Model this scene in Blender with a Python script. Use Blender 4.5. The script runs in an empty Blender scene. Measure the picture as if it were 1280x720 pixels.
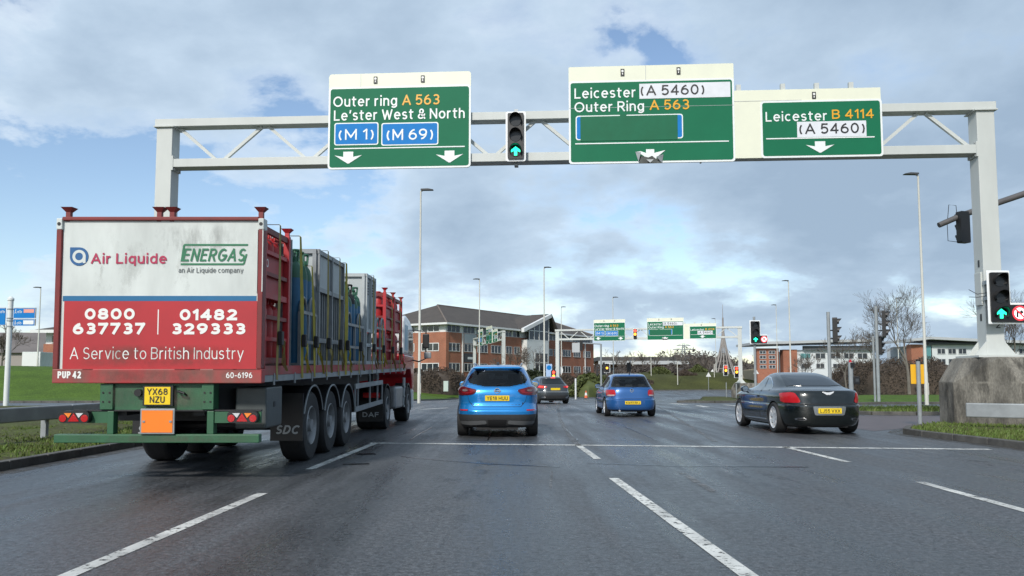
import bpy, bmesh, math, random
import numpy as np
from mathutils import Vector, Matrix, Euler
from mathutils.bvhtree import BVHTree
from mathutils.geometry import delaunay_2d_cdt
R = math.radians
PI = math.pi
scene = bpy.context.scene
col = scene.collection
random.seed(7)

# ------------------------------------------------------------------ camera
CH, F, PITCH, SHIFT = 1.25, 1000.0, math.atan(0.076), 38.0
cam = bpy.data.objects.new('camera', bpy.data.cameras.new('camera'))
col.objects.link(cam)
cam.location = (0, 0, CH)
cam.rotation_euler = (R(90) + PITCH, 0, 0)
cam.data.sensor_width = 36
cam.data.lens = F / 1280 * 36
cam.data.shift_y = SHIFT / 1280
cam.data.clip_start = 0.1
cam.data.clip_end = 4000
scene.camera = cam

# ------------------------------------------------------------------ sky, sun, exposure
SUN_EL, SUN_AZ = R(36), R(200)          # azimuth clockwise from +Y: behind the camera, a little to the left
world = bpy.data.worlds.new('World')
scene.world = world
world.use_nodes = True
wt = world.node_tree
wt.nodes.clear()

def wn(t, **kw):
    n = wt.nodes.new(t)
    for k, v in kw.items():
        if k in n.inputs and not hasattr(n, k):
            n.inputs[k].default_value = v
        else:
            setattr(n, k, v)
    return n
def wl(a, b): wt.links.new(a, b)
def wmath(op, a, b=None, clamp=False):
    n = wt.nodes.new('ShaderNodeMath'); n.operation = op; n.use_clamp = clamp
    for i, s in enumerate((a, b)):
        if s is None: continue
        if isinstance(s, (int, float)): n.inputs[i].default_value = s
        else: wl(s, n.inputs[i])
    return n.outputs[0]
def wramp(fac, stops):
    n = wt.nodes.new('ShaderNodeValToRGB')
    e = n.color_ramp.elements
    while len(e) < len(stops): e.new(0.5)
    for i, (p, c) in enumerate(stops):
        e[i].position = p; e[i].color = (*c, 1) if len(c) == 3 else c
    wl(fac, n.inputs[0])
    return n.outputs[0]
tc = wn('ShaderNodeTexCoord')
sep = wn('ShaderNodeSeparateXYZ'); wl(tc.outputs['Generated'], sep.inputs[0])
dx, dy, dz = sep.outputs
den = wmath('ADD', wmath('MAXIMUM', dz, 0.0), 0.32)
comb = wn('ShaderNodeCombineXYZ')
wl(wmath('DIVIDE', dx, den), comb.inputs[0]); wl(wmath('DIVIDE', dy, den), comb.inputs[1])
def wnoise(scale, detail, rough, dist, off):
    mp = wn('ShaderNodeMapping'); mp.inputs['Location'].default_value = off
    wl(comb.outputs[0], mp.inputs[0])
    n = wn('ShaderNodeTexNoise'); n.noise_dimensions = '3D'
    n.inputs['Scale'].default_value = scale; n.inputs['Detail'].default_value = detail
    n.inputs['Roughness'].default_value = rough; n.inputs['Distortion'].default_value = dist
    wl(mp.outputs[0], n.inputs['Vector'])
    return n.outputs['Fac']
n1 = wnoise(1.9, 10, 0.56, 0.12, (3.1, 1.7, 0.0))
n2 = wnoise(0.9, 6, 0.5, 0.2, (7.4, 2.2, 4.0))
n3 = wnoise(5.2, 9, 0.62, 0.2, (1.0, 9.0, 2.0))
low = wmath('SUBTRACT', 1.0, wmath('DIVIDE', dz, 0.13), True)      # thickening towards the horizon
cover = wmath('ADD', wmath('ADD', n1, wmath('MULTIPLY', dx, 0.18)), wmath('MULTIPLY', dz, 0.34))
cover = wmath('ADD', cover, wmath('MULTIPLY', wmath('SUBTRACT', n3, 0.5), 0.32))
cover = wmath('ADD', cover, wmath('MULTIPLY', wmath('SUBTRACT', n2, 0.5), 0.25))
cover = wmath('ADD', cover, wmath('MULTIPLY', low, 0.10))
mask = wramp(cover, [(0.475, (0, 0, 0)), (0.525, (0.6, 0.6, 0.6)), (0.60, (0.97, 0.97, 0.97))])
body = wmath('ADD', cover, wmath('MULTIPLY', wmath('SUBTRACT', n3, 0.5), -0.30))
body = wmath('SUBTRACT', body, wmath('MULTIPLY', low, 0.10))
body = wmath('ADD', wmath('SUBTRACT', body, wmath('MULTIPLY', dz, 0.14)), wmath('MULTIPLY', wmath('MAXIMUM', dx, -0.1), 0.14))
cloudcol = wramp(body, [(0.45, (0.58, 0.66, 0.74)), (0.53, (0.42, 0.52, 0.63)), (0.62, (0.345, 0.44, 0.55)), (0.76, (0.26, 0.345, 0.45))])
sky = wn('ShaderNodeTexSky')
sky.sky_type = 'NISHITA'; sky.sun_disc = False
sky.sun_elevation = SUN_EL; sky.sun_rotation = SUN_AZ
sky.air_density = 1.0; sky.dust_density = 0.6; sky.ozone_density = 1.2
bg1 = wn('ShaderNodeBackground'); wl(sky.outputs[0], bg1.inputs[0]); bg1.inputs[1].default_value = 0.115
bg2 = wn('ShaderNodeBackground'); wl(cloudcol, bg2.inputs[0]); bg2.inputs[1].default_value = 1.0
mx = wn('ShaderNodeMixShader'); wl(mask, mx.inputs[0]); wl(bg1.outputs[0], mx.inputs[1]); wl(bg2.outputs[0], mx.inputs[2])
wo = wn('ShaderNodeOutputWorld'); wl(mx.outputs[0], wo.inputs[0])

sl = bpy.data.lights.new('sun', 'SUN')
sl.energy = 2.6; sl.angle = R(6); sl.color = (1.0, 0.95, 0.88)
so = bpy.data.objects.new('sun', sl); col.objects.link(so)
sd = Vector((math.sin(SUN_AZ) * math.cos(SUN_EL), math.cos(SUN_AZ) * math.cos(SUN_EL), math.sin(SUN_EL)))
so.rotation_euler = sd.to_track_quat('Z', 'Y').to_euler()
so.location = (0, -20, 30)
vs = scene.view_settings
vs.view_transform = 'Standard'; vs.look = 'None'; vs.exposure = 0.48; vs.gamma = 1.0; vs.use_curve_mapping = False

# ------------------------------------------------------------------ measuring helpers
CA, SA = math.cos(PITCH), math.sin(PITCH)
def ray(px, py):
    a, b = (px - 640) / F, (360 - py + SHIFT) / F
    return Vector((a, CA - b * SA, SA + b * CA))
def pt(px, py, Y):
    """point at distance Y (metres ahead) that the photograph shows at this pixel"""
    d = ray(px, py)
    return Vector((0, 0, CH)) + d * (Y / d.y)
def gz(y):
    """lie of the land: the road dips a metre at the far gantry and rises again behind it"""
    if y < 34: return 0.0
    if y < 97:
        t = (y - 34) / 63; return -1.0 * t * t * (3 - 2 * t)
    if y < 108: return -1.0
    if y < 160:
        t = (y - 108) / 52; return -1.0 + 1.3 * t * t * (3 - 2 * t)
    return 0.3
def gp(px, py):
    d = ray(px, py); y = 5.0
    best = None
    while y < 300:
        p = Vector((0, 0, CH)) + d * (y / d.y)
        if p.z <= gz(y): return Vector((p.x, p.y, gz(y)))
        y += 0.02 if y < 30 else 0.1
    return Vector((d.x / d.y * 200, 200, gz(200)))

# ------------------------------------------------------------------ materials
MATS = {}
def mat(name, c, rough=0.5, metal=0.0, var=0.0, vscale=4.0, bump=0.0, bscale=40.0, coat=0.0, emit=0.0, spec=0.5, rvar=0.0, c2=None, stretch=(1, 1, 1), detail=5.0, sharp=0.2, fine=0.0):
    if name in MATS: return MATS[name]
    m = bpy.data.materials.new(name); m.use_nodes = True
    nt = m.node_tree; b = nt.nodes['Principled BSDF']
    b.inputs['Base Color'].default_value = (*c, 1)
    b.inputs['Roughness'].default_value = rough
    b.inputs['Metallic'].default_value = metal
    b.inputs['Specular IOR Level'].default_value = spec
    b.inputs['Coat Weight'].default_value = coat
    b.inputs['Coat Roughness'].default_value = 0.04
    if emit:
        b.inputs['Emission Color'].default_value = (*c, 1)
        b.inputs['Emission Strength'].default_value = emit
    if var or c2 or rvar or bump:
        tcn = nt.nodes.new('ShaderNodeTexCoord')
        mp = nt.nodes.new('ShaderNodeMapping'); mp.inputs['Scale'].default_value = stretch
        nt.links.new(tcn.outputs['Object'], mp.inputs[0])
    if var or c2 or rvar:
        nz = nt.nodes.new('ShaderNodeTexNoise'); nz.inputs['Scale'].default_value = vscale
        nz.inputs['Detail'].default_value = detail; nz.inputs['Roughness'].default_value = 0.62
        nt.links.new(mp.outputs[0], nz.inputs['Vector'])
        rp = nt.nodes.new('ShaderNodeValToRGB')
        rp.color_ramp.elements[0].position = 0.5 - sharp; rp.color_ramp.elements[1].position = 0.5 + sharp
        if c2 is None:
            lo = tuple(max(0, x * (1 - var)) for x in c); hi = tuple(min(1, x * (1 + var)) for x in c)
        else: lo, hi = c2, c
        rp.color_ramp.elements[0].color = (*lo, 1); rp.color_ramp.elements[1].color = (*hi, 1)
        nt.links.new(nz.outputs['Fac'], rp.inputs[0])
        out = rp.outputs[0]
        if fine:
            fn = nt.nodes.new('ShaderNodeTexNoise'); fn.inputs['Scale'].default_value = bscale; fn.inputs['Detail'].default_value = 2
            nt.links.new(mp.outputs[0], fn.inputs['Vector'])
            mr = nt.nodes.new('ShaderNodeMapRange'); mr.inputs[1].default_value = 0.3; mr.inputs[2].default_value = 0.7
            mr.inputs[3].default_value = 1 - fine; mr.inputs[4].default_value = 1 + fine
            nt.links.new(fn.outputs['Fac'], mr.inputs[0])
            mm = nt.nodes.new('ShaderNodeMix'); mm.data_type = 'RGBA'; mm.blend_type = 'MULTIPLY'; mm.inputs[0].default_value = 1
            nt.links.new(out, mm.inputs[6]); nt.links.new(mr.outputs[0], mm.inputs[7]); out = mm.outputs[2]
        nt.links.new(out, b.inputs['Base Color'])
        if rvar:
            mr = nt.nodes.new('ShaderNodeMapRange'); mr.inputs[1].default_value = 0.35; mr.inputs[2].default_value = 0.65
            mr.inputs[3].default_value = max(0.02, rough - rvar); mr.inputs[4].default_value = min(1, rough + rvar)
            nt.links.new(nz.outputs['Fac'], mr.inputs[0]); nt.links.new(mr.outputs[0], b.inputs['Roughness'])
    if bump:
        bn = nt.nodes.new('ShaderNodeTexNoise'); bn.inputs['Scale'].default_value = bscale; bn.inputs['Detail'].default_value = 4
        nt.links.new(mp.outputs[0], bn.inputs['Vector'])
        bp = nt.nodes.new('ShaderNodeBump'); bp.inputs['Strength'].default_value = bump; bp.inputs['Distance'].default_value = 0.02
        nt.links.new(bn.outputs['Fac'], bp.inputs['Height']); nt.links.new(bp.outputs[0], b.inputs['Normal'])
    MATS[name] = m
    return m

def asphalt():
    m = bpy.data.materials.new('wet asphalt'); m.use_nodes = True
    nt = m.node_tree; b = nt.nodes['Principled BSDF']; L = nt.links.new
    tcn = nt.nodes.new('ShaderNodeTexCoord')
    def noise(scale, stretch, detail=5, rough=0.6, off=(0, 0, 0)):
        mp = nt.nodes.new('ShaderNodeMapping'); mp.inputs['Scale'].default_value = stretch; mp.inputs['Location'].default_value = off
        L(tcn.outputs['Object'], mp.inputs[0])
        n = nt.nodes.new('ShaderNodeTexNoise'); n.inputs['Scale'].default_value = scale
        n.inputs['Detail'].default_value = detail; n.inputs['Roughness'].default_value = rough
        L(mp.outputs[0], n.inputs['Vector']); return n.outputs['Fac']
    def mth(op, a, c=None, clamp=False):
        n = nt.nodes.new('ShaderNodeMath'); n.operation = op; n.use_clamp = clamp
        for i, s in enumerate((a, c)):
            if s is None: continue
            if isinstance(s, (int, float)): n.inputs[i].default_value = s
            else: L(s, n.inputs[i])
        return n.outputs[0]
    def rng(x, a, c, lo, hi):
        n = nt.nodes.new('ShaderNodeMapRange'); L(x, n.inputs[0])
        for i, v in enumerate((a, c, lo, hi)): n.inputs[i + 1].default_value = v
        return n.outputs[0]
    streak = noise(1.0, (1.5, 0.10, 1), 6, 0.62)              # damp streaks along the lanes
    blot = noise(0.35, (1, 0.6, 1), 6, 0.65, (5, 2, 0))
    grit = noise(70, (1, 1, 1), 3, 0.7)
    grit2 = noise(22, (1, 1, 1), 3, 0.7, (3, 3, 1))
    lump = noise(9, (1, 1, 1), 4, 0.6, (9, 1, 1))
    sx_ = nt.nodes.new('ShaderNodeSeparateXYZ'); L(tcn.outputs['Object'], sx_.inputs[0])
    tr_ = nt.nodes.new('ShaderNodeValToRGB'); tr_.color_ramp.interpolation = 'EASE'
    el = tr_.color_ramp.elements
    st = [(-9.0, 0)]
    for xc in (-5.7, -4.1, -1.45, .15, 2.4, 4.0, 6.2, 7.8): st += [(xc - .45, 0), (xc, 1), (xc + .45, 0)]
    while len(el) < len(st): el.new(.5)
    for e, (px_, v_) in zip(el, st): e.position = (px_ + 9) / 18; e.color = (v_, v_, v_, 1)
    L(rng(sx_.outputs[0], -9, 9, 0, 1), tr_.inputs[0])
    wet = mth('ADD', mth('MULTIPLY', streak, 0.6), mth('MULTIPLY', blot, 0.4))
    wet = mth('SUBTRACT', mth('ADD', wet, 0.02), mth('MULTIPLY', tr_.outputs[0], 0.06))
    rp = nt.nodes.new('ShaderNodeValToRGB')
    rp.color_ramp.elements[0].position = 0.40; rp.color_ramp.elements[0].color = (0.035, 0.037, 0.041, 1)
    rp.color_ramp.elements[1].position = 0.62; rp.color_ramp.elements[1].color = (0.078, 0.082, 0.088, 1)
    L(wet, rp.inputs[0])
    g = mth('MULTIPLY', rng(grit, 0.32, 0.68, 0.20, 1.9), rng(grit2, 0.32, 0.68, 0.35, 1.65))
    mm = nt.nodes.new('ShaderNodeMix'); mm.data_type = 'RGBA'; mm.blend_type = 'MULTIPLY'; mm.inputs[0].default_value = 1
    L(rp.outputs[0], mm.inputs[6]); L(g, mm.inputs[7]); L(mm.outputs[2], b.inputs['Base Color'])
    rr = mth('ADD', rng(wet, 0.40, 0.60, 0.18, 0.58), rng(lump, 0.3, 0.7, -0.07, 0.07))
    L(rr, b.inputs['Roughness'])
    b.inputs['Specular IOR Level'].default_value = 0.58
    h = mth('ADD', mth('ADD', mth('MULTIPLY', grit, 0.5), mth('MULTIPLY', grit2, 0.8)), mth('MULTIPLY', lump, 0.9))
    bp = nt.nodes.new('ShaderNodeBump'); bp.inputs['Strength'].default_value = 0.8; bp.inputs['Distance'].default_value = 0.014
    L(h, bp.inputs['Height']); L(bp.outputs[0], b.inputs['Normal'])
    return m

def wornmat(name, c, c2, lo, hi, scale=7.0, rough=.6, stretch=(1, 1, 1), fade=0, fade_flat=False):
    """paint or dirt with gaps worn through to the road below"""
    m = bpy.data.materials.new(name); m.use_nodes = True; nt = m.node_tree; L = nt.links.new
    b = nt.nodes['Principled BSDF']; out = nt.nodes['Material Output']; b.inputs['Roughness'].default_value = rough
    tcn = nt.nodes.new('ShaderNodeTexCoord'); mp = nt.nodes.new('ShaderNodeMapping'); mp.inputs['Scale'].default_value = stretch; L(tcn.outputs['Object'], mp.inputs[0])
    a = nt.nodes.new('ShaderNodeTexNoise'); a.inputs['Scale'].default_value = scale; a.inputs['Detail'].default_value = 9; a.inputs['Roughness'].default_value = .75; L(mp.outputs[0], a.inputs['Vector'])
    d = nt.nodes.new('ShaderNodeTexNoise'); d.inputs['Scale'].default_value = 1.7; d.inputs['Detail'].default_value = 6; L(mp.outputs[0], d.inputs['Vector'])
    r1 = nt.nodes.new('ShaderNodeMapRange'); r1.inputs[1].default_value = lo; r1.inputs[2].default_value = hi; L(a.outputs['Fac'], r1.inputs[0])
    alpha = r1.outputs[0]
    if fade:
        sp = nt.nodes.new('ShaderNodeSeparateXYZ'); L(tcn.outputs['Generated'], sp.inputs[0])
        for k in ((0, 1) if fade_flat else (0, 2)):
            pp = nt.nodes.new('ShaderNodeMath'); pp.operation = 'PINGPONG'; pp.inputs[1].default_value = .5; L(sp.outputs[k], pp.inputs[0])
            mm = nt.nodes.new('ShaderNodeMath'); mm.operation = 'MULTIPLY'; mm.inputs[1].default_value = fade; mm.use_clamp = True; L(pp.outputs[0], mm.inputs[0])
            ml = nt.nodes.new('ShaderNodeMath'); ml.operation = 'MULTIPLY'; L(alpha, ml.inputs[0]); L(mm.outputs[0], ml.inputs[1]); alpha = ml.outputs[0]
    r2 = nt.nodes.new('ShaderNodeValToRGB'); r2.color_ramp.elements[0].position = .35; r2.color_ramp.elements[1].position = .6
    r2.color_ramp.elements[0].color = (*c2, 1); r2.color_ramp.elements[1].color = (*c, 1); L(d.outputs['Fac'], r2.inputs[0]); L(r2.outputs[0], b.inputs['Base Color'])
    t = nt.nodes.new('ShaderNodeBsdfTransparent'); mx_ = nt.nodes.new('ShaderNodeMixShader')
    L(alpha, mx_.inputs[0]); L(t.outputs[0], mx_.inputs[1]); L(b.outputs[0], mx_.inputs[2]); L(mx_.outputs[0], out.inputs[0])
    MATS[name] = m; return m
def brickmat(name, c, c2, mortar, scale=1.0, bw=0.225, bh=0.075):
    m = bpy.data.materials.new(name); m.use_nodes = True
    nt = m.node_tree; b = nt.nodes['Principled BSDF']; L = nt.links.new
    tcn = nt.nodes.new('ShaderNodeTexCoord')
    sp = nt.nodes.new('ShaderNodeSeparateXYZ'); L(tcn.outputs['Object'], sp.inputs[0])
    ad = nt.nodes.new('ShaderNodeMath'); ad.operation = 'ADD'; L(sp.outputs[0], ad.inputs[0]); L(sp.outputs[1], ad.inputs[1])
    cb = nt.nodes.new('ShaderNodeCombineXYZ'); L(ad.outputs[0], cb.inputs[0]); L(sp.outputs[2], cb.inputs[1])
    br = nt.nodes.new('ShaderNodeTexBrick'); L(cb.outputs[0], br.inputs['Vector'])
    br.inputs['Scale'].default_value = scale; br.inputs['Brick Width'].default_value = bw; br.inputs['Row Height'].default_value = bh
    br.inputs['Mortar Size'].default_value = 0.008
    br.inputs['Color1'].default_value = (*c, 1); br.inputs['Color2'].default_value = (*c2, 1); br.inputs['Mortar'].default_value = (*mortar, 1)
    nz = nt.nodes.new('ShaderNodeTexNoise'); nz.inputs['Scale'].default_value = 0.35; nz.inputs['Detail'].default_value = 5
    L(tcn.outputs['Object'], nz.inputs['Vector'])
    mr = nt.nodes.new('ShaderNodeMapRange'); mr.inputs[1].default_value = 0.3; mr.inputs[2].default_value = 0.7; mr.inputs[3].default_value = 0.8; mr.inputs[4].default_value = 1.2
    L(nz.outputs['Fac'], mr.inputs[0])
    mm = nt.nodes.new('ShaderNodeMix'); mm.data_type = 'RGBA'; mm.blend_type = 'MULTIPLY'; mm.inputs[0].default_value = 1
    L(br.outputs['Color'], mm.inputs[6]); L(mr.outputs[0], mm.inputs[7]); L(mm.outputs[2], b.inputs['Base Color'])
    b.inputs['Roughness'].default_value = 0.85
    MATS[name] = m
    return m

M = dict(
    road=asphalt(),
    line=wornmat('worn white road paint', (0.66, 0.66, 0.62), (0.40, 0.40, 0.38), .40, .47, 9),
    faint=wornmat('ghost road paint', (0.22, 0.225, 0.23), (0.12, 0.12, 0.12), .44, .60, 5),
    gutter=wornmat('gutter silt', (0.075, 0.064, 0.048), (0.045, 0.040, 0.032), .40, .66, 4),
    stain=wornmat('concrete stain', (0.050, 0.046, 0.040), (0.026, 0.024, 0.020), .49, .74, 1.7, .9, (1.3, 1.3, .28)),
    grime=wornmat('grey grime', (0.30, 0.30, 0.28), (0.20, 0.20, 0.19), .50, .98, 3.0, .8, (1, 1, .30), 3.5),
    spray=wornmat('brown road spray', (0.16, 0.12, 0.10), (0.10, 0.08, 0.065), .40, .95, 2.2, .9, (.8, 1, .6), 4),
    tyremark=wornmat('polished wheel track', (0.055, 0.057, 0.060), (0.085, 0.087, 0.09), .42, .78, 2.2, .33, (1, .12, 1)),
    kerb=mat('dark kerb stone', (0.085, 0.082, 0.075), 0.75, var=0.4, vscale=3, bump=0.4, bscale=25),
    footway=mat('footway tarmac', (0.085, 0.075, 0.072), 0.55, var=0.25, vscale=2, bump=0.3, bscale=50),
    redtar=mat('reddish wet tarmac', (0.085, 0.055, 0.05), 0.42, var=0.25, vscale=2, bump=0.3, bscale=50),
    grass=mat('rough grass turf', (0.085, 0.110, 0.028), 0.9, c2=(0.060, 0.052, 0.028), vscale=1.3, detail=10, sharp=0.22, bump=1.0, bscale=14, fine=0.45, spec=0.15),
    brightgrass=mat('grass turf with painted sun', (0.090, 0.155, 0.022), 0.9, c2=(0.050, 0.088, 0.016), vscale=0.5, detail=10, sharp=0.25, bump=1.0, bscale=12, fine=0.4, spec=0.15),  # sunlight on the distant banks is put into this brighter green
    dullgrass=mat('olive winter grass', (0.075, 0.082, 0.025), 0.9, c2=(0.042, 0.045, 0.016), vscale=0.25, detail=10, sharp=0.2, bump=1.0, bscale=8, fine=0.35, spec=0.15),
    blade=mat('grass blades', (0.105, 0.190, 0.035), 0.6, c2=(0.120, 0.125, 0.045), vscale=6, detail=8, sharp=0.20, spec=0.25),
    gantry=mat('pale grey gantry paint', (0.56, 0.585, 0.56), 0.5, c2=(0.45, 0.47, 0.45), vscale=1.3, detail=9, sharp=0.3, stretch=(1, 1, 0.4)),
    cream=mat('cream sign backing', (0.76, 0.77, 0.61), 0.45, c2=(0.66, 0.67, 0.55), vscale=1.2, sharp=0.3, detail=8),
    green=mat('green sign sheeting', (0.003, 0.150, 0.070), 0.6, spec=.25, c2=(0.002, 0.120, 0.056), vscale=1.0, sharp=0.35, detail=7),
    green2=mat('green patch sheeting', (0.010, 0.140, 0.070), 0.6, spec=.25, c2=(0.010, 0.105, 0.050), vscale=2.0, sharp=0.35),
    white=mat('white sign sheeting', (0.74, 0.77, 0.76), 0.4, var=0.05),
    patchw=mat('white sign patch', (0.66, 0.68, 0.72), 0.4, var=0.06),
    orange=mat('amber sign lettering', (0.72, 0.36, 0.015), 0.4),
    blue=mat('blue sign sheeting', (0.003, 0.175, 0.50), 0.6, spec=.25, var=0.06),
    black=mat('black plastic', (0.012, 0.012, 0.013), 0.45),
    ink=mat('black lettering', (0.02, 0.02, 0.022), 0.5),
    rubber=mat('tyre rubber', (0.016, 0.016, 0.017), 0.75, var=0.3, vscale=20),
    under=mat('underbody black', (0.010, 0.010, 0.011), 0.7),
    galv=mat('galvanised steel', (0.36, 0.38, 0.39), 0.5, metal=0.35, var=0.15, vscale=5, rvar=0.1),
    lampgrey=mat('pale grey lamp post', (0.50, 0.50, 0.45), 0.55, var=0.08, vscale=2),
    dlamp=mat('dark lantern', (0.06, 0.065, 0.07), 0.5),
    polegrey=mat('grey signal post paint', (0.26, 0.285, 0.295), 0.5, var=0.15, vscale=3),
    conc=mat('weathered concrete', (0.25, 0.235, 0.20), 0.9, c2=(0.085, 0.079, 0.068), vscale=1.9, detail=12, sharp=0.16, stretch=(1, 1, .45), bump=0.6, bscale=30, fine=0.18),
    rail=mat('dull grey guard rail', (0.27, 0.29, 0.30), 0.55, metal=0.3, var=0.2, vscale=2, detail=8),
    chrome=mat('chrome', (0.75, 0.76, 0.78), 0.12, metal=1.0),
    glass=mat('dark car glass', (0.010, 0.013, 0.015), 0.04, spec=0.5, coat=0.0),
    yplate=mat('yellow number plate', (0.78, 0.55, 0.015), 0.35),
    wplate=mat('white plate', (0.75, 0.75, 0.72), 0.35),
)
# ------------------------------------------------------------------ mesh helpers
class MB:
    def __init__(s): s.v = []; s.f = []
    def add(s, vs_, fs):
        o = len(s.v); s.v += [tuple(p) for p in vs_]; s.f += [tuple(i + o for i in f) for f in fs]; return s
    def box(s, x0, x1, y0, y1, z0, z1):
        return s.add([(x, y, z) for x in (x0, x1) for y in (y0, y1) for z in (z0, z1)],
                     [(0, 1, 3, 2), (4, 6, 7, 5), (0, 4, 5, 1), (2, 3, 7, 6), (0, 2, 6, 4), (1, 5, 7, 3)])
    def beam(s, p, q, w, h=None, up=(0, 0, 1)):
        h = h or w; p, q = Vector(p), Vector(q); d = (q - p).normalized(); u = Vector(up)
        if abs(d.dot(u)) > 0.98: u = Vector((0, 1, 0))
        a = d.cross(u).normalized() * (w / 2); b = a.cross(d).normalized() * (h / 2)
        vs_ = [e + i * a + j * b for e in (p, q) for i, j in ((-1, -1), (1, -1), (1, 1), (-1, 1))]
        return s.add(vs_, [(0, 1, 2, 3), (4, 7, 6, 5), (0, 4, 5, 1), (1, 5, 6, 2), (2, 6, 7, 3), (3, 7, 4, 0)])
    def tube(s, pts, r, n=8, cap=True):
        pts = [Vector(p) for p in pts]; k = len(pts)
        rs = r if isinstance(r, (list, tuple)) else [r] * k
        vs_, fs = [], []; u = None
        for i, p in enumerate(pts):
            d = (pts[min(i + 1, k - 1)] - pts[max(i - 1, 0)]).normalized()
            if u is None:
                u = Vector((0, 0, 1)) if abs(d.z) < 0.9 else Vector((1, 0, 0))
            u = (u - d * u.dot(d)).normalized(); w = d.cross(u)
            for j in range(n):
                a = 2 * PI * j / n
                vs_.append(p + (u * math.cos(a) + w * math.sin(a)) * rs[i])
        for i in range(k - 1):
            for j in range(n):
                fs.append((i * n + j, i * n + (j + 1) % n, (i + 1) * n + (j + 1) % n, (i + 1) * n + j))
        if cap:
            fs.append(tuple(range(n))[::-1]); fs.append(tuple((k - 1) * n + j for j in range(n)))
        return s.add(vs_, fs)
    def cyl(s, p, q, r0, r1=None, n=14): return s.tube([p, q], [r0, r0 if r1 is None else r1], n)
    def extr(s, poly, a0, a1, axis='y'):
        """prism: poly in (x,z) swept along y, or (y,z) swept along x, or (x,y) swept along z"""
        k = len(poly)
        def P(u, w, a): return (u, a, w) if axis == 'y' else ((a, u, w) if axis == 'x' else (u, w, a))
        return s.add([P(u, w, a0) for u, w in poly] + [P(u, w, a1) for u, w in poly],
                     [tuple(range(k)), tuple(range(2 * k - 1, k - 1, -1))] + [(i, (i + 1) % k, k + (i + 1) % k, k + i) for i in range(k)])
    def lathe(s, prof, c=(0, 0, 0), axis='z', n=24, a0=0.0, a1=2 * PI):
        c = Vector(c); full = abs(a1 - a0 - 2 * PI) < 1e-6; k = len(prof); m = n if full else n + 1
        vs_, fs = [], []
        for i in range(m):
            a = a0 + (a1 - a0) * i / n; ca, sa = math.cos(a), math.sin(a)
            for r, h in prof:
                o = {'z': (r * ca, r * sa, h), 'x': (h, r * ca, r * sa), 'y': (r * ca, h, r * sa)}[axis]
                vs_.append(c + Vector(o))
        for i in range(n):
            for j in range(k - 1):
                a, b = i * k + j, ((i + 1) % m) * k + j
                fs.append((a, b, b + 1, a + 1))
        return s.add(vs_, fs)
    def quad(s, a, b, c, d): return s.add([a, b, c, d], [(0, 1, 2, 3)])
    def xf(s, m):
        s.v = [tuple(m @ Vector(p)) for p in s.v]; return s
    def build(s, name, m, parent=None, smooth=False, bevel=0.0, recalc=True, seg=2):
        me = bpy.data.meshes.new(name)
        me.from_pydata(s.v, [], s.f)
        if recalc:
            bm = bmesh.new(); bm.from_mesh(me); bmesh.ops.recalc_face_normals(bm, faces=bm.faces); bm.to_mesh(me); bm.free()
        return link(name, me, m, parent, smooth, bevel, seg)
def link(name, me, m, parent=None, smooth=False, bevel=0.0, seg=2):
    o = bpy.data.objects.new(name, me); col.objects.link(o)
    if m is not None and not me.materials: me.materials.append(m)
    if smooth is True: me.shade_smooth()
    elif smooth: me.set_sharp_from_angle(angle=R(smooth))
    if bevel:
        b = o.modifiers.new('bevel', 'BEVEL'); b.width = bevel; b.segments = seg; b.limit_method = 'ANGLE'; b.angle_limit = R(40)
        b.harden_normals = False
    if parent is not None: o.parent = parent
    return o
def smooth30(o, a=35):
    me = o.data; me.shade_smooth(); me.set_sharp_from_angle(angle=R(a)); return o
def tag(o, label=None, cat=None, group=None, kind=None):
    if label: o['label'] = label
    if cat: o['category'] = cat
    if group: o['group'] = group
    if kind: o['kind'] = kind
    return o
def thing(name, label, cat, loc=(0, 0, 0), rz=0.0, group=None):
    o = bpy.data.objects.new(name, None); col.objects.link(o); o.empty_display_size = 0.2
    o.location = loc; o.rotation_euler = (0, 0, rz)
    return tag(o, label, cat, group)
def structure(o): o['kind'] = 'structure'; return o
def copy_tree(o, parent=None):
    c = o.copy(); col.objects.link(c); c.parent = parent
    for ch in o.children: copy_tree(ch, c)
    return c
def rrect(x0, x1, z0, z1, r, n=4):
    out = []
    for cx, cz, a in ((x1 - r, z1 - r, 0), (x0 + r, z1 - r, 90), (x0 + r, z0 + r, 180), (x1 - r, z0 + r, 270)):
        for i in range(n + 1):
            t = R(a + 90 * i / n); out.append((cx + r * math.cos(t), cz + r * math.sin(t)))
    return out
def disc(cx, cz, r, n=20): return [(cx + r * math.cos(2 * PI * i / n), cz + r * math.sin(2 * PI * i / n)) for i in range(n)]
def ring(mb, cx, cz, r0, r1, y0, y1, n=28):
    for i in range(n):
        a, b = 2 * PI * i / n, 2 * PI * (i + 1) / n
        mb.extr([(cx + r0 * math.cos(a), cz + r0 * math.sin(a)), (cx + r1 * math.cos(a), cz + r1 * math.sin(a)),
                 (cx + r1 * math.cos(b), cz + r1 * math.sin(b)), (cx + r0 * math.cos(b), cz + r0 * math.sin(b))], y0, y1)
def chaikin(poly, k=2):
    """the outline with its corners rounded off (radius grows with k)"""
    r = .045 * k; out = []; n = len(poly)
    for i in range(n):
        p, a, b = Vector(poly[i]), Vector(poly[i - 1]), Vector(poly[(i + 1) % n])
        da, db = (a - p), (b - p)
        q0 = p + da.normalized() * min(r, da.length * .42); q1 = p + db.normalized() * min(r, db.length * .42)
        for t in (0, .25, .5, .75, 1): out.append(tuple(q0 * (1 - t) ** 2 + p * 2 * t * (1 - t) + q1 * t * t))
    return out
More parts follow.
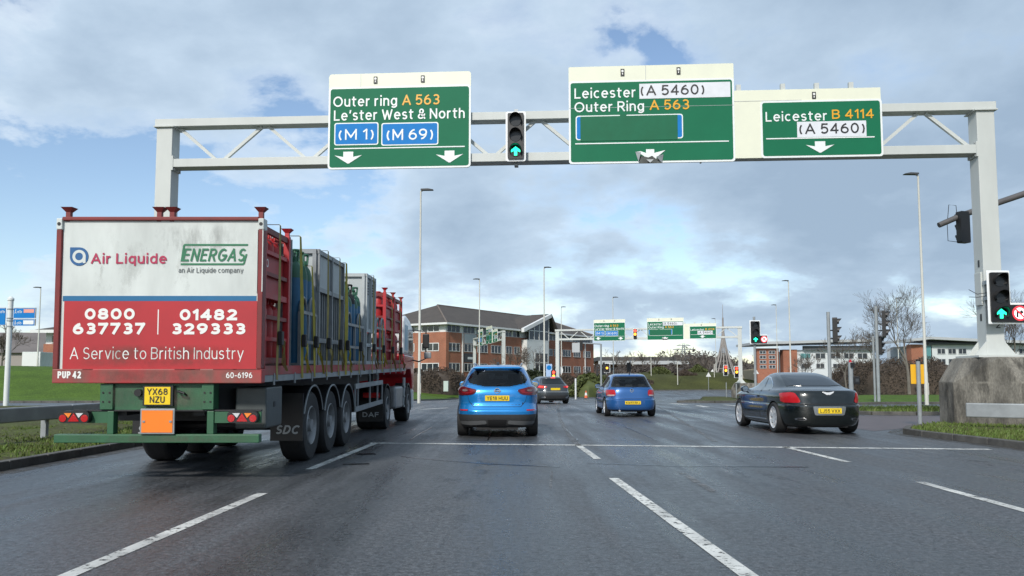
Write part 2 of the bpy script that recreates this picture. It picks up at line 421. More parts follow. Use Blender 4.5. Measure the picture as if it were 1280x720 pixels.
def strip(pts, w, closed=False):
    """a polyline thickened into thin quads (2-D)"""
    out = []
    n = len(pts)
    for i in range(n if closed else n - 1):
        a, b = Vector(pts[i]), Vector(pts[(i + 1) % n]); d = (b - a).normalized(); k = Vector((-d.y, d.x)) * (w / 2); e = d * (w * .35)
        out.append([tuple(a - k - e), tuple(b - k + e), tuple(b + k + e), tuple(a + k - e)])
    return out

# ------------------------------------------------------------------ lettering: a stroke alphabet after road-sign letters
# each glyph: width, then strokes; numbers are points, a(cx,cy,rx,ry,from,to) is an arc, | lifts the pen
GLYPHS = {
'A': '.72 0,0 .36,1 .72,0 | .13,.31 .59,.31', 'B': '.57 .30,.53 a.30,.765,.24,.235,-90,90 0,1 0,0 .30,0 a.30,.265,.27,.265,-90,90 0,.53', 'C': '.68 a.40,.5,.40,.5,45,315',
'D': '.65 0,0 0,1 .25,1 a.25,.5,.40,.5,90,-90 0,0 0,.2', 'E': '.5 .5,1 0,1 0,0 .5,0 | 0,.52 .44,.52', 'F': '.5 .5,1 0,1 0,0 | 0,.52 .42,.52', 'G': '.7 a.38,.5,.38,.5,50,345 .75,.46 .42,.46', 'H': '.6 0,0 0,1 | .6,0 .6,1 | 0,.52 .6,.52',
'I': '0 0,0 0,1', 'J': '.38 .38,1 .38,.22 a.19,.22,.19,.22,0,-170', 'K': '.58 0,0 0,1 | .55,1 0,.42 | .2,.62 .58,0', 'L': '.46 0,1 0,0 .46,0', 'M': '.76 0,0 0,1 .38,.22 .76,1 .76,0',
'N': '.62 0,0 0,1 .62,0 .62,1', 'O': '.84 a.42,.5,.42,.5,0,360', 'P': '.56 0,0 0,1 .3,1 a.3,.74,.26,.26,90,-90 0,.48', 'R': '.58 0,0 0,1 .3,1 a.3,.74,.26,.26,90,-90 0,.48 | .28,.48 .58,0',
'S': '.54 a.27,.745,.25,.255,30,270 a.27,.245,.27,.245,90,-150', 'U': '.58 0,1 0,.29 a.29,.29,.29,.29,180,360 .58,1', 'V': '.66 0,1 .33,0 .66,1', 'W': '.96 0,1 .24,0 .48,.9 .72,0 .96,1',
'X': '.6 0,0 .6,1 | 0,1 .6,0', 'Y': '.6 0,1 .3,.45 .6,1 | .3,.45 .3,0', 'Z': '.56 0,1 .54,1 0,0 .56,0',
'0': '.56 a.28,.5,.28,.5,0,360', '1': '.2 0,.80 .2,1 .2,0', '2': '.54 a.26,.73,.25,.27,165,-30 0,0 .54,0', '3': '.52 a.25,.755,.24,.245,150,-90 a.25,.255,.27,.255,90,-150', '4': '.58 .43,0 .43,1 0,.27 .58,.27',
'5': '.52 .48,1 .08,1 .03,.50 a.24,.32,.28,.32,135,-145', '6': '.56 a.28,.3,.28,.3,0,360 | a.5,.3,.5,.7,180,98', '7': '.52 0,1 .52,1 .16,0', '8': '.54 a.27,.76,.23,.24,0,360 | a.27,.26,.27,.26,0,360', '9': '.56 a.28,.7,.28,.3,0,360 | a.06,.7,.5,.7,0,-82',
'a': '.45 a.23,.5,.21,.22,155,0 .44,0 | .44,.42 .2,.42 a.2,.21,.2,.21,90,270 .44,.14', 'b': '.5 0,1 0,0 | a.25,.36,.25,.36,0,360', 'c': '.46 a.27,.36,.27,.36,50,310', 'd': '.5 .5,1 .5,0 | a.25,.36,.25,.36,0,360',
'e': '.52 0,.38 .52,.38 a.26,.36,.26,.36,3,318', 'g': '.5 a.25,.36,.25,.36,0,360 | .5,.72 .5,-.04 a.25,-.04,.25,.2,0,-150', 'h': '.46 0,0 0,1 | 0,.45 a.23,.45,.23,.27,180,0 .46,0', 'i': '0 0,0 0,.70 | 0,1.02 0,1.06',
'l': '.12 0,1 0,.12 a.12,.12,.12,.12,180,270', 'm': '.8 0,0 0,.72 | 0,.5 a.2,.5,.2,.22,180,0 .4,0 | .4,.5 a.6,.5,.2,.22,180,0 .8,0', 'n': '.46 0,0 0,.72 | 0,.45 a.23,.45,.23,.27,180,0 .46,0', 'o': '.54 a.27,.36,.27,.36,0,360',
'p': '.5 0,.72 0,-.25 | a.25,.36,.25,.36,0,360', 'q': '.5 .5,.72 .5,-.25 | a.25,.36,.25,.36,0,360', 'r': '.28 0,0 0,.72 | 0,.45 a.24,.45,.24,.27,180,75', 's': '.4 a.2,.545,.19,.175,25,270 a.2,.185,.2,.185,90,-155',
't': '.32 .12,.95 .12,.15 a.27,.15,.15,.15,180,285 | 0,.72 .32,.72', 'u': '.46 0,.72 0,.25 a.23,.25,.23,.25,180,360 .46,.72 | .46,.25 .46,0', 'v': '.48 0,.72 .24,0 .48,.72', 'y': '.5 0,.72 .25,0 | .5,.72 .16,-.25',
'&': '.64 .64,0 .17,.62 a.31,.79,.18,.21,215,-35 .1,.4 a.25,.22,.25,.22,145,300 .62,.44', "'": '.06 .02,.78 .06,1', '(': '.24 a.54,.42,.50,.76,138,222', ')': '.24 a-.30,.42,.50,.76,42,-42', '-': '.3 0,.4 .3,.4', ' ': '.14',
}
def _paths(ch):
    tk = GLYPHS[ch].split(); w = float(tk[0]); out = [[]]; flat_ = [[False, False]]
    for k in tk[1:]:
        if k == '|': out.append([]); flat_.append([False, False]); continue
        if k[0] == 'a':
            cx, cy, rx, ry, a0, a1 = map(float, k[1:].split(','))
            n = max(4, int(abs(a1 - a0) / 18))
            if not out[-1]: flat_[-1][0] = False
            for i in range(n + 1):
                a = R(a0 + (a1 - a0) * i / n); q = (cx + rx * math.cos(a), cy + ry * math.sin(a))
                if not out[-1] or math.dist(out[-1][-1], q) > .012: out[-1].append(q)
            flat_[-1][1] = False
        else:
            if not out[-1]: flat_[-1][0] = True
            out[-1].append(tuple(map(float, k.split(',')))); flat_[-1][1] = True
    return w, [(p, f) for p, f in zip(out, flat_) if len(p) > 1]
def ribbon(mb, pts, s, y, ends=(True, True), put=None):
    """a flat pen stroke of width s through 2-D points"""
    P = [Vector(p) for p in pts]; closed = (P[0] - P[-1]).length < s * .15 and len(P) > 4
    if closed: P = P[:-1]
    n = len(P); seg = [(P[(i + 1) % n] - P[i]).normalized() for i in range(n if closed else n - 1)]
    if not closed:
        if ends[0]: P[0] = P[0] - seg[0] * s * .46
        if ends[1]: P[-1] = P[-1] + seg[-1] * s * .46
    Lf, Rt = [], []
    for i in range(n):
        a = seg[i - 1] if (i > 0 or closed) else seg[0]; b = seg[i % len(seg)] if (i < n - 1 or closed) else seg[-1]
        m = a + b
        m = m.normalized() if m.length > 1e-4 else a
        k = Vector((-m.y, m.x)); c = max(.42, k.dot(Vector((-a.y, a.x)))); k = k * (s / 2 / c)
        Lf.append(P[i] + k); Rt.append(P[i] - k)
    put = put or (lambda q: (q[0], y, q[1]))
    vs_ = [put(q) for q in Lf] + [put(q) for q in Rt]
    mb.add(vs_, [(i, (i + 1) % n, n + (i + 1) % n, n + i) for i in range(n if closed else n - 1)])
def text(s, parent, m, x, z, h, w=None, y=-0.01, bold=0.0, shear=0.0, center=False, name='lettering', axis='y'):
    """lettering whose capitals stand h high on the baseline z, starting at x (or centred on it), optionally w wide; faces -y"""
    s = s.replace('\u2019', "'")
    sw = (bold if bold >= .05 else .13 + bold * .6) * h
    G = [_paths(c) for c in s]; gap = .16
    core = sum(g[0] for g in G) + gap * (len(G) - 1); ink = sum(1 for c in s if c != ' ') * sw
    k = (w - ink) / core if w else h
    W_ = core * k + ink
    cx = x - W_ / 2 if center else x
    mb = MB(); lay = 0
    for c, (gw, paths) in zip(s, G):
        a = sw / 2 if c != ' ' else 0
        for p, fl in paths:
            q = [(cx + a + u * k, z + sw / 2 + v * (h - sw)) for u, v in p]
            q = [(u + (v - z) * shear, v) for u, v in q]
            # sharp corners are lapped, not mitred
            runs, cur = [], [q[0]]
            for i in range(1, len(q)):
                cur.append(q[i])
                if i < len(q) - 1:
                    d0, d1 = Vector(q[i]) - Vector(q[i - 1]), Vector(q[i + 1]) - Vector(q[i])
                    if d0.length > 1e-6 and d1.length > 1e-6 and d0.angle(d1) > R(50): runs.append(cur); cur = [q[i]]
            runs.append(cur)
            for j, rn_ in enumerate(runs):
                ends = (fl[0] if j == 0 else True, fl[1] if j == len(runs) - 1 else True)
                yy = y - .0005 * (lay % 8); lay += 1
                if axis == 'y': ribbon(mb, rn_, sw, yy, ends)
                else: ribbon(mb, rn_, sw, yy, ends, put=lambda r_, yy=yy: (yy, r_[0], r_[1]))
        cx += gw * k + gap * k + (sw if c != ' ' else 0)
    return mb.build(name, m, parent, recalc=False)

# ------------------------------------------------------------------ things that repeat: signals, lamps
E = dict(
    red=mat('lit red lens', (1.0, 0.05, 0.03), 0.3, emit=3.0),
    amber=mat('lit amber lens', (1.0, 0.40, 0.03), 0.3, emit=2.6),
    green=mat('lit green arrow', (0.02, 1.0, 0.50), 0.3, emit=1.6),
    off=mat('unlit lens', (0.016, 0.018, 0.02), 0.25),
    sigw=mat('white signal border', (0.78, 0.80, 0.80), 0.4),
    sigsign=mat('lit white sign disc', (1.0, 0.93, 0.93), 0.4, emit=0.55),
    sigred=mat('lit red sign ring', (0.80, 0.05, 0.07), 0.4, emit=0.45),
)
def arrow_up(cx, cz, s):
    return [(cx - .16 * s, cz - s * .5), (cx + .16 * s, cz - s * .5), (cx + .16 * s, cz + .02 * s), (cx + .5 * s, cz - .15 * s), (cx + .5 * s, cz + .1 * s), (cx, cz + s * .5),
            (cx - .5 * s, cz + .1 * s), (cx - .5 * s, cz - .15 * s), (cx - .16 * s, cz + .02 * s)]
def signal_head(t, w=0.52, h=1.34, lit=(), x=0, z=0, y=0, board=True, ext=False, detail=True):
    """three-lamp signal head facing -y, centred at (x,z); lit: list of (lamp 0..2, colour, shape)"""
    e = 0.40
    if board:
        if ext:
            P = [(-w / 2, -h / 2), (w / 2 + e, -h / 2), (w / 2 + e, -h / 2 + .54), (w / 2, -h / 2 + .54), (w / 2, h / 2), (-w / 2, h / 2)]
        else: P = rrect(-w / 2, w / 2, -h / 2, h / 2, .06)
        MB().extr([(x + a, z + b) for a, b in P], y, y + .035).build('backing_board', E['sigw'], t, bevel=0.0 if not ext else .02)
    g = .055 if board else 0
    hb = MB().extr([(x + a, z + b) for a, b in rrect(-w / 2 + g, w / 2 - g, -h / 2 + g, h / 2 - g, .04)], y - .05, y + (.02 if board else .14))
    if ext: hb.box(x + w / 2 - g - .005, x + w / 2 + e - g, y - .048, y + .02, z - h / 2 + g, z - h / 2 + .54 - g)
    if board: hb.box(x - w * .3, x + w * .3, y + .03, y + .2, z - h * .42, z + h * .42)
    hb.build('housing', M['black'], t)
    pitch = (h - 2 * g) / 3; r = min(pitch, w - 2 * g) * .40
    for i in range(3):
        cz = z + (1 - i) * pitch
        L = [q for q in lit if q[0] == i]
        MB().extr(disc(x, cz, r * .93), y - .062, y - .045).build('lens', E[L[0][1]] if L and L[0][2] == 'disc' else E['off'], t)
        if L and L[0][2] == 'arrow':
            MB().extr(arrow_up(x, cz, r * 1.45), y - .07, y - .055).build('arrow', E[L[0][1]], t)
        vz = MB()
        n = 14; a0, a1 = R(-35), R(215)
        for k in range(n):
            qa, qb = a0 + (a1 - a0) * k / n, a0 + (a1 - a0) * (k + 1) / n
            def dep(a): return (.55 + .75 * max(0, math.sin(a))) * r
            for (rr, fl) in ((r, 0), (r - .012, 1)):
                vz.quad((x + rr * math.cos(qa), y - .045, cz + rr * math.sin(qa)), (x + rr * math.cos(qb), y - .045, cz + rr * math.sin(qb)),
                        (x + rr * math.cos(qb), y - .045 - dep(qb), cz + rr * math.sin(qb)), (x + rr * math.cos(qa), y - .045 - dep(qa), cz + rr * math.sin(qa)))
        vz.build('visor', M['black'], t, recalc=False)
    if ext:
        cx, cz = x + w / 2 + e / 2 - .055 + .03, z - h / 2 + .27
        sg = MB().extr(disc(cx, cz, .185, 28), y - .056, y - .04).build('turn_sign', E['sigsign'], t)
        rg = MB(); ring(rg, cx, cz, .145, .19, y - .062, y - .05)
        for q in strip([(cx - .11, cz + .11), (cx + .11, cz - .11)], .035): rg.extr(q, y - .064, y - .052)
        rg.build('ring', E['sigred'], sg)
        a = MB()
        a.extr([(cx - .085, cz - .10), (cx - .04, cz - .10), (cx - .04, cz + .0), (cx + .02, cz + .0), (cx + .02, cz - .04), (cx + .1, cz + .025), (cx + .02, cz + .09), (cx + .02, cz + .05), (cx - .085, cz + .05)], y - .06, y - .048)
        a.build('arrow', M['ink'], sg)

def lamp_post(px, ytop, Y, arm, label, r=.09, side=1, mat_='lampgrey', group='street lamps along the roads', base=None, lantern=.62):
    arm = .10
    p = pt(px, ytop, Y); z0 = gz(Y) if base is None else base
    H = p.z - z0
    t = thing('street_lamp', label, 'street lamp', (p.x, Y, z0), 0, group)
    c = MB().tube([(0, 0, -.3), (0, 0, 1.6), (0, 0, 1.65), (0, 0, H)], [r, r, r * .8, r * .5], 10)
    smooth30(c.build('column', M[mat_], t))
    MB().box(r * .6, r * 1.06, -.06, .06, .5, 1.1).build('access_door', M[mat_], t)
    a = MB()
    e = Vector((side * arm, 0, H + .08))
    a.tube([(0, 0, H - .12), (0, 0, H), (side * .1, 0, H + .05), e], r * .42, 8)
    a.build('bracket', M[mat_], t)
    l = MB()
    l.extr([(e.x - side * .1, e.z - .02), (e.x + side * lantern, e.z - .01), (e.x + side * lantern, e.z + .03), (e.x + side * lantern * .5, e.z + .09), (e.x - side * .1, e.z + .07)], -.14, .14)
    l.build('lantern', M['dlamp'], t, bevel=.02)
    return t
# ------------------------------------------------------------------ ground, roads, kerbs, markings
def sheet(name, xs, ys, dz, m):
    b = MB(); n = len(ys)
    v = [(x, y, gz(y) + dz) for x in xs for y in ys]
    f = [(i * n + j, (i + 1) * n + j, (i + 1) * n + j + 1, i * n + j + 1) for i in range(len(xs) - 1) for j in range(n - 1)]
    return structure(b.add(v, f).build(name, m, smooth=True))
YS = [-8, 4, 14, 24, 34] + [34 + 3 * i for i in range(1, 43)]
sheet('ground', [-1500, -200, 0, 200, 1500], [-300] + YS + [200, 400, 900, 2500], -0.05, M['dullgrass'])
sheet('road', [-130, -60, -20, 0, 20, 60, 130], YS, 0.0, M['road'])

def smst(t): t = max(0, min(1, t)); return t * t * (3 - 2 * t)
def edge_dist(p, poly, closed=True):
    best = 1e9
    for i in range(len(poly)):
        a, b = poly[i], poly[(i + 1) % len(poly)]
        ab = (b[0] - a[0], b[1] - a[1]); L2 = ab[0] ** 2 + ab[1] ** 2
        t = max(0, min(1, ((p[0] - a[0]) * ab[0] + (p[1] - a[1]) * ab[1]) / (L2 + 1e-9)))
        best = min(best, math.hypot(p[0] - a[0] - t * ab[0], p[1] - a[1] - t * ab[1]))
    return best
def inside(p, poly):
    c = False; j = len(poly) - 1
    for i in range(len(poly)):
        a, b = poly[i], poly[j]
        if (a[1] > p[1]) != (b[1] > p[1]) and p[0] < (b[0] - a[0]) * (p[1] - a[1]) / (b[1] - a[1]) + a[0]: c = not c
        j = i
    return c
def densify(pts, step, closed=False):
    out = []
    n = len(pts)
    for i in range(n if closed else n - 1):
        a, b = pts[i], pts[(i + 1) % n]; k = max(1, int(math.dist(a, b) / step))
        out += [(a[0] + (b[0] - a[0]) * t / k, a[1] + (b[1] - a[1]) * t / k) for t in range(k)]
    if not closed: out.append(pts[-1])
    return out
def cdt(poly, res, jitter=0.0):
    n = len(poly)
    pts = [Vector(p) for p in poly]
    xs = [p[0] for p in poly]; ys = [p[1] for p in poly]
    rx, ry = res if isinstance(res, tuple) else (res, res)
    x = min(xs) + rx * .5
    rnd = random.Random(3)
    while x < max(xs):
        y = min(ys) + ry * .5
        while y < max(ys):
            q = (x + rnd.uniform(-jitter, jitter) * rx, y + rnd.uniform(-jitter, jitter) * ry)
            if inside(q, poly): pts.append(Vector(q))
            y += ry
        x += rx
    V, E_, Fc, _, _, _ = delaunay_2d_cdt(pts, [(i, (i + 1) % n) for i in range(n)], [], 1, 1e-6)
    return V, Fc
def grass_area(name, poly, hf, res, m, lift=.10, fall=3.0, bumpy=.05):
    V, Fc = cdt(poly, res, .3)
    rnd = random.Random(5); v = []
    for p in V:
        d = edge_dist(p, poly)
        v.append((p[0], p[1], gz(p[1]) + lift + (hf(p[0], p[1]) if hf else 0) * smst(d / fall) + (rnd.uniform(-bumpy, bumpy) * smst(d / .6))))
    b = MB().add(v, [tuple(f) for f in Fc])
    # skirt
    k = len(poly)
    for i in range(k):
        a, c = poly[i], poly[(i + 1) % k]
        b.quad((*a, gz(a[1]) + lift), (*c, gz(c[1]) + lift), (*c, gz(c[1]) - .1), (*a, gz(a[1]) - .1))
    return structure(b.build(name, m, smooth=50))
def kerb(pts, w=.15, h=.125):
    b = MB(); pts = densify(pts, .9)
    for i in range(len(pts) - 1):
        a, c = Vector(pts[i]), Vector(pts[i + 1]); d = (c - a).normalized() * .006
        a2, c2 = a + d, c - d
        b.beam((a2.x, a2.y, gz(a.y) + h / 2 - .1), (c2.x, c2.y, gz(c.y) + h / 2 - .1), w, h + .2)
    return structure(b.build('kerb', M['kerb'], bevel=.015))

VA = [(-7.05, 2), (-7.05, 14), (-7.05, 26.5), (-7.3, 29.5), (-8.4, 32), (-11, 33.6), (-16, 34.3), (-45, 35), (-45, 2)]
grass_area('left_verge', VA, lambda x, y: .05, 1.2, M['grass'])
kerb(VA[:8])
VB = [(9.55, 2), (9.42, 12), (9.2, 15.5), (9.02, 17.6), (9.1, 18.6), (9.6, 19.5), (10.6, 20.6), (12.4, 22.4), (15.5, 24.4), (22, 26), (45, 28.5), (45, 2)]
grass_area('right_verge', VB, lambda x, y: .05, 1.2, M['grass'])
kerb(VB[:11])
VC = [(12.2, 29), (12.6, 28.2), (14, 27.9), (45, 30.5), (45, 34), (14, 32.4), (12.7, 31.4)]
grass_area('splitter_island', VC, None, 1.2, M['grass']); kerb(VC + VC[:1])
def flat(name, poly, m, dz, res=3.0):
    V, Fc = cdt(densify(poly, 2.5, True), res)
    return structure(MB().add([(p[0], p[1], gz(p[1]) + dz) for p in V], [tuple(f) for f in Fc]).build(name, m))
flat('slip_road_surface', [(8.7, 19.4), (9.5, 20.1), (11, 21.6), (13, 23.4), (17, 25.4), (30, 27.3), (30, 28.6), (14, 27.3), (12, 27.6), (10, 26.5), (8.8, 23.5)], M['redtar'], .004)
EB = [tuple(gp(px, py).xy) for px, py in ((527, 501), (566, 499), (640, 497.5), (700, 492.5), (745, 490), (800, 488.6), (870, 487.8), (940, 487.6))]
VE = [(-90, 42.5), (-45, 43.5), (-22, 46), (-12, 50)] + EB + [(50, 128), (95, 235), (-160, 235), (-160, 42.5)]
def hB(x, y):
    left = smst((-12 - x) / 16)
    h = left * 2.6 * smst((y - 46) / 16) + (1 - left) * (.75 * smst((y - 66) / 14) if x < 6 else 0)
    rr = smst((x - 4) / 8)
    h += rr * (1.75 + .5 * math.sin(x * .21 + 1) + .3 * math.sin(x * .55)) * smst((y - 126) / 14)
    return h
LB = [(-90, 42.5), (-45, 43.5), (-22, 46), (-12, 50)] + EB[:5] + [(9.0, 235), (-160, 235), (-160, 42.5)]
RB = EB[4:] + [(50, 128), (95, 235), (9.0, 235)]
grass_area('far_bank', LB, hB, 3.0, M['brightgrass'], fall=6, bumpy=.12)
grass_area('far_mound', RB, hB, 3.0, M['dullgrass'], fall=6, bumpy=.12)
kerb([(-60, 43.2)] + VE[1:12])
VD = [tuple(gp(px, py).xy) for px, py in ((1062, 506), (1100, 505.5), (1200, 505), (1300, 505))] + [(80, 41), (80, 150), (46, 116), (28, 72), (17.5, 50)]
grass_area('right_bank', VD, lambda x, y: .35 * smst((y - 44) / 20), 2.0, M['brightgrass'], fall=4)
kerb(VD[8:] + VD[:5])
# island that carries the far gantry's right post, and its neighbour
VF = [tuple(p) for p in ((9.6, 46.5), (11.4, 45.2), (13.5, 46.0), (15.5, 52), (26.5, 99), (23.5, 99), (14, 60))]
grass_area('central_island', VF, None, 1.5, M['grass']); kerb(VF + VF[:1])
# footway strip under the far left signals
flat('footway', [tuple(gp(px, py).xy + Vector((0, q))) for px, py, q in ((566, 499, .4), (640, 497.5, .4), (700, 492.5, .4), (745, 490, .4), (745, 490, 7), (700, 492.5, 6), (640, 497.5, 3), (566, 499, 3))], M['footway'], .16, 2)

def markings():
    b = MB(); fb = MB()
    z = .004
    def seg(x0, y0, x1, y1, w, mb=b):
        a, c = Vector((x0, y0)), Vector((x1, y1)); d = (c - a); n = max(1, int(d.length / 1.0)); k = Vector((-d.y, d.x)).normalized() * w / 2
        for i in range(n):
            p, q = a + d * i / n, a + d * (i + 1) / n
            mb.quad((*(p - k), gz(p.y) + z), (*(q - k), gz(q.y) + z), (*(q + k), gz(q.y) + z), (*(p + k), gz(p.y) + z))
    def pseg(p0, p1, w, mb=b):
        a, c = gp(*p0), gp(*p1); seg(a.x, a.y, c.x, c.y, w, mb)
    pseg((60, 736), (328, 617), .12); pseg((387, 587), (468, 554.5), .13)
    pseg((767, 598), (950, 740), .125); pseg((721, 555.5), (747, 574), .12)
    pseg((980, 558.5), (1060, 578), .12); pseg((1150, 603), (1330, 652), .12)
    a, c = gp(462, 554), gp(1238, 562)
    seg(a.x, a.y, c.x, c.y, .20)
    # dashes through the junction and give-way lines far ahead
    for p, q, w in (((838, 504), (858, 506), .3), ((868, 502), (886, 503), .3), ((872, 507), (884, 509), .3), 
                    ((790, 498), (812, 500), .3), ((905, 506), (925, 508), .25), ((560, 510), (525, 512), .25)):
        pseg(p, q, w)
    for p, q, w in (((822, 508), (895, 553), .12), ((850, 590), (895, 617), .10), ((690, 589), (688, 612), .03)):
        pseg(p, q, w, fb)
    pts = [gp(703, 498), gp(697, 508), gp(700, 525), gp(712, 545), gp(722, 556)]
    for a, c in zip(pts, pts[1:]): seg(a.x, a.y, c.x, c.y, .12, fb)
    structure(b.build('road_markings', M['line'], recalc=False))
    structure(fb.build('worn_markings', M['faint'], recalc=False))
    # tar-sealed joint and detector loop cuts, patched strips
    j = MB(); rnd = random.Random(4)
    def wig(pts, w):
        pts = densify(pts, .5)
        pts = [(x + rnd.uniform(-.015, .015), y + rnd.uniform(-.03, .03)) for x, y in pts]
        for q, r_ in zip(pts, pts[1:]):
            d = (Vector(r_) - Vector(q)); k = Vector((-d.y, d.x)).normalized() * w * rnd.uniform(.3, .6)
            q, r_ = Vector(q), Vector(r_)
            j.quad((*(q - k), .006), (*(r_ - k), .006), (*(r_ + k), .006), (*(q + k), .006))
    def L(*pp): return [tuple(gp(*p).xy) for p in pp]
    wig(L((735, 579), (860, 583), (1010, 584)), .06); wig(L((500, 571), (600, 580), (700, 584)), .05)
    wig(L((446, 568), (468, 567.5)), .22); wig(L((428, 581), (462, 580)), .16)
    for px, w in ((2.15, 1.6), (-1.3, 1.7)):
        for dx_ in (-.8, .8):
            wig([(px + dx_, 16.5), (px + dx_, 21)], .03)
        wig([(px - .8, 16.5), (px + .8, 16.5)], .03); wig([(px - .8, 21), (px + .8, 21)], .03)
    # a squared-off reinstatement and a few oil drips in the wheel lanes
    structure(j.build('sealed_joints', mat('bitumen seal', (0.012, 0.013, 0.015), 0.22), recalc=False))
om = wornmat('oil drips', (0.014, 0.014, 0.016), (0.02, 0.02, 0.022), .52, .80, 3.2, .3, (1, .35, 1), 4, True)
def drips(x, y0, y1, w):
    structure(MB().quad((x - w, y0, .0028), (x + w, y0, .0028), (x + w, y1, .0028), (x - w, y1, .0028)).build('oil_drips', om, recalc=False))
drips(-.6, 6, 15.2, .45); drips(3.2, 7, 15, .4); drips(7.0, 8, 14.5, .4)
def gutter(pts, w, side):
    b = MB(); P = densify(pts, .6)
    for p, q in zip(P, P[1:]):
        p, q = Vector(p), Vector(q); d = (q - p).normalized(); k = Vector((-d.y, d.x)) * side
        b.quad((*(p + k * .06), gz(p.y) + .003), (*(q + k * .06), gz(q.y) + .003), (*(q + k * w), gz(q.y) + .003), (*(p + k * w), gz(p.y) + .003))
    structure(b.build('gutter_silt', M['gutter'], recalc=False))
gutter(VA[:6], .42, -1); gutter(VB[:10], .40, 1)
markings()

# blades of grass on the near verges
def blades(name, poly, n, hmin, hmax, seed, keep, m=M['blade'], w=.012):
    rnd = random.Random(seed); b = MB(); xs = [p[0] for p in poly]; ys = [p[1] for p in poly]; c = 0; tries = 0
    while c < n and tries < n * 30:
        tries += 1
        x, y = rnd.uniform(*keep[0]), rnd.uniform(*keep[1])
        if not inside((x, y), poly) or edge_dist((x, y), poly) < .12: continue
        if math.sin(x * 2.1 + math.sin(y * 1.7) * 2) + math.sin(y * 2.7 + x) < rnd.uniform(-2.2, 1.2): continue
        c += 1
        h = rnd.uniform(hmin, hmax) * rnd.choice((.6, 1, 1, 1.3)); a = rnd.uniform(0, 2 * PI); l = rnd.uniform(.1, .8) * h
        k = Vector((math.cos(a), math.sin(a), 0)) * w * rnd.uniform(.6, 1.5); d = Vector((math.cos(a + 1.4), math.sin(a + 1.4), 0)) * l
        p = Vector((x, y, gz(y) + .08))
        b.add([p - k, p + k, p + k * .7 + d * .4 + Vector((0, 0, h * .65)), p + d + Vector((0, 0, h)), p - k * .7 + d * .4 + Vector((0, 0, h * .65))], [(0, 1, 2, 3, 4)])
    return tag(b.build(name, m, recalc=False), 'short rough grass on the verge by the kerb', 'grass', kind='stuff')
tag(blades('verge_grass', VA, 17000, .04, .10, 1, ((-11.5, -7.0), (10, 24))), 'short rough grass on the left verge under the guard rail')
tag(blades('verge_grass', VB, 15000, .04, .11, 2, ((9.0, 14), (12.5, 22))), 'short rough grass on the right verge around the concrete plinth')
tag(blades('verge_grass', VC, 5000, .06, .16, 3, ((12, 22), (27.5, 34)), w=.02), 'strip of short grass on the splitter island beyond the slip road')

# ------------------------------------------------------------------ the near gantry and its signs
GL, GR = pt(211, 158, 22.0), pt(1226, 145, 20.6)
GA = math.atan2(GR.y - GL.y, GR.x - GL.x)
GX = Vector((math.cos(GA), math.sin(GA), 0)); GN = Vector((-math.sin(GA), math.cos(GA), 0)); GO = Vector((GL.x, GL.y, 0))
GLEN = (Vector((GR.x, GR.y, 0)) - GO).length
def gl(px, py, off):
    """pixel -> (along, up) on the gantry's own plane, off metres behind its centre line"""
    d = ray(px, py); o = Vector((0, 0, CH)); t = (GO + GN * off - o).dot(GN) / d.dot(GN); p = o + d * t - GO
    return p.dot(GX), p.z
gt = thing('sign_gantry', 'pale grey lattice gantry spanning the near carriageway above the lorry', 'gantry', GO, GA, 'grey sign gantries over the roads')
top_l, top_r = gl(211, 154, 0)[1], gl(1223, 131, 0)[1]
TZ = (top_l + top_r) / 2
BZ = (gl(320, 206, -.15)[1] + gl(1150, 184.5, -.15)[1]) / 2
def post(x, base):
    p = MB().box(x - .225, x + .225, -.225, .225, base, TZ - .20).build('post', M['gantry'], gt, bevel=.012)
    MB().box(x - .29, x + .29, -.29, .29, TZ - .21, TZ - .18).build('cap_plate', M['gantry'], p)
    return p
PLZ = 1.80
post(0, 0); rp_ = post(GLEN, PLZ)
fl = MB().box(GLEN - .62, GLEN + .62, -.6, .6, PLZ, PLZ + .05)
for s in (-1, 1):
    for yy in (-.2, .2): fl.extr([(GLEN + s * .224, PLZ + .05), (GLEN + s * .52, PLZ + .05), (GLEN + s * .224, PLZ + .42)], yy - .012, yy + .012)
fl.build('base_plate', M['gantry'], rp_)
hh = MB()
for z_ in (2.75, 4.15): hh.box(GLEN - .232, GLEN - .225, -.05, .03, z_, z_ + .18)
hh.build('cable_hole', M['black'], rp_)
MB().box(GLEN - .27, GLEN - .225, -.16, .16, 3.15, 4.0).build('junction_box', M['gantry'], rp_, bevel=.01)
text('2', rp_, M['ink'], GLEN + .02, 2.55, .17, y=-.229)
fl = MB().box(-.6, .6, -.6, .6, .02, .07).build('base_plate', M['gantry'], gt)
MB().box(-.30, GLEN + .30, -.20, .20, TZ - .178, TZ + .04).build('top_chord', M['gantry'], gt, bevel=.008)
MB().box(.225, GLEN - .225, -.22, .22, BZ - .115, BZ + .115).build('bottom_chord', M['gantry'], gt, bevel=.008)
eb = MB().box(.2255, .27, -.235, .235, BZ - .2, BZ + .2).box(GLEN - .27, GLEN - .2255, -.235, .235, BZ - .2, BZ + .2)
eb.build('end_plate', M['gantry'], gt)
bt = MB()
for x_, s_ in ((.27, 1), (GLEN - .27, -1)):
    for yy in (-.17, 0, .17):
        for z_ in (BZ - .165, BZ + .165): bt.cyl((x_, yy, z_), (x_ + s_ * .025, yy, z_), .022, n=6)
bt.build('end_bolts', M['galv'], gt)
for f_ in (.33, .67):
    x_ = GLEN * f_
    sp_ = MB().box(x_ - .02, x_ + .02, -.235, .235, BZ - .15, BZ + .15).box(x_ - .02, x_ + .02, -.215, .215, TZ - .215, TZ + .065); sp_.build('splice_flange', M['gantry'], gt)
nb = 17; bay = (GLEN - .5) / nb
dg_ = MB()
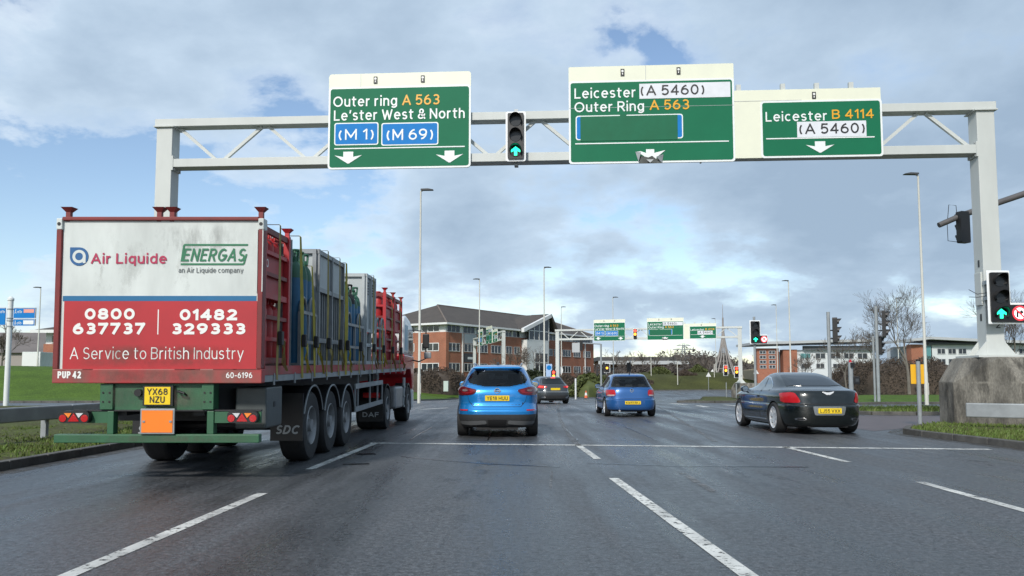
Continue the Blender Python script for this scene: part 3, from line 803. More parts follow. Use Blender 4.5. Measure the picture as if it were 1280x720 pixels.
for i in range(nb):
    xa, xb = .25 + bay * i + .1, .25 + bay * (i + 1) - .1
    za, zb = (TZ - .19, BZ + .11) if i % 2 == 0 else (BZ + .11, TZ - .19)
    o = MB().beam((xa, 0, za), (xb, 0, zb), .085, .085, up=(0, 1, 0)).build('lattice_brace', M['gantry'], gt)

SOFF = -.30
SIGNS = []
def sign(name, label, L, Rr, T, B, corner=.10):
    (u0, _), (u1, _), (_, v1), (_, v0) = gl(*L, SOFF), gl(*Rr, SOFF), gl(*T, SOFF), gl(*B, SOFF)
    uc, vc = (u0 + u1) / 2, v0
    w = GO + GX * uc + GN * SOFF + Vector((0, 0, vc))
    t = thing(name, label, 'road sign', w, GA, 'green direction signs on the gantries')
    t['uc'] = uc; t['vc'] = vc
    SIGNS.append(t)
    def S(px, py):
        u, v = gl(px, py, SOFF); return u - uc, v - vc
    return t, S, (u0 - uc, u1 - uc, v1 - vc)
def board(t, x0, x1, z0, z1, m, y0, y1, r=.09, name='panel'):
    return MB().extr(rrect(x0, x1, z0, z1, r), y0, y1).build(name, m, t)
def lines(t, S, rows):
    for s, m, xl, xr, yt, yb, kw in rows:
        (a, v1), (b, v0) = S(xl, yt), S(xr, yb)
        va = (S(xl, yb)[1] + S(xr, yb)[1]) / 2; vb = (S(xl, yt)[1] + S(xr, yt)[1]) / 2
        text(s, t, m, a, va, vb - va, b - a, y=-.018, **kw)
def down_arrow(t, S, cx, y0, y1, w, name='lane_arrow'):
    x0, z1 = S(cx - w / 2, y0); x1, z0 = S(cx + w / 2, y1); cx_, hw, h = (x0 + x1) / 2, (x1 - x0) / 2, z1 - z0
    P = [(-.36, 1), (.36, 1), (.36, .56), (1, .70), (.05, 0), (-.05, 0), (-1, .70), (-.36, .56)]
    MB().extr([(cx_ + a * hw, z0 + b * h) for a, b in P], -.02, -.008).build(name, M['white'], t)
def hline(t, S, xa, xb, y, w=.03):
    a, z = S(xa, y); b, z2 = S(xb, y); z = (z + z2) / 2
    MB().box(a, b, -.018, -.008, z - w / 2, z + w / 2).build('lane_rule', M['white'], t)
def tags_(t, S, pts, y=-.012):
    for px, py in pts:
        x, z = S(px, py)
        q = MB().box(x - .05, x + .05, y - .012, y, z - .10, z + .09).build('bracket_tag', M['black'], t)
        MB().extr(disc(x, z + .03, .033, 10), y - .015, y - .011).box(x - .012, x + .012, y - .015, y - .011, z - .07, z - .02).build('tag_mark', M['wplate'], q)
B6 = dict(bold=.018)
# left sign
t, S, (x0, x1, zt) = sign('direction_sign', 'green sign reading Outer ring A 563 with two blue panels on the near gantry', (410.5, 152), (588.5, 150), (500, 91), (500, 210.5))
zs = S(500, 107.5)[1]
board(t, x0, x1, zs - .1, zt, M['cream'], .0, .02, .08, 'top_board')
board(t, x0, x1, 0, zs, M['white'], -.004, .05, .10, 'border')
board(t, x0 + .05, x1 - .05, .05, zs - .05, M['green'], -.008, .04, .07)
lines(t, S, [('Outer ring', M['white'], 417, 496.5, 120.2, 133.2, B6), ('A 563', M['orange'], 503, 549.5, 118.3, 131.3, dict(bold=.03)),
             ('Le\u2019ster West & North', M['white'], 417.8, 581, 136.6, 149.6, B6)])
for xa, xb, tx in ((418.3, 473, ('(M 1)', 423, 468)), (477, 548, ('(M 69)', 483, 542))):
    (a, z1), (b, z0) = S(xa, 154), S(xb, 181)
    o = board(t, a, b, z0, z1, M['white'], -.014, -.006, .06, 'motorway_panel')
    MB().extr(rrect(a + .03, b - .03, z0 + .03, z1 - .03, .045), -.018, -.006).build('panel_face', M['blue'], o)
    (ta, tz1), (tb, tz0) = S(tx[1], 162), S(tx[2], 174.5)
    text(tx[0], o, M['white'], ta, tz0 , (tz1 - tz0), tb - ta, y=-.022, bold=.02)
hline(t, S, 418, 581, 184.7)
down_arrow(t, S, 435.5, 190.2, 204.3, 34); down_arrow(t, S, 562, 188.8, 203, 34)
tags_(t, S, ((469.5, 100), (528.5, 98.5)))
MB().box(S(451, 100)[0] - .006, S(451, 100)[0] + .006, -.006, .01, zs + .005, zt - .01).build('board_joint', M['galv'], t)
# middle sign
t, S, (x0, x1, zt) = sign('direction_sign', 'largest green sign, Leicester (A 5460), with a torn arrow, on the near gantry', (711, 145), (918, 140), (814, 81.5), (814, 203.5))
zs = S(814, 99.5)[1]
board(t, x0, x1, zs - .1, zt, M['cream'], .0, .02, .03, 'top_board')
board(t, x0, x1, 0, zs, M['white'], -.004, .05, .08, 'border')
gpn = board(t, x0 + .05, x1 - .05, .05, zs - .05, M['green'], -.008, .04, .06)
(a, z1), (b, z0) = S(799, 105.0), S(913, 121.2)
MB().box(a, b, -.014, -.006, z0, z1).build('patch', M['patchw'], t)
lines(t, S, [('Leicester', M['white'], 718, 795, 110.0, 122.8, B6), ('(A 5460)', M['ink'], 800, 881, 106.2, 119, dict(bold=.15)),
             ('Outer Ring', M['white'], 718, 805, 127.2, 139.8, B6), ('A 563', M['orange'], 812, 861.5, 124.8, 137.3, dict(bold=.03))])
(a, z1), (b, z0) = S(719.5, 145), S(854, 173)
o = board(t, a, b, z0, z1, M['white'], -.012, -.006, .07, 'motorway_panel')
MB().extr(rrect(a + .03, b - .03, z0 + .03, z1 - .03, .05), -.016, -.006).build('panel_face', M['blue'], o)
cv = MB().box(S(725.5, 160)[0], S(847, 160)[0], -.021, -.006, z0 - .03, z1 - .028).box(S(775, 160)[0], S(783, 160)[0], -.0212, -.006, z1 - .04, z1 + .01)
cv.build('cover_patch', M['green2'], t)
hline(t, S, 719, 911, 178.3)
ax, az = S(815, 196)
P = [(-.16, .20), (.06, .20), (.06, .10), (.36, .17), (.12, -.02), (.10, -.10), (-.02, -.03), (-.12, -.06), (-.22, .02), (-.40, .14), (-.30, .15), (-.16, .10)]
MB().extr([(ax + u * .98, az + v) for u, v in P], -.022, -.008).build('torn_arrow', M['white'], t)
tr = MB().extr([(ax - .34, -.02), (ax - .30, az + .02), (ax - .18, az + .0), (ax - .10, az - .02), (ax, az + .02), (ax + .1, az - .06), (ax + .22, az - .04), (ax + .26, -.02)], -.026, -.012)
tr.build('torn_hole', mat('torn dark sheet', (.05, .055, .05), .5, var=.7, vscale=9), t)
fl_ = MB().add([(ax - .36, -.06, .02), (ax - .44, -.02, az + .14), (ax - .30, -.12, az + .10), (ax + .26, -.02, -.02), (ax + .10, -.13, az - .03), (ax + .30, -.03, az + .06), (ax - .06, -.10, -.02), (ax - .16, -.09, .07), (ax + .03, -.12, .06)], [(0, 1, 2), (3, 5, 4), (6, 8, 7)])
fl_.build('bent_metal', M['galv'], t, recalc=False)
tags_(t, S, ((778, 90.5), (848, 88.5)))
MB().box(x0 + .01, x1 - .01, -.0105, -.004, S(760, 134.7)[1] - .004, S(760, 134.7)[1] + .004).build('sheet_joint', M['galv'], t)
MB().box(S(807, 90)[0] - .006, S(807, 90)[0] + .006, -.004, .01, zs + .005, zt - .01).build('board_joint', M['galv'], t)
# right sign with its long cream backing
t, S, (x0, x1, zt) = sign('direction_sign', 'green sign reading Leicester B 4114 on long cream backing, near gantry', (918.5, 160), (1102, 150), (1015, 111), (1025, 196))
board(t, x0, x1, 0.0, zt, M['cream'], .006, .03, .02, 'top_board')
(a, z1), (b, _) = S(950, 126.5), S(1102, 126.5); z0 = 0
board(t, a, b, -.01, z1, M['white'], -.004, .05, .08, 'border')
board(t, a + .05, b - .05, .04, z1 - .05, M['green'], -.008, .04, .06)
(pa, q1), (pb, q0) = S(996, 152.5), S(1083, 170.3)
MB().box(pa, pb, -.014, -.006, q0, q1).build('patch', M['patchw'], t)
lines(t, S, [('Leicester', M['white'], 956.6, 1034, 139.5, 151.6, B6), ('B 4114', M['orange'], 1039.5, 1092, 136.8, 148.4, dict(bold=.03)), ('(A 5460)', M['ink'], 998, 1081.5, 154.2, 167.2, dict(bold=.15))])
hline(t, S, 957.5, 1093, 172.5)
down_arrow(t, S, 1025, 177.2, 190.7, 36)
tags_(t, S, ((1017.5, 119),), y=.006)
MB().box(x0, x0 + .35 * 5, -.0, .0055, zt - .30, zt - .29).build('sheet_joint', M['galv'], t)
lg = MB()
for px, py in ((923.5, 111), (979, 107.5), (1021.5, 105.5), (1064.5, 104)):
    x, z = S(px, 107); lg.box(x - .06, x + .06, .03, .12, zt - .1, zt + .17)
lg.build('lifting_lug', M['gantry'], t)

def gantry_signal(label, lit, M4=None):
    u, v = gl(645, 172, SOFF)
    t = thing('traffic_signal', label, 'traffic light', GO + GX * u + GN * (SOFF - .12) + Vector((0, 0, v)), GA, 'signal heads hung on the gantries')
    t['uc'] = u; t['vc'] = v
    signal_head(t, .54, 1.36, lit)
    MB().box(-.05, .05, .18, .40, -.75, .8).build('hanger', M['galv'], t)
    return t
gantry_signal('signal head with a lit green up arrow hung on the near gantry', [(2, 'green', 'arrow')])

# concrete plinth under the right post
def plinth(loc, rz, label, sx=1.0):
    t = thing('concrete_plinth', label, 'plinth', loc, rz, 'concrete plinths under the gantry posts')
    A = [(-1.08, -.20), (-.02, -1.30), (3.2, -1.30), (3.2, 1.5), (-.40, 1.5), (-1.08, .6)]
    B = [(-1.08, -.20), (-.01, -1.28), (3.2, -1.28), (3.2, 1.5), (-.40, 1.5), (-1.08, .6)]
    C = [(-.74, -.15), (-.36, -.98), (3.2, -.98), (3.2, 1.4), (-.3, 1.4), (-.74, .5)]
    b = MB(); lv = [(A, -.2), (B, 1.18), (C, 1.80)]
    for P, z in lv: b.v += [(x, y, z) for x, y in P]
    for k in range(2):
        for i in range(6): b.f.append((k * 6 + i, k * 6 + (i + 1) % 6, k * 6 + 6 + (i + 1) % 6, k * 6 + 6 + i))
    b.f.append(tuple(range(12, 18)))
    k = b.build('block', M['conc'], t, bevel=.04)
    st = MB(); e = .006
    def q4(p0, p1, r0, r1, z0, z1, o): st.quad((p0[0] + o[0], p0[1] + o[1], z0), (p1[0] + o[0], p1[1] + o[1], z0), (r1[0] + o[0], r1[1] + o[1], z1), (r0[0] + o[0], r0[1] + o[1], z1))
    q4(A[1], A[2], B[1], B[2], .0, 1.15, (0, -.022)); q4(A[0], A[1], B[0], B[1], .0, 1.15, (-.02, -.014)); q4(A[5], A[0], B[5], B[0], 0, 1.15, (-.012, 0))
    q4(B[1], B[2], C[1], C[2], 1.2, 1.78, (0, -.02)); q4(B[0], B[1], C[0], C[1], 1.2, 1.78, (-.022, -.016))
    st.build('water_stain', M['stain'], k, recalc=False)
    return t
plinth((GR.x, GR.y, 0), GA, 'massive weathered concrete plinth under the near gantry right post')

# signal with the banned turn sign on the right post
p = pt(1249, 371.5, GR.y - .55)
t = thing('traffic_signal', 'white bordered signal with green arrow and banned right turn disc, on the near gantry post', 'traffic light', p, GA + R(3))
signal_head(t, .58, 1.36, [(2, 'green', 'arrow')], ext=True)
MB().box(-.2, .1, .19, .36, -.05, .05).box(-.2, .1, .19, .36, .35, .45).build('bracket', M['galv'], t)
wr = MB().tube([(-.52, .42, .24), (-.42, .22, .10), (-.15, .16, .14)], .008, 5).tube([(-.52, .42, .05), (-.42, .22, .02), (-.15, .16, .06)], .008, 5)
wr.build('cable', M['black'], t)

# the far gantry: same kit, further down the road
FO = pt(697, 420, 100.5); FR = pt(917, 420, 94.5)
FA = math.atan2(FR.y - FO.y, FR.x - FO.x)
FORG = Vector((FO.x, FO.y, -1.0)); FX = Vector((math.cos(FA), math.sin(FA), 0)); FN = Vector((-math.sin(FA), math.cos(FA), 0))
def copy_gantry(org, ang, glabel, slabels):
    X = Vector((math.cos(ang), math.sin(ang), 0)); N = Vector((-math.sin(ang), math.cos(ang), 0))
    g = copy_tree(gt); g.location = org; g.rotation_euler = (0, 0, ang); g['label'] = glabel
    for s, lb in zip(SIGNS, slabels):
        if lb is None: continue
        c = copy_tree(s); c.location = org + X * s['uc'] + N * SOFF + Vector((0, 0, s['vc'])); c.rotation_euler = (0, 0, ang); c['label'] = lb
    return X, N
copy_gantry(FORG, FA, 'distant grey lattice gantry beyond the blue hatchback, facing the camera',
            ('small distant green sign with two blue panels on the far gantry', 'distant green sign with a broken outline box, middle of the far gantry', 'distant green sign on cream backing, right end of the far gantry'))
plinth(FORG + FX * GLEN, FA, 'distant concrete plinth under the far gantry right post')
u, v = gl(645, 172, SOFF)
t = thing('traffic_signal', 'distant signal head showing red and amber hung on the far gantry', 'traffic light', FORG + FX * u + FN * (SOFF - .12) + Vector((0, 0, v)), FA, 'signal heads hung on the gantries')
signal_head(t, .54, 1.36, [(0, 'red', 'disc'), (1, 'amber', 'disc')])
TO = pt(593, 440, 134); TR = pt(628.5, 440, 113.0)
TA = math.atan2(TR.y - TO.y, TR.x - TO.x)
copy_gantry(Vector((TO.x, TO.y, -.4)), TA, 'distant gantry seen almost edge on in front of the brick office', ('edge-on green sign furthest along the side road gantry', 'edge-on green sign in the middle of the side road gantry', 'edge-on green sign nearest on the side road gantry'))
# ------------------------------------------------------------------ cars
def pchip(xs, ys, q):
    xs, ys = np.array(xs, float), np.array(ys, float); h = np.diff(xs); d = np.diff(ys) / h
    m = np.zeros(len(xs)); m[0], m[-1] = d[0], d[-1]
    for i in range(1, len(xs) - 1):
        if d[i - 1] * d[i] > 0:
            w1, w2 = 2 * h[i] + h[i - 1], h[i] + 2 * h[i - 1]; m[i] = (w1 + w2) / (w1 / d[i - 1] + w2 / d[i])
    i = np.clip(np.searchsorted(xs, q, side='right') - 1, 0, len(h) - 1); t = (q - xs[i]) / h[i]
    return ((1 + 2 * t) * (1 - t) ** 2 * ys[i] + t * (1 - t) ** 2 * h[i] * m[i] + t * t * (3 - 2 * t) * ys[i + 1] + t * t * (t - 1) * h[i] * m[i + 1])
def outline(w, y0, y1, n, N):
    th = np.linspace(0, 2 * PI, 1441) - PI / 2
    c, s = np.cos(th), np.sin(th)
    x = w * np.sign(c) * np.abs(c) ** (2 / n); y = (y0 + y1) / 2 + (y1 - y0) / 2 * np.sign(s) * np.abs(s) ** (2 / n)
    L = np.concatenate([[0], np.cumsum(np.hypot(np.diff(x), np.diff(y)))]); q = np.linspace(0, L[-1], N + 1)[:-1]
    return np.interp(q, L, x), np.interp(q, L, y)
def body_mesh(levels, length, N=88, sub=5):
    """levels: (z, half width, rear inset, front inset, squareness); rear end at y=0"""
    zs = [l[0] for l in levels]
    q = np.concatenate([np.linspace(a, b, sub, endpoint=False) for a, b in zip(zs, zs[1:])] + [[zs[-1]]])
    P = [pchip(zs, [l[k] for l in levels], q) for k in range(1, 5)]
    b = MB(); k = len(q)
    for i in range(k):
        x, y = outline(P[0][i], P[1][i], length - P[2][i], P[3][i], N)
        b.v += [(float(x[j]), float(y[j]), float(q[i])) for j in range(N)]
    for i in range(k - 1):
        for j in range(N): b.f.append((i * N + j, i * N + (j + 1) % N, (i + 1) * N + (j + 1) % N, (i + 1) * N + j))
    b.f.append(tuple(range(N))[::-1]); b.f.append(tuple((k - 1) * N + j for j in range(N)))
    return b
RAYS = dict(rear=(Vector((0, -8, 0)), Vector((0, 1, 0)), lambda u, v: Vector((u, -8, v))),
            front=(None, Vector((0, -1, 0)), lambda u, v: Vector((u, 14, v))),
            left=(None, Vector((1, 0, 0)), lambda u, v: Vector((-8, u, v))),
            right=(None, Vector((-1, 0, 0)), lambda u, v: Vector((8, u, v))),
            top=(None, Vector((0, 0, -1)), lambda u, v: Vector((u, v, 8))))
def patch(bvh, poly, view, off, m, name, parent, res=.07, sink=.02, smooth=True):
    """a panel cut to a 2-D outline and laid on the body's surface as the given side sees it"""
    _, d, org = RAYS[view]
    per = densify(poly, res * .7, True)
    V, Fc = cdt(per, res)
    top, keep = [], {}
    b = MB()
    for i, p in enumerate(V):
        h = bvh.ray_cast(org(p[0], p[1]), d)
        if h[0] is None: continue
        nrm = h[1] if h[1].dot(d) < 0 else -h[1]
        keep[i] = len(b.v); b.v.append(tuple(h[0] + nrm * off))
    for f in Fc:
        if all(i in keep for i in f): b.f.append(tuple(keep[i] for i in f))
    cnt = {}
    for f in b.f:
        for i in range(len(f)):
            e = (f[i], f[(i + 1) % len(f)]); cnt[e] = 1
    base = len(b.v); low = {}
    for (a, c) in list(cnt):
        if (c, a) not in cnt:
            for q in (a, c):
                if q not in low: low[q] = len(b.v); b.v.append(tuple(Vector(b.v[q]) + d * (sink + off)))
            b.f.append((a, low[a], low[c], c))
    return b.build(name, m, parent, smooth=45 if smooth else False)
def mirror(poly): return [(-u, v) for u, v in poly][::-1]

WHEELS = {}
def wheel_parts(R_, w, style):
    key = (R_, w, style)
    if key in WHEELS: return WHEELS[key]
    s = R_ / .34
    rr = R_ * (.66 if style != 'lux' else .72)
    ty = MB().lathe([(rr, -w * .46), (R_ * .93, -w * .5), (R_ * .985, -w * .42), (R_, -w * .2), (R_, w * .2), (R_ * .985, w * .42), (R_ * .93, w * .5), (rr, w * .46), (rr * .97, w * .3), (rr * .97, -w * .3), (rr, -w * .46)], axis='x', n=40)
    ri = MB().lathe([(rr * 1.01, w * .44), (rr * .96, w * .47), (rr * .90, w * .42), (rr * .86, w * .1), (rr * .86, -w * .3)], axis='x', n=40)
    ri.lathe([(0, w * .36), (rr * .22, w * .36), (rr * .26, w * .30)], axis='x', n=20)
    k = {'five': 5, 'lux': 7, 'steel': 9}[style]
    for i in range(k):
        a = 2 * PI * i / k; ca, sa = math.cos(a), math.sin(a); t = Vector((0, -sa, ca)); r_ = Vector((0, ca, sa)); X = Vector((1, 0, 0))
        w0, w1 = rr * .13, rr * .19
        p0, p1 = r_ * rr * .15 + X * w * .36, r_ * rr * .93 + X * w * .43
        dd = X * (-.03)
        ri.add([p0 - t * w0, p0 + t * w0, p1 + t * w1, p1 - t * w1, p0 - t * w0 + dd, p0 + t * w0 + dd, p1 + t * w1 + dd, p1 - t * w1 + dd],
               [(0, 1, 2, 3), (0, 4, 5, 1), (1, 5, 6, 2), (3, 2, 6, 7), (0, 3, 7, 4)])
    dk = MB().lathe([(0, w * .05), (rr * .84, w * .05)], axis='x', n=30)
    WHEELS[key] = (ty, ri, dk); return WHEELS[key]
RIM = mat('alloy rim', (.70, .71, .73), .3, metal=.45)
DISCM = mat('dark brake metal', (.03, .03, .032), .6, metal=.4)  # dark metal for the disc behind the spokes
def wheel(parent, x, y, z, R_, w, style, rim=RIM, rot=0.0, name='wheel'):
    side = 1 if x > 0 else -1
    ty, ri, dk = wheel_parts(R_, w, style)
    o = MB().add(ty.v, ty.f).build(name, M['rubber'], parent, smooth=40)
    o.location = (x - side * w / 2, y, z); o.rotation_euler = (0, 0, (0 if side > 0 else PI) + rot)
    r = MB().add(ri.v, ri.f).build('rim', rim, o, smooth=40)
    MB().add(dk.v, dk.f).build('brake_disc', DISCM, o)
    return o

def glassmat(name, tint):
    if name in MATS: return MATS[name]
    m = bpy.data.materials.new(name); m.use_nodes = True; nt = m.node_tree; nt.nodes.clear()
    tr_ = nt.nodes.new('ShaderNodeBsdfTransparent'); tr_.inputs[0].default_value = (*tint, 1)
    gl_ = nt.nodes.new('ShaderNodeBsdfGlossy'); gl_.inputs['Roughness'].default_value = .03
    fr = nt.nodes.new('ShaderNodeFresnel'); fr.inputs[0].default_value = 1.5
    mx_ = nt.nodes.new('ShaderNodeMixShader'); out = nt.nodes.new('ShaderNodeOutputMaterial')
    nt.links.new(fr.outputs[0], mx_.inputs[0]); nt.links.new(tr_.outputs[0], mx_.inputs[1]); nt.links.new(gl_.outputs[0], mx_.inputs[2]); nt.links.new(mx_.outputs[0], out.inputs[0])
    MATS[name] = m; return m
TINT = glassmat('tinted car glass', (.30, .33, .34)); CLEARG = glassmat('clear car glass', (.80, .86, .86))
LINING = mat('dark cabin lining', (.085, .088, .092), .8); SEAT = mat('dark seat fabric', (.022, .023, .026), .8, var=.2)
def cabin(t, y0, y1, w, zs, ztop):
    for x in (-.37, .37):
        s_ = MB().extr(chaikin([(y1 - .15, .35), (y1 + .38, .35), (y1 + .38, .55), (y1 + .06, .58), (y1 - .12, ztop - .22), (y1 - .24, ztop - .22)], 1), x - .24, x + .24, 'x').build('front_seat', SEAT, t, bevel=.03)
        MB().box(x - .14, x + .14, y1 - .26, y1 - .17, ztop - .20, ztop - .01).box(x - .06, x + .06, y1 - .22, y1 - .20, ztop - .25, ztop - .19).build('headrest', SEAT, s_, bevel=.03)
    s_ = MB().extr([(y0 - .05, .45), (y0 + .5, .40), (y0 + .5, .60), (y0 + .12, .62), (y0 - .02, zs), (y0 - .12, zs)], -w, w, 'x').build('rear_seat', SEAT, t, bevel=.03)
    for x in (-.42, .0, .42): MB().box(x - .12, x + .12, y0 - .12, y0 - .04, zs + .01, zs + .16).build('headrest', SEAT, s_, bevel=.03)
    MB().box(-w, w, y1 + .75, y1 + 1.15, .55, zs + .02).build('dashboard', LINING, t, bevel=.05)
    MB().box(-.10, .10, y1 + .55, y1 + .58, ztop - .06, ztop + .01).build('rear_view_mirror', M['black'], t)
def car(name, label, spec, loc, rz, cat='car'):
    t = thing(name, label, cat, loc, rz, 'cars on the carriageway')
    L, paint = spec['L'], spec['paint']
    full = body_mesh(spec['levels'], L, spec.get('N', 88), spec.get('sub', 5))
    me = bpy.data.meshes.new('body'); me.from_pydata(full.v, [], full.f)
    bvh = BVHTree.FromPolygons([Vector(v) for v in full.v], full.f)
    o = link('body', me, paint)
    Rw = spec['R']; ax = (spec['rear_axle'], spec['rear_axle'] + spec['wheelbase'])
    hw = max(l[1] for l in spec['levels'])
    cb = MB()
    for y in ax:
        for s in (-1, 1): cb.cyl((s * (hw - .30), y, Rw * .98), (s * (hw + .3), y, Rw * .98), Rw + spec.get('gap', .05), n=40)
    co = cb.build('cutter', None)
    md = o.modifiers.new('b', 'BOOLEAN'); md.operation = 'DIFFERENCE'; md.object = co; md.solver = 'EXACT'
    dg = bpy.context.evaluated_depsgraph_get(); dg.update()
    nm = bpy.data.meshes.new_from_object(o.evaluated_get(dg))
    bpy.data.objects.remove(o); bpy.data.objects.remove(co)
    # split off the wheel wells / cladding below a line
    bm = bmesh.new(); bm.from_mesh(nm)
    zc = spec.get('clad', 0)
    def take(sel, nme, mt):
        b2 = bm.copy(); b2.faces.ensure_lookup_table()
        kill = [f for f in b2.faces if not sel(f)]
        bmesh.ops.delete(b2, geom=kill, context='FACES')
        m2 = bpy.data.meshes.new(nme); b2.to_mesh(m2); b2.free(); m2.materials.clear()
        return link(nme, m2, mt, t, smooth=38)
    def well(f):
        c = f.calc_center_median()
        for y in ax:
            rr = math.hypot(c.y - y, c.z - Rw * .98)
            if rr < Rw + spec.get('gap', .05) + .012 and abs(c.x) < hw - .02 and (abs(f.normal.x) > .95 and abs(abs(c.x) - (hw - .30)) < .02 or abs(rr - Rw - spec.get('gap', .05)) < .012): return True
        return f.normal.z < -.7 and c.z < spec['levels'][1][0] + .02
    wells = {f.index for f in bm.faces if well(f)}
    holes, frit = set(), set()
    for view, poly in spec.get('windows', ()):
        cu = sum(p[0] for p in poly) / len(poly); cv = sum(p[1] for p in poly) / len(poly)
        for f in bm.faces:
            c = f.calc_center_median(); n = f.normal
            if view == 'rear' and (c.y > L * .45 or n.y > -.15): continue
            if view == 'front' and (c.y < L * .45 or n.y < .15): continue
            if view == 'left' and (c.x > 0 or n.x > -.3): continue
            if view == 'right' and (c.x < 0 or n.x < .3): continue
            q = (c.x, c.z) if view in ('rear', 'front') else ((c.y, c.z) if view in ('left', 'right') else (c.x, c.y))
            if view == 'top' and n.z < .3: continue
            if inside(q, poly):
                (holes if edge_dist(q, poly) > .045 else frit).add(f.index)
    frit -= holes
    wells |= holes | frit
    take(lambda f: f.index in wells and f.index not in holes and f.index not in frit, 'wheel_wells', M['under'])
    if holes:
        take(lambda f: f.index in frit, 'window_surround', M['black'])
        zl = spec['lining']
        lo = take(lambda f: f.index not in wells and f.calc_center_median().z > zl, 'cabin_lining', LINING)
        lm = lo.data; nn = [v.normal.copy() for v in lm.vertices]
        for v, k in zip(lm.vertices, nn): v.co -= k * .03
        cabin(t, *spec['cabin'])
    if zc:
        take(lambda f: f.index not in wells and f.calc_center_median().z < zc, 'lower_cladding', spec['cladmat'])
    take(lambda f: f.index not in wells and f.calc_center_median().z >= zc, 'body', paint)
    bm.free()
    for y in ax:
        for s in (-1, 1): wheel(t, s * spec['track'], y, Rw, Rw, spec['tw'], spec['style'], rot=spec.get('steer', 0) if y == ax[1] else 0)
    MB().cyl((-.7, ax[0], Rw), (.7, ax[0], Rw), .06, n=10).box(-.45, .45, .15, L - .6, .17, .26).build('underbody', M['under'], t)
    return t, bvh

def paintm(name, c, metal=.35, rough=.32): return mat(name, c, rough, metal=metal, coat=.9, spec=.5)
LENSR = mat('red tail lens', (.42, .010, .014), .22, coat=.25, spec=.4)
LENSD = mat('dark red tail lens', (.10, .006, .010), .15, coat=.25, spec=.4)
LENSC = mat('clear tail lens', (.42, .38, .38), .15, coat=.8)
BRAKE = mat('lit brake lens', (1.0, .05, .03), .2, emit=1.8)
GAP = mat('panel gap black', (.008, .008, .009), .6)
def plate(t, bvh, x, z, w, h, s, m=M['yplate'], tilt=0.0):
    hit = bvh.ray_cast(Vector((x, -8, z)), Vector((0, 1, 0)))[0]
    p = MB().extr(rrect(x - w / 2, x + w / 2, z - h / 2, z + h / 2, .012), hit.y - .022, hit.y + .06).build('number_plate', m, t)
    if s: text(s, p, M['ink'], x, z - h * .34, h * .66, w * .86, y=hit.y - .026, bold=.03, center=True)
    return hit
def mirrors(t, bvh, y, z, paint, out=.17, glassy=True):
    for s in (-1, 1):
        h = bvh.ray_cast(Vector((s * 8, y, z)), Vector((-s, 0, 0)))[0]
        x = h.x
        b = MB()
        P = chaikin([(x - s * .02, z - .06), (x + s * out * 1.25, z - .07), (x + s * out * 1.35, z + .07), (x + s * .07, z + .10), (x + s * .03, z + .02)], 2)
        b.extr(P, y - .05, y + .10)
        o = b.build('wing_mirror', paint, t, bevel=.025, seg=3)
        MB().extr([((q[0] - x - s * .12) * .8 + x + s * .12, (q[1] - z) * .8 + z) for q in P], y - .058, y - .045).build('mirror_glass', mat('mirror glass', (.5, .54, .58), .06, metal=1.0), o)
def tailgate(t, bvh, poly, paint, off=.004):
    g = .008
    cx = sum(p[0] for p in poly) / len(poly); cz = sum(p[1] for p in poly) / len(poly)
    big = [(p[0] + math.copysign(g, p[0] - cx), p[1] + math.copysign(g, p[1] - cz)) for p in poly]
    patch(bvh, big, 'rear', .002, GAP, 'panel_gap', t)
    return patch(bvh, poly, 'rear', off, paint, 'tailgate', t)

# --- blue crossover straight ahead
P1 = paintm('bright blue car paint', (.012, .225, .60), .45, .30)
CLAD = mat('grey black cladding', (.030, .031, .033), .55, var=.15, vscale=8)
lv = [(.19, .70, .5, .5, 5), (.22, .83, .16, .2, 5), (.33, .885, .05, .05, 5.2), (.46, .903, .01, .0, 5.4), (.56, .903, 0, 0, 5.4), (.63, .90, .035, .02, 5.2), (.74, .895, .085, .02, 5), (.90, .90, .085, .08, 5), (1.0, .895, .10, .25, 4.8),
      (1.05, .875, .125, .85, 4.6), (1.10, .835, .17, 1.15, 4.4), (1.25, .745, .29, 1.45, 4.2), (1.40, .66, .40, 1.8, 4.2), (1.48, .615, .45, 2.05, 4), (1.535, .55, .53, 2.3, 3.6), (1.565, .44, .80, 2.5, 3.2), (1.575, .25, 1.2, 2.8, 3)]
W = chaikin([(-.50, 1.445), (-.60, 1.33), (-.655, 1.24), (-.60, 1.16), (-.30, 1.095), (.30, 1.095), (.60, 1.16), (.655, 1.24), (.60, 1.33), (.50, 1.445)], 2)
WS = chaikin([(-.72, 1.13), (.72, 1.13), (.52, 1.44), (-.52, 1.44)], 1)
WSD = chaikin([(.62, 1.13), (.95, 1.36), (1.5, 1.455), (2.1, 1.44), (2.75, 1.20), (2.85, 1.10), (1.2, 1.07)], 1)
loc = gp(621.5, 548); loc.y = 17.15; loc.x = (621.5 - 640) / 1000 * 17.15
t, bv = car('crossover_car', 'bright blue crossover with dark tail lamps stopped behind the junction, centre lane', dict(L=4.39, levels=lv, paint=P1, R=.345, rear_axle=.83, wheelbase=2.646, track=.885, tw=.225, style='five', clad=.50, cladmat=CLAD, gap=.045, N=150, sub=8, windows=[('rear', W), ('front', WS)] + [(q, WSD) for q in ('left', 'right')], lining=.98, cabin=(.95, 1.95, .62, 1.10, 1.38)), loc, 0)
tailgate(t, bv, [(-.50, .665), (.50, .665), (.60, .78), (.66, 1.0), (.66, 1.12), (.58, 1.135), (.30, 1.075), (-.30, 1.075), (-.58, 1.135), (-.66, 1.12), (-.66, 1.0), (-.60, .78)], P1)
patch(bv, W, 'rear', .008, TINT, 'rear_window', t, sink=-.006)
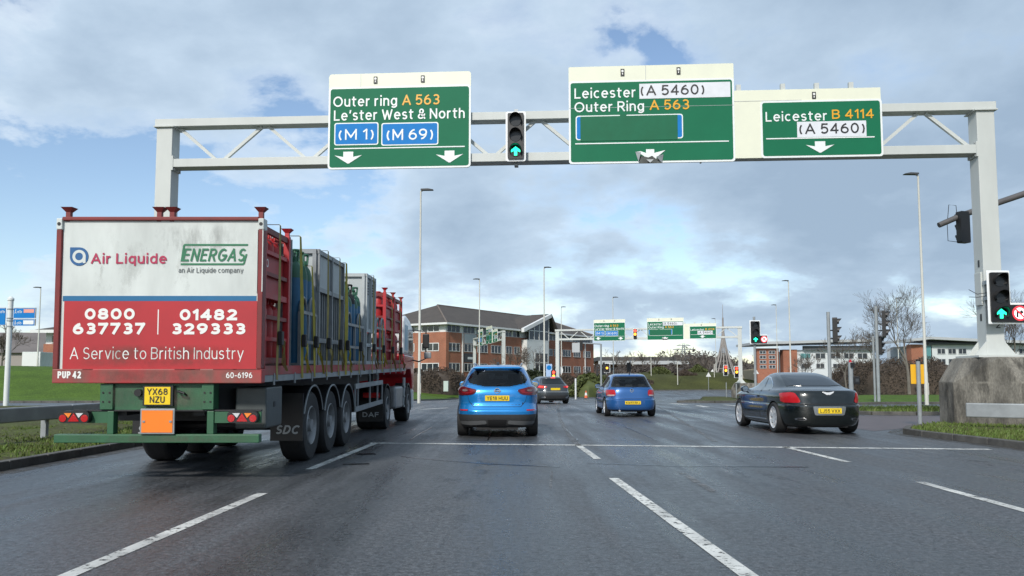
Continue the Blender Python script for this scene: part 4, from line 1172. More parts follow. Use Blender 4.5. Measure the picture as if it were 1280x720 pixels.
for mr in (lambda p: p, mirror):
    lp = patch(bv, mr(chaikin([(-.885, 1.075), (-.885, .93), (-.80, .905), (-.52, .915), (-.41, 1.015), (-.60, 1.055), (-.72, 1.085)], 2)), 'rear', .016, LENSD, 'tail_lamp', t, res=.05)
    patch(bv, mr(chaikin([(-.60, 1.03), (-.47, 1.01), (-.54, .945), (-.72, .935), (-.78, .985), (-.70, .96), (-.57, .97)], 1)), 'rear', .020, mat('deep red lens', (.20, .008, .012), .2, coat=.2), 'lamp_band', lp, res=.04)
    patch(bv, mr(chaikin([(-.75, 1.03), (-.62, 1.02), (-.64, .985), (-.75, .985)], 2)), 'rear', .020, mat('smoked lens', (.16, .13, .13), .2), 'reverse_lamp', lp, res=.04)
    patch(bv, mr([(-.80, .60), (-.62, .60), (-.63, .575), (-.79, .575)]), 'rear', .012, LENSR, 'reflector', t, res=.05)
    patch(bv, mr(chaikin([(-.80, .35), (-.24, .375), (-.22, .30), (-.55, .275), (-.78, .29)], 1)), 'rear', .014, mat('satin grey skid trim', (.11, .115, .12), .45), 'skid_trim', t)
patch(bv, [(-.20, .39), (.20, .39), (.18, .25), (-.18, .25)], 'rear', .010, GAP, 'bumper_recess', t)
patch(bv, chaikin([(-.40, .925), (.40, .925), (.34, .76), (-.34, .76)], 1), 'rear', .008, paintm('bright blue lower paint', (.012, .225, .60), .45, .30), 'plate_recess', t)
plate(t, bv, 0, .845, .52, .115, 'YE18 HUU')
h = bv.ray_cast(Vector((0, -8, 1.0)), Vector((0, 1, 0)))[0]
em = MB(); ring(em, 0, 1.0, .047, .06, h.y - .022, h.y + .02, 24); em.box(-.075, .075, h.y - .026, h.y + .02, .988, 1.012); em.build('badge', M['chrome'], t)
patch(bv, chaikin([(-.14, 1.475), (.14, 1.475), (.13, 1.458), (-.13, 1.458)], 1), 'rear', .014, LENSD, 'brake_lamp', t, res=.04)
sp = MB().add([(-.545, .38, 1.49), (.545, .38, 1.49), (.47, .40, 1.522), (-.47, .40, 1.522), (-.55, .60, 1.505), (.55, .60, 1.505), (.46, .66, 1.553), (-.46, .66, 1.553), (-.54, .42, 1.472), (.54, .42, 1.472)],
              [(0, 1, 2, 3), (2, 3, 7, 6), (0, 8, 9, 1), (0, 3, 7, 4, 8), (1, 9, 5, 6, 2), (8, 4, 5, 9)])
sp.build('roof_spoiler', P1, t, bevel=.02, seg=3, smooth=True)
MB().extr(chaikin([(.95, 1.57), (1.12, 1.60), (1.16, 1.645), (1.02, 1.60)], 2), -.03, .03, 'x').build('roof_aerial', M['black'], t)
for s in (-1, 1):
    MB().tube([(s * .50, .72, 1.54), (s * .53, .85, 1.585), (s * .54, 1.5, 1.61), (s * .54, 2.0, 1.60), (s * .52, 2.25, 1.55)], [.016, .022, .022, .022, .016], 8).build('roof_rail', mat('satin aluminium', (.45, .47, .5), .3, metal=.9), t, smooth=True)
wp = MB().beam((.0, .17, 1.13), (.34, .27, 1.19), .018, .014); wp.build('rear_wiper', M['black'], t)
for s, side in ((-1, 'left'), (1, 'right')):
    patch(bv, WSD, side, .008, TINT, 'side_window', t, sink=-.006)
patch(bv, WS, 'front', .006, CLEARG, 'windscreen', t, sink=-.004)
mirrors(t, bv, 2.85, 1.11, P1)

# --- deep blue hatchback further on
P2 = paintm('deep blue car paint', (.016, .098, .30), .30, .32)
HW_ = chaikin([(-.67, .985), (-.54, 1.345), (.54, 1.345), (.67, .985)], 1)
HS = chaikin([(-.68, .99), (.68, .99), (.52, 1.32), (-.52, 1.32)], 1)
HSD = chaikin([(.55, .98), (.72, 1.20), (1.2, 1.33), (1.9, 1.33), (2.6, 1.09), (2.75, .985), (1.2, .965)], 1)
lv = [(.17, .68, .5, .4, 5), (.20, .78, .12, .12, 5), (.28, .85, .02, .02, 5.2), (.45, .866, 0, 0, 5.6), (.565, .864, .0, .0, 5.6), (.60, .855, .055, .02, 5.4), (.75, .86, .075, .1, 5.2), (.87, .842, .10, .6, 5), (.95, .80, .135, 1.0, 4.8),
      (1.05, .735, .21, 1.25, 4.6), (1.2, .655, .335, 1.55, 4.6), (1.32, .60, .43, 1.85, 4.4), (1.375, .565, .485, 2.05, 4), (1.41, .50, .60, 2.25, 3.6), (1.435, .38, .9, 2.5, 3.2), (1.44, .2, 1.2, 2.7, 3)]
t, bv = car('hatchback_car', 'deep blue older hatchback with square red tail lamps, ahead in the right lane', dict(L=4.15, levels=lv, paint=P2, R=.315, rear_axle=.75, wheelbase=2.51, track=.85, tw=.195, style='five', gap=.045, N=150, sub=8, windows=[('rear', HW_), ('front', HS), ('left', HSD), ('right', HSD)], lining=.86, cabin=(.85, 1.80, .60, .93, 1.22)), (3.98, 26.6, 0), 0)
tailgate(t, bv, [(-.63, .605), (.63, .605), (.70, .72), (.71, .92), (.68, .965), (-.68, .965), (-.71, .92), (-.70, .72)], P2)
patch(bv, HW_, 'rear', .008, CLEARG, 'rear_window', t, sink=-.006)
for mr in (lambda p: p, mirror):
    lp = patch(bv, mr(chaikin([(-.80, .70), (-.81, .89), (-.58, .895), (-.54, .86), (-.53, .74), (-.57, .69), (-.75, .68)], 1)), 'rear', .012, LENSR, 'tail_lamp', t, res=.05)
    patch(bv, mr(chaikin([(-.56, .70), (-.77, .69), (-.77, .73), (-.56, .74)], 1)), 'rear', .017, LENSC, 'reverse_lamp', lp, res=.05)
patch(bv, [(-.80, .305), (.80, .305), (.80, .297), (-.80, .297)], 'rear', .004, GAP, 'bumper_line', t)
patch(bv, chaikin([(-.32, .56), (.32, .56), (.30, .385), (-.30, .385)], 1), 'rear', .004, P2, 'plate_recess', t)
plate(t, bv, 0.02, .475, .52, .11, 'KW51 RKJ')
h = bv.ray_cast(Vector((0, -8, .87)), Vector((0, 1, 0)))[0]
em = MB(); ring(em, 0, .87, .05, .062, h.y - .02, h.y + .02, 24)
for q in strip([(-.045, .905), (-.012, .835), (0, .865), (.012, .835), (.045, .905)], .014): em.extr(q, h.y - .018, h.y + .02)
em.build('badge', M['chrome'], t)
MB().beam((.0, .10, 1.0), (.30, .19, 1.05), .016, .012).build('rear_wiper', M['black'], t)
MB().tube([(0, .62, 1.41), (0, .60, 1.45), (0, .42, 1.60)], [.022, .012, .006], 6).build('roof_aerial', M['black'], t)
MB().cyl((-.42, -.02, .21), (-.42, .4, .22), .03).build('exhaust_pipe', M['galv'], t)
for s, side in ((-1, 'left'), (1, 'right')):
    patch(bv, HSD, side, .008, CLEARG, 'side_window', t, sink=-.006)
    for q in strip([(1.35, .26), (1.35, .97)], .012) + strip([(2.42, .26), (2.45, .97)], .012): patch(bv, q, side, .002, GAP, 'door_gap', t)
    patch(bv, [(.9, .52), (2.5, .50), (2.5, .46), (.9, .48)], side, .012, M['black'], 'rub_strip', t)
patch(bv, HS, 'front', .006, CLEARG, 'windscreen', t, sink=-.004)
mirrors(t, bv, 2.65, .985, P2, .16)

# --- dark green coupe on the right
P3 = mat('very dark green car paint', (.005, .008, .0075), .25, metal=.2, coat=.9)
P3.node_tree.nodes['Principled BSDF'].inputs['Coat Roughness'].default_value = .07
lv = [(.15, .72, .5, .5, 4), (.18, .85, .14, .15, 4), (.28, .925, .05, .04, 4.2), (.48, .957, .005, .0, 4.4), (.655, .952, .0, .01, 4.4), (.685, .945, .03, .03, 4.4), (.84, .948, .055, .14, 4.4), (.95, .915, .085, .6, 4.3), (.995, .875, .14, 1.1, 4.2),
      (1.025, .825, .40, 1.45, 4.2), (1.06, .795, .62, 1.60, 4.2), (1.15, .745, .90, 1.84, 4.1), (1.25, .69, 1.20, 2.08, 4), (1.335, .625, 1.52, 2.28, 3.8), (1.385, .55, 1.78, 2.40, 3.5), (1.41, .44, 1.95, 2.48, 3.2), (1.42, .25, 2.1, 2.55, 3)]
t, bv = car('coupe_car', 'very dark green grand coupe with red lamps in the right hand lane', dict(L=4.80, levels=lv, paint=P3, R=.355, rear_axle=1.02, wheelbase=2.745, track=.945, tw=.255, style='lux', gap=.04), (7.09, 17.95, 0), R(0.5))
tailgate(t, bv, [(-.56, .70), (.56, .70), (.60, .80), (.60, .955), (.52, .975), (-.52, .975), (-.60, .955), (-.60, .80)], P3)
patch(bv, chaikin([(-.66, .88), (-.52, 1.66), (.52, 1.66), (.66, .88), (.30, .74), (-.30, .74)], 1), 'top', .008, mat('coupe rear glass with painted sky', (.022, .028, .034), .05, spec=.6), 'rear_window', t, res=.06)  # base colour lifted to stand for reflected sky and interior light
for mr in (lambda p: p, mirror):
    lp = patch(bv, mr(chaikin([(-.875, .72), (-.88, .93), (-.74, .955), (-.68, .93), (-.60, .75), (-.63, .72)], 1)), 'rear', .012, LENSR, 'tail_lamp', t, res=.05)
    patch(bv, mr(chaikin([(-.70, .385), (-.50, .385), (-.50, .335), (-.70, .335)], 2)), 'rear', .012, M['chrome'], 'exhaust_finisher', t, res=.04)
    patch(bv, mr(chaikin([(-.67, .378), (-.53, .378), (-.53, .343), (-.67, .343)], 2)), 'rear', .016, M['black'], 'exhaust_bore', t, res=.04)
patch(bv, chaikin([(-.37, .645), (.37, .645), (.33, .445), (-.33, .445)], 1), 'rear', .008, mat('satin chrome recess', (.55, .56, .56), .25, metal=.9), 'plate_recess', t)
plate(t, bv, 0, .545, .52, .115, 'LJ55 VXX')
h = bv.ray_cast(Vector((0, -8, .93)), Vector((0, 1, 0)))[0]
em = MB()
for s in (-1, 1): em.extr([(0, .905), (s * .03, .895), (s * .115, .945), (s * .13, .975), (s * .035, .955), (0, .95)], h.y - .02, h.y + .03)
em.extr(disc(0, .925, .024, 14), h.y - .024, h.y + .03); em.build('badge', mat('bright silver badge', (.8, .81, .82), .3, metal=.3), t)
for q in strip([(-.88, .69), (.88, .69)], .012): patch(bv, q, 'rear', .004, GAP, 'bumper_line', t)
for s, side in ((-1, 'left'), (1, 'right')):
    w = chaikin([(1.36, .985), (1.55, 1.15), (1.90, 1.285), (2.35, 1.315), (2.95, 1.14), (3.22, .985), (2.3, .965)], 2)
    tr = patch(bv, [((u - 2.3) * 1.025 + 2.3, (v - 1.1) * 1.09 + 1.1) for u, v in w], side, .005, M['chrome'], 'window_trim', t)
    patch(bv, w, side, .010, mat('coupe side glass with painted sky', (.16, .20, .22), .06), 'side_window', t)  # pale sky seen through the pane is put into its base colour
    for q in strip([(1.93, .97), (2.0, 1.25)], .035): patch(bv, q, side, .014, M['black'], 'window_pillar', t)
    for q in strip([(1.98, .95), (1.90, .70), (1.95, .26)], .010) + strip([(3.22, .95), (3.30, .60), (3.20, .26)], .010) + strip([(1.95, .26), (3.20, .26)], .010): patch(bv, q, side, .002, GAP, 'door_gap', t)
    for q in strip([(1.55, .30), (3.2, .285)], .018): patch(bv, q, side, .010, M['chrome'], 'sill_trim', t)
    for q in strip([(2.06, .83), (2.26, .835)], .03): patch(bv, q, side, .03, P3, 'door_handle', t, res=.04)
patch(bv, chaikin([(-.70, 1.06), (.70, 1.06), (.50, 1.34), (-.50, 1.34)], 1), 'front', .006, M['glass'], 'windscreen', t)
mirrors(t, bv, 3.05, .99, P3, .16)

# --- dark grey hatchback turning ahead
P4 = paintm('dark grey car paint', (.065, .072, .078), .5, .3)
lv = [(.20, .70, .5, .5, 5), (.23, .83, .14, .2, 5), (.34, .89, .04, .05, 5.2), (.50, .915, .0, .0, 5.4), (.60, .915, 0, 0, 5.4), (.66, .905, .04, .02, 5.2), (.80, .905, .085, .05, 5), (.93, .89, .11, .5, 4.8), (1.0, .85, .16, .95, 4.6),
      (1.06, .80, .23, 1.25, 4.4), (1.2, .70, .40, 1.55, 4.2), (1.33, .62, .54, 1.85, 4.2), (1.40, .57, .56, 2.1, 4), (1.45, .48, .70, 2.3, 3.6), (1.475, .35, 1.0, 2.5, 3.2), (1.48, .2, 1.3, 2.8, 3)]
t, bv = car('hatchback_car', 'dark grey hatchback with brake lamps lit, small, just right of the blue crossover', dict(L=4.5, levels=lv, paint=P4, R=.335, rear_axle=.80, wheelbase=2.7, track=.89, tw=.215, style='five', gap=.045), (2.34, 42.8, gz(44.5)), R(14))
tailgate(t, bv, [(-.58, .66), (.58, .66), (.66, .80), (.66, .98), (.52, 1.38), (-.52, 1.38), (-.66, .98), (-.66, .80)], P4)
patch(bv, chaikin([(-.64, 1.06), (-.52, 1.35), (.52, 1.35), (.64, 1.06)], 2), 'rear', .010, M['glass'], 'rear_window', t)
for mr in (lambda p: p, mirror):
    lp = patch(bv, mr(chaikin([(-.87, .86), (-.86, 1.0), (-.62, .975), (-.44, .93), (-.48, .87), (-.70, .83)], 1)), 'rear', .012, LENSR, 'tail_lamp', t, res=.05)
    patch(bv, mr(chaikin([(-.80, .90), (-.80, .95), (-.62, .935), (-.64, .89)], 1)), 'rear', .018, BRAKE, 'brake_lamp', lp, res=.05)
    patch(bv, mr(chaikin([(-.75, .40), (-.55, .40), (-.55, .33), (-.72, .33)], 2)), 'rear', .012, M['chrome'], 'exhaust_finisher', t, res=.05)
patch(bv, [(-.62, .46), (.62, .46), (.55, .30), (-.55, .30)], 'rear', .010, CLAD, 'bumper_insert', t)
patch(bv, [(-.85, .66), (.85, .66), (.85, .645), (-.85, .645)], 'rear', .005, mat('pale bumper strip', (.5, .5, .48), .3, metal=.6), 'bumper_strip', t)  # pale metallic strip across the bumper
plate(t, bv, 0, .80, .52, .115, '')
patch(bv, [(-.13, 1.40), (.13, 1.40), (.12, 1.385), (-.12, 1.385)], 'rear', .012, BRAKE, 'high_brake_lamp', t, res=.04)
for s, side in ((-1, 'left'), (1, 'right')):
    patch(bv, chaikin([(.75, 1.02), (1.0, 1.22), (1.5, 1.37), (2.1, 1.36), (2.8, 1.10), (2.9, 1.01), (1.2, .98)], 1), side, .008, M['glass'], 'side_window', t)
patch(bv, chaikin([(-.70, 1.04), (.70, 1.04), (.50, 1.36), (-.50, 1.36)], 1), 'front', .006, M['glass'], 'windscreen', t)
mirrors(t, bv, 2.8, 1.02, mat('silver mirror cap', (.6, .62, .63), .25, metal=.5, coat=.8), .17)

# --- little parked car far off by the hedge
P5 = paintm('silver white car paint', (.62, .63, .64), .2, .3)
q = (pt(569, 480, 102).x, 102)
t, bv = car('parked_car', 'tiny pale silver car beside the hedge, beyond the blue crossover', dict(L=4.1, levels=lv, paint=P5, R=.315, rear_axle=.75, wheelbase=2.55, track=.88, tw=.2, style='five', gap=.045), (*q, gz(102) + .1 + hB(*q)), R(35))
patch(bv, chaikin([(-.64, 1.04), (-.52, 1.35), (.52, 1.35), (.64, 1.04)], 2), 'rear', .010, M['glass'], 'rear_window', t)
for mr in (lambda p: p, mirror): patch(bv, mr(chaikin([(-.87, .80), (-.86, 1.0), (-.62, .975), (-.55, .82)], 1)), 'rear', .012, LENSR, 'tail_lamp', t, res=.06)
for side in ('left', 'right'): patch(bv, chaikin([(.75, 1.02), (1.0, 1.22), (1.5, 1.37), (2.1, 1.36), (2.8, 1.10), (2.9, 1.01), (1.2, .98)], 1), side, .008, M['glass'], 'side_window', t)
# ------------------------------------------------------------------ the lorry: tractor, trailer, load
TRX = (pt(68, 470, 9.85).x + pt(328, 470, 9.85).x) / 2; HW = (pt(328, 470, 9.85).x - pt(68, 470, 9.85).x) / 2
TILT = R(1.2); TN = math.tan(TILT)
TM = Matrix.Translation((TRX, 9.8, 0)) @ Matrix.Rotation(TILT, 4, 'X')
RED = mat('faded red container paint', (.48, .020, .028), .5, c2=(.33, .020, .026), vscale=1.6, detail=9, sharp=.3)
DRED = mat('dark red frame paint', (.23, .018, .020), .55, c2=(.12, .020, .018), vscale=3, detail=9, sharp=.25)
SILL = mat('scuffed red sill', (.42, .022, .030), .55, c2=(.20, .075, .06), vscale=2.4, detail=10, sharp=.16, stretch=(1, 1, .5))
PWHITE = mat('weathered white panel', (.70, .74, .71), .45, c2=(.44, .47, .45), vscale=1.3, detail=11, sharp=.22, stretch=(1, 1, .35))
TGREEN = mat('green chassis paint', (.030, .125, .055), .5, c2=(.022, .085, .042), vscale=2.5, detail=8, sharp=.25)
PBLUE = mat('blue stripe', (.010, .125, .27), .45, var=.08)
ORANGE = mat('orange hazard board', (.86, .20, .012), .45, var=.06, vscale=3)
DARKM = mat('dark chassis steel', (.018, .018, .020), .6, var=.3, vscale=4)
FRAME = mat('grey steel frame', (.24, .255, .265), .5, metal=.3, var=.25, vscale=3)
SILVER = mat('galvanised box panel', (.46, .49, .49), .5, metal=.1, c2=(.32, .35, .36), vscale=2.0, detail=8, sharp=.3)
CYBLUE = mat('blue gas cylinder', (.014, .105, .21), .42, var=.2, vscale=3)
CYGREEN = mat('green gas cylinder shoulder', (.03, .12, .07), .42)
CYRED = mat('red gas cylinder', (.40, .020, .022), .45, var=.3, vscale=3)
BRASS = mat('brass valve', (.45, .30, .08), .4, metal=.8)
STRAP = mat('yellow webbing', (.50, .42, .045), .75, c2=(.26, .23, .06), vscale=4, sharp=.25)
STRAPD = mat('dirty tan webbing', (.30, .25, .09), .8, var=.3)
MAROON = mat('crimson lettering', (.40, .020, .075), .5)
LGREEN = mat('green lettering', (.020, .16, .075), .5)

def LP(px, py, Y=9.8):
    p = TM.inverted() @ pt(px, py, Y); return p.x, p.z
tr = thing('semi_trailer', 'flatbed semi-trailer with red and white rear board and green rear bumper, left lane', 'trailer', TM.translation)
tr.rotation_euler = (TILT, 0, 0)
def rect(x0, x1, y0, y1):
    ym = (y0 + y1) / 2; return LP(x0, ym)[0], LP(x1, ym)[0], LP(x0, y1)[1], LP(x0, y0)[1]          # x left, x right, z low, z high
# rear board
a, b, c, d = rect(77.5, 323, 276.5, 462)
bd = MB().box(a, b, .035, .09, c, d).build('rear_board', PWHITE, tr)
a2, b2, c2_, d2 = rect(79.5, 321, 376.5, 461.5)
MB().box(a2, b2, .030, .0345, c2_, d2).build('red_panel', RED, bd)
a2, b2, c3, d3 = rect(79.5, 321, 370, 376.5)
MB().box(a2, b2, .0295, .0345, d2 + .001, d3).build('blue_stripe', PBLUE, bd)
MB().box(a - .001, b + .001, 0.0, .10, d, LP(77, 272)[1]).build('top_rail', DRED, tr, bevel=.008)
for x0, x1 in ((71, 77.4), (323.2, 329.5)):
    pa, pb, pc, pd = rect(x0, x1, 274, 461)
    po = MB().box(pa, pb, .0, .14, pc, pd - .14).build('corner_post', DRED, tr, bevel=.006)
    MB().box(pa - .004, pb + .004, -.004, .145, pd - .138, pd).build('corner_casting', PWHITE, po, bevel=.008)
    MB().extr(disc((pa + pb) / 2, pd - .07, .022, 12), -.008, .0).build('casting_hole', M['black'], po)
pa, pb, pc, pd = rect(324, 329, 288, 365)
MB().box(pa - .022, pa - .003, -.003, .02, pc, pd).box(pb + .003, pb + .014, -.003, .10, pc, pd).build('post_edging', PWHITE, tr)
sa, sb, sc, sdz = rect(67.5, 328.5, 461, 479)
MB().box(sa, sb, -.02, .12, sc, sdz - .002).build('sill_beam', SILL, tr, bevel=.01)
gp_ = MB()
rnd = random.Random(2)
for i in range(5):
    u = sa + (sb - sa) * rnd.uniform(.1, .9); gp_.box(u, u + rnd.uniform(.1, .35), -.024, -.015, sdz - .012, sdz - .001)
gp_.build('rust_seam', DRED, tr)
def funnel(x, z, y, m=DRED, parent=tr):
    b_ = MB().box(x - .028, x + .028, y - .028, y + .028, z - .05, z + .075)
    b_.add([(x + i * .030, y + j * .030, z + .07) for i, j in ((-1, -1), (1, -1), (1, 1), (-1, 1))] + [(x + i * .072, y + j * .072, z + .125) for i, j in ((-1, -1), (1, -1), (1, 1), (-1, 1))],
           [(0, 1, 5, 4), (1, 2, 6, 5), (2, 3, 7, 6), (3, 0, 4, 7), (0, 3, 2, 1), (4, 5, 6, 7)])
    return b_.build('stacking_post', m, parent)
zt = LP(200, 272.5)[1]
for px in (87, 200.5, 216.5, 327): funnel(LP(px, 272)[0], zt, .06)
def dirt(x0, x1, y0, y1, m, y, par, nm='grime'):
    a_, b_, c_, d_ = rect(x0, x1, y0, y1); MB().quad((a_, y, c_), (b_, y, c_), (b_, y, d_), (a_, y, d_)).build(nm, m, par, recalc=False)
dirt(120, 321, 277.5, 322, M['grime'], .0285, bd); dirt(126, 131, 326, 358, M['grime'], .0286, bd)
dirt(80, 320, 300, 369, wornmat('faint grime', (.42, .43, .41), (.36, .36, .34), .52, .95, 2.0, .8, (1, 1, .4), 5), .0287, bd)
dirt(80, 320.5, 430, 461, M['spray'], .0255, bd, 'road_spray'); dirt(68, 328, 461.5, 478.5, M['spray'], -.0215, tr, 'road_spray')
# writing on the board
Yb = .028
def T(s, x0, x1, yt, yb, m, w, par=bd, y=Yb, **k):
    (u0, v1), (u1, v0) = LP(x0, yt), LP(x1, yb); text(s, par, m, u0, v0, v1 - v0, u1 - u0, y=y, bold=w, **k)
T('Air Liquide', 115.5, 209.5, 317, 330, MAROON, .17)
T('ENERGAS', 229, 306, 311, 327, LGREEN, .15, shear=.22)
T('an Air Liquide company', 224.5, 305, 334.8, 341.2, mat('grey lettering', (.10, .11, .11), .5), .115)
for s_, x0, x1, yt, yb in (('0800', 107, 169, 385.5, 399.5), ('637737', 92, 181.5, 403.5, 418), ('01482', 225.5, 297, 386.5, 400.5), ('329333', 215, 307, 404, 418)):
    T(s_, x0, x1, yt, yb, M['wplate'], .25)
T('A Service to British Industry', 88, 304.5, 434.2, 449, M['wplate'], .085)
T('PUP 42', 75, 104, 464, 472.8, M['wplate'], .22, tr, -.023); T('60-6196', 284.5, 317, 465.3, 472.6, M['wplate'], .15, tr, -.023)
q = MB().box(LP(197.6, 400)[0], LP(198.9, 400)[0], Yb, .0345, LP(198, 418)[1], LP(198, 387)[1]); q.build('divider_line', M['wplate'], bd)
(cx, cz) = LP(100.5, 321); r = abs(LP(112, 321)[0] - cx)
P = [(cx - r, cz + r)] + [(cx + r * math.cos(R(90 - 270 * i / 30)), cz + r * math.sin(R(90 - 270 * i / 30))) for i in range(31)]
lo = MB().extr(P, Yb, .0345).build('emblem', mat('emblem blue', (.015, .10, .26), .45), bd)
lw = MB(); ring(lw, cx, cz, r * .42, r * .72, Yb - .002, Yb + .002, 28); lw.box(cx + r * .42, cx + r * .72, Yb - .0022, Yb + .002, cz - r * .72, cz); lw.build('emblem_letter', PWHITE, lo)
gb = MB()
(u0, v0), (u1, v1) = LP(227, 330.5), LP(305.5, 330.5); (u2, v2), (u3, _) = LP(231.5, 306.5), LP(311, 306.5); sw = .022
gb.box(u0, u1, Yb, Yb + .003, v0 - sw / 2, v0 + sw / 2).box(u2, u3, Yb, Yb + .003, v2 - sw / 2, v2 + sw / 2)
for e in ((u1, v0, LP(309, 318)), (u2, v2, LP(228, 327))):
    gb.extr([(e[0] - sw / 2, e[1]), (e[0] + sw / 2, e[1]), (e[2][0] + sw / 2, e[2][1]), (e[2][0] - sw / 2, e[2][1])], Yb - .0007, Yb + .003)
gb.build('logo_frame', LGREEN, bd)
# deck, rails, chassis
DZ = LP(330, 459)[1]; LEN = 13.25
MB().box(-HW + .03, HW - .03, .125, LEN, DZ - .09, DZ).build('deck', mat('worn deck boards', (.07, .055, .045), .8, var=.3, vscale=2), tr)
for s in (-1, 1):
    x0, x1 = sorted((s * (HW - .028), s * (HW + .012)))
    MB().box(x0, x1, .125, LEN, DZ - .10, DZ + .015).build('deck_rail', SILL, tr)
    x0, x1 = sorted((s * (HW - .06), s * (HW + .006)))
    MB().box(x0, x1, .125, LEN, DZ - .185, DZ - .103).build('side_rave', M['rail'], tr)
    MB().box(s * .48 - .07, s * .48 + .07, .15, 10.2, .80, DZ - .095).box(s * .48 - .07, s * .48 + .07, 10.2, LEN - .1, .98, DZ - .095).build('chassis_beam', DARKM, tr)
cm = MB()
for i in range(16): cm.box(-HW + .06, HW - .06, .4 + i * .8, .46 + i * .8, DZ - .18, DZ - .095)
cm.build('cross_members', DARKM, tr)
hk = MB()
for i in range(13): hk.box(HW + .006, HW + .02, .5 + i * .98, .54 + i * .98, DZ - .23, DZ - .08)
hk.build('rope_hooks', M['rail'], tr)
# green rear frame
a, b, c, d = rect(125, 267, 479.5, 512.5)
MB().box(a + .1, b - .1, .06, .16, c, d).build('rear_crossbeam', TGREEN, tr)
for x0, x1 in ((125, 141), (252, 267)):
    a, b, c, d = rect(x0, x1, 479.5, 512); MB().box(a, b, .02, .2, c, d).build('hanger_plate', TGREEN, tr, bevel=.006)
    bo = MB()
    for u in (.25, .75):
        for v in (.3, .65): bo.extr(disc(a + (b - a) * u, c + (d - c) * v, .012, 8), .012, .02)
    bo.build('bolts', M['black'], tr)
MB().box(*rect(90, 325, 512.5, 514.2)[:2], .05, .12, *rect(0, 0, 512.5, 514.2)[2:]).build('lamp_rail', DARKM, tr)
for x0, x1 in ((132.5, 140.5), (257.5, 266)):
    a, b, c, d = rect(x0, x1, 514, 543); MB().box(a, b, .04, .16, c, d).build('bumper_upright', TGREEN, tr, bevel=.006)
for x0, x1 in ((75, 132), (266.5, 325)):
    a, b, c, d = rect(x0, x1, 514.5, 529); MB().box(a, b, .06, .09, c, d).build('lamp_plate', TGREEN, tr)
a, b, c, d = rect(67.5, 324, 543, 553.5); bp_ = MB().box(a, b, -.0, .11, c, d).build('rear_bumper', TGREEN, tr, bevel=.008)
for x0, x1, rev in ((76, 113.5, 0), (285.5, 323, 1)):
    a, b, c, d = rect(x0, x1, 513.5, 528.5)
    hs = MB().extr(rrect(a, b, c, d, .05), -.03, .055).build('lamp_cluster', M['black'], tr)
    w = b - a; h = d - c; m0 = (a + b) / 2; zc = (c + d) / 2
    def lens(P, m, nm): MB().extr(P, -.038, -.02).build(nm, m, hs)
    lr = LENSR; la = mat('amber lens', (.80, .22, .02), .25, coat=.3); lw_ = mat('clear lens', (.55, .55, .55), .25, coat=.3)
    lens([(m0 - w * .18, c + .02), (m0 + w * .18, c + .02), (m0, d - .025)], lr, 'triangle_reflector')
    o1, o2 = (lw_, la) if rev else (la, lw_)
    lens([(m0 - w * .32, d - .025), (m0 - .025, d - .025), (m0 - w * .17, zc - .01)], o1, 'turn_lens' if not rev else 'reverse_lens')
    lens([(m0 + .025, d - .025), (m0 + w * .32, d - .025), (m0 + w * .17, zc - .01)], o2, 'reverse_lens' if not rev else 'turn_lens')
    for s in (-1, 1): lens(disc(m0 + s * w * .36, zc - .015, h * .30, 16), lr, 'tail_lens')
a, b, c, d = rect(180, 217.5, 482, 507); hp = MB().box(a, b, -.01, .06, c, d).build('plate_holder', M['black'], tr)
a, b, c, d = rect(182.5, 214.5, 483.5, 505.5); npl = MB().box(a, b, -.018, -.0105, c, d).build('number_plate', M['yplate'], tr)
text('YX68', npl, M['ink'], (a + b) / 2, c + (d - c) * .55, (d - c) * .37, (b - a) * .80, y=-.022, bold=.15, center=True)
text('NZU', npl, M['ink'], (a + b) / 2, c + (d - c) * .10, (d - c) * .37, (b - a) * .58, y=-.022, bold=.15, center=True)
a, b, c, d = rect(177, 220, 510.5, 542.5); hb_ = MB().box(a, b, -.03, -.005, c, d).build('hazard_frame', M['rail'], tr, bevel=.008)
MB().box(a + .022, b - .022, -.036, -.02, c + .022, d - .022).build('hazard_board', ORANGE, hb_)
for u in (a + .035, b - .06): MB().box(u, u + .03, -.044, -.03, (c + d) / 2 - .012, (c + d) / 2 + .012).build('clip', M['rail'], hb_)
MB().cyl((LP(173, 491)[0], .0, LP(173, 491)[1]), (LP(173, 491)[0], .08, LP(173, 491)[1]), .045).build('buffer', M['black'], tr)
MB().tube([(LP(223, 489)[0], .05, LP(223, 489)[1]), (LP(224, 489)[0], -.03, LP(223, 489)[1]), (LP(232, 490)[0], -.03, LP(223, 491)[1]), (LP(232, 493)[0], .05, LP(223, 494)[1])], .014, 6).build('tow_eye', M['black'], tr)
dirt(68, 324, 543.5, 553, M['spray'], -.006, tr, 'road_spray'); dirt(127, 266, 481, 512, M['spray'], .0115, tr, 'road_spray')
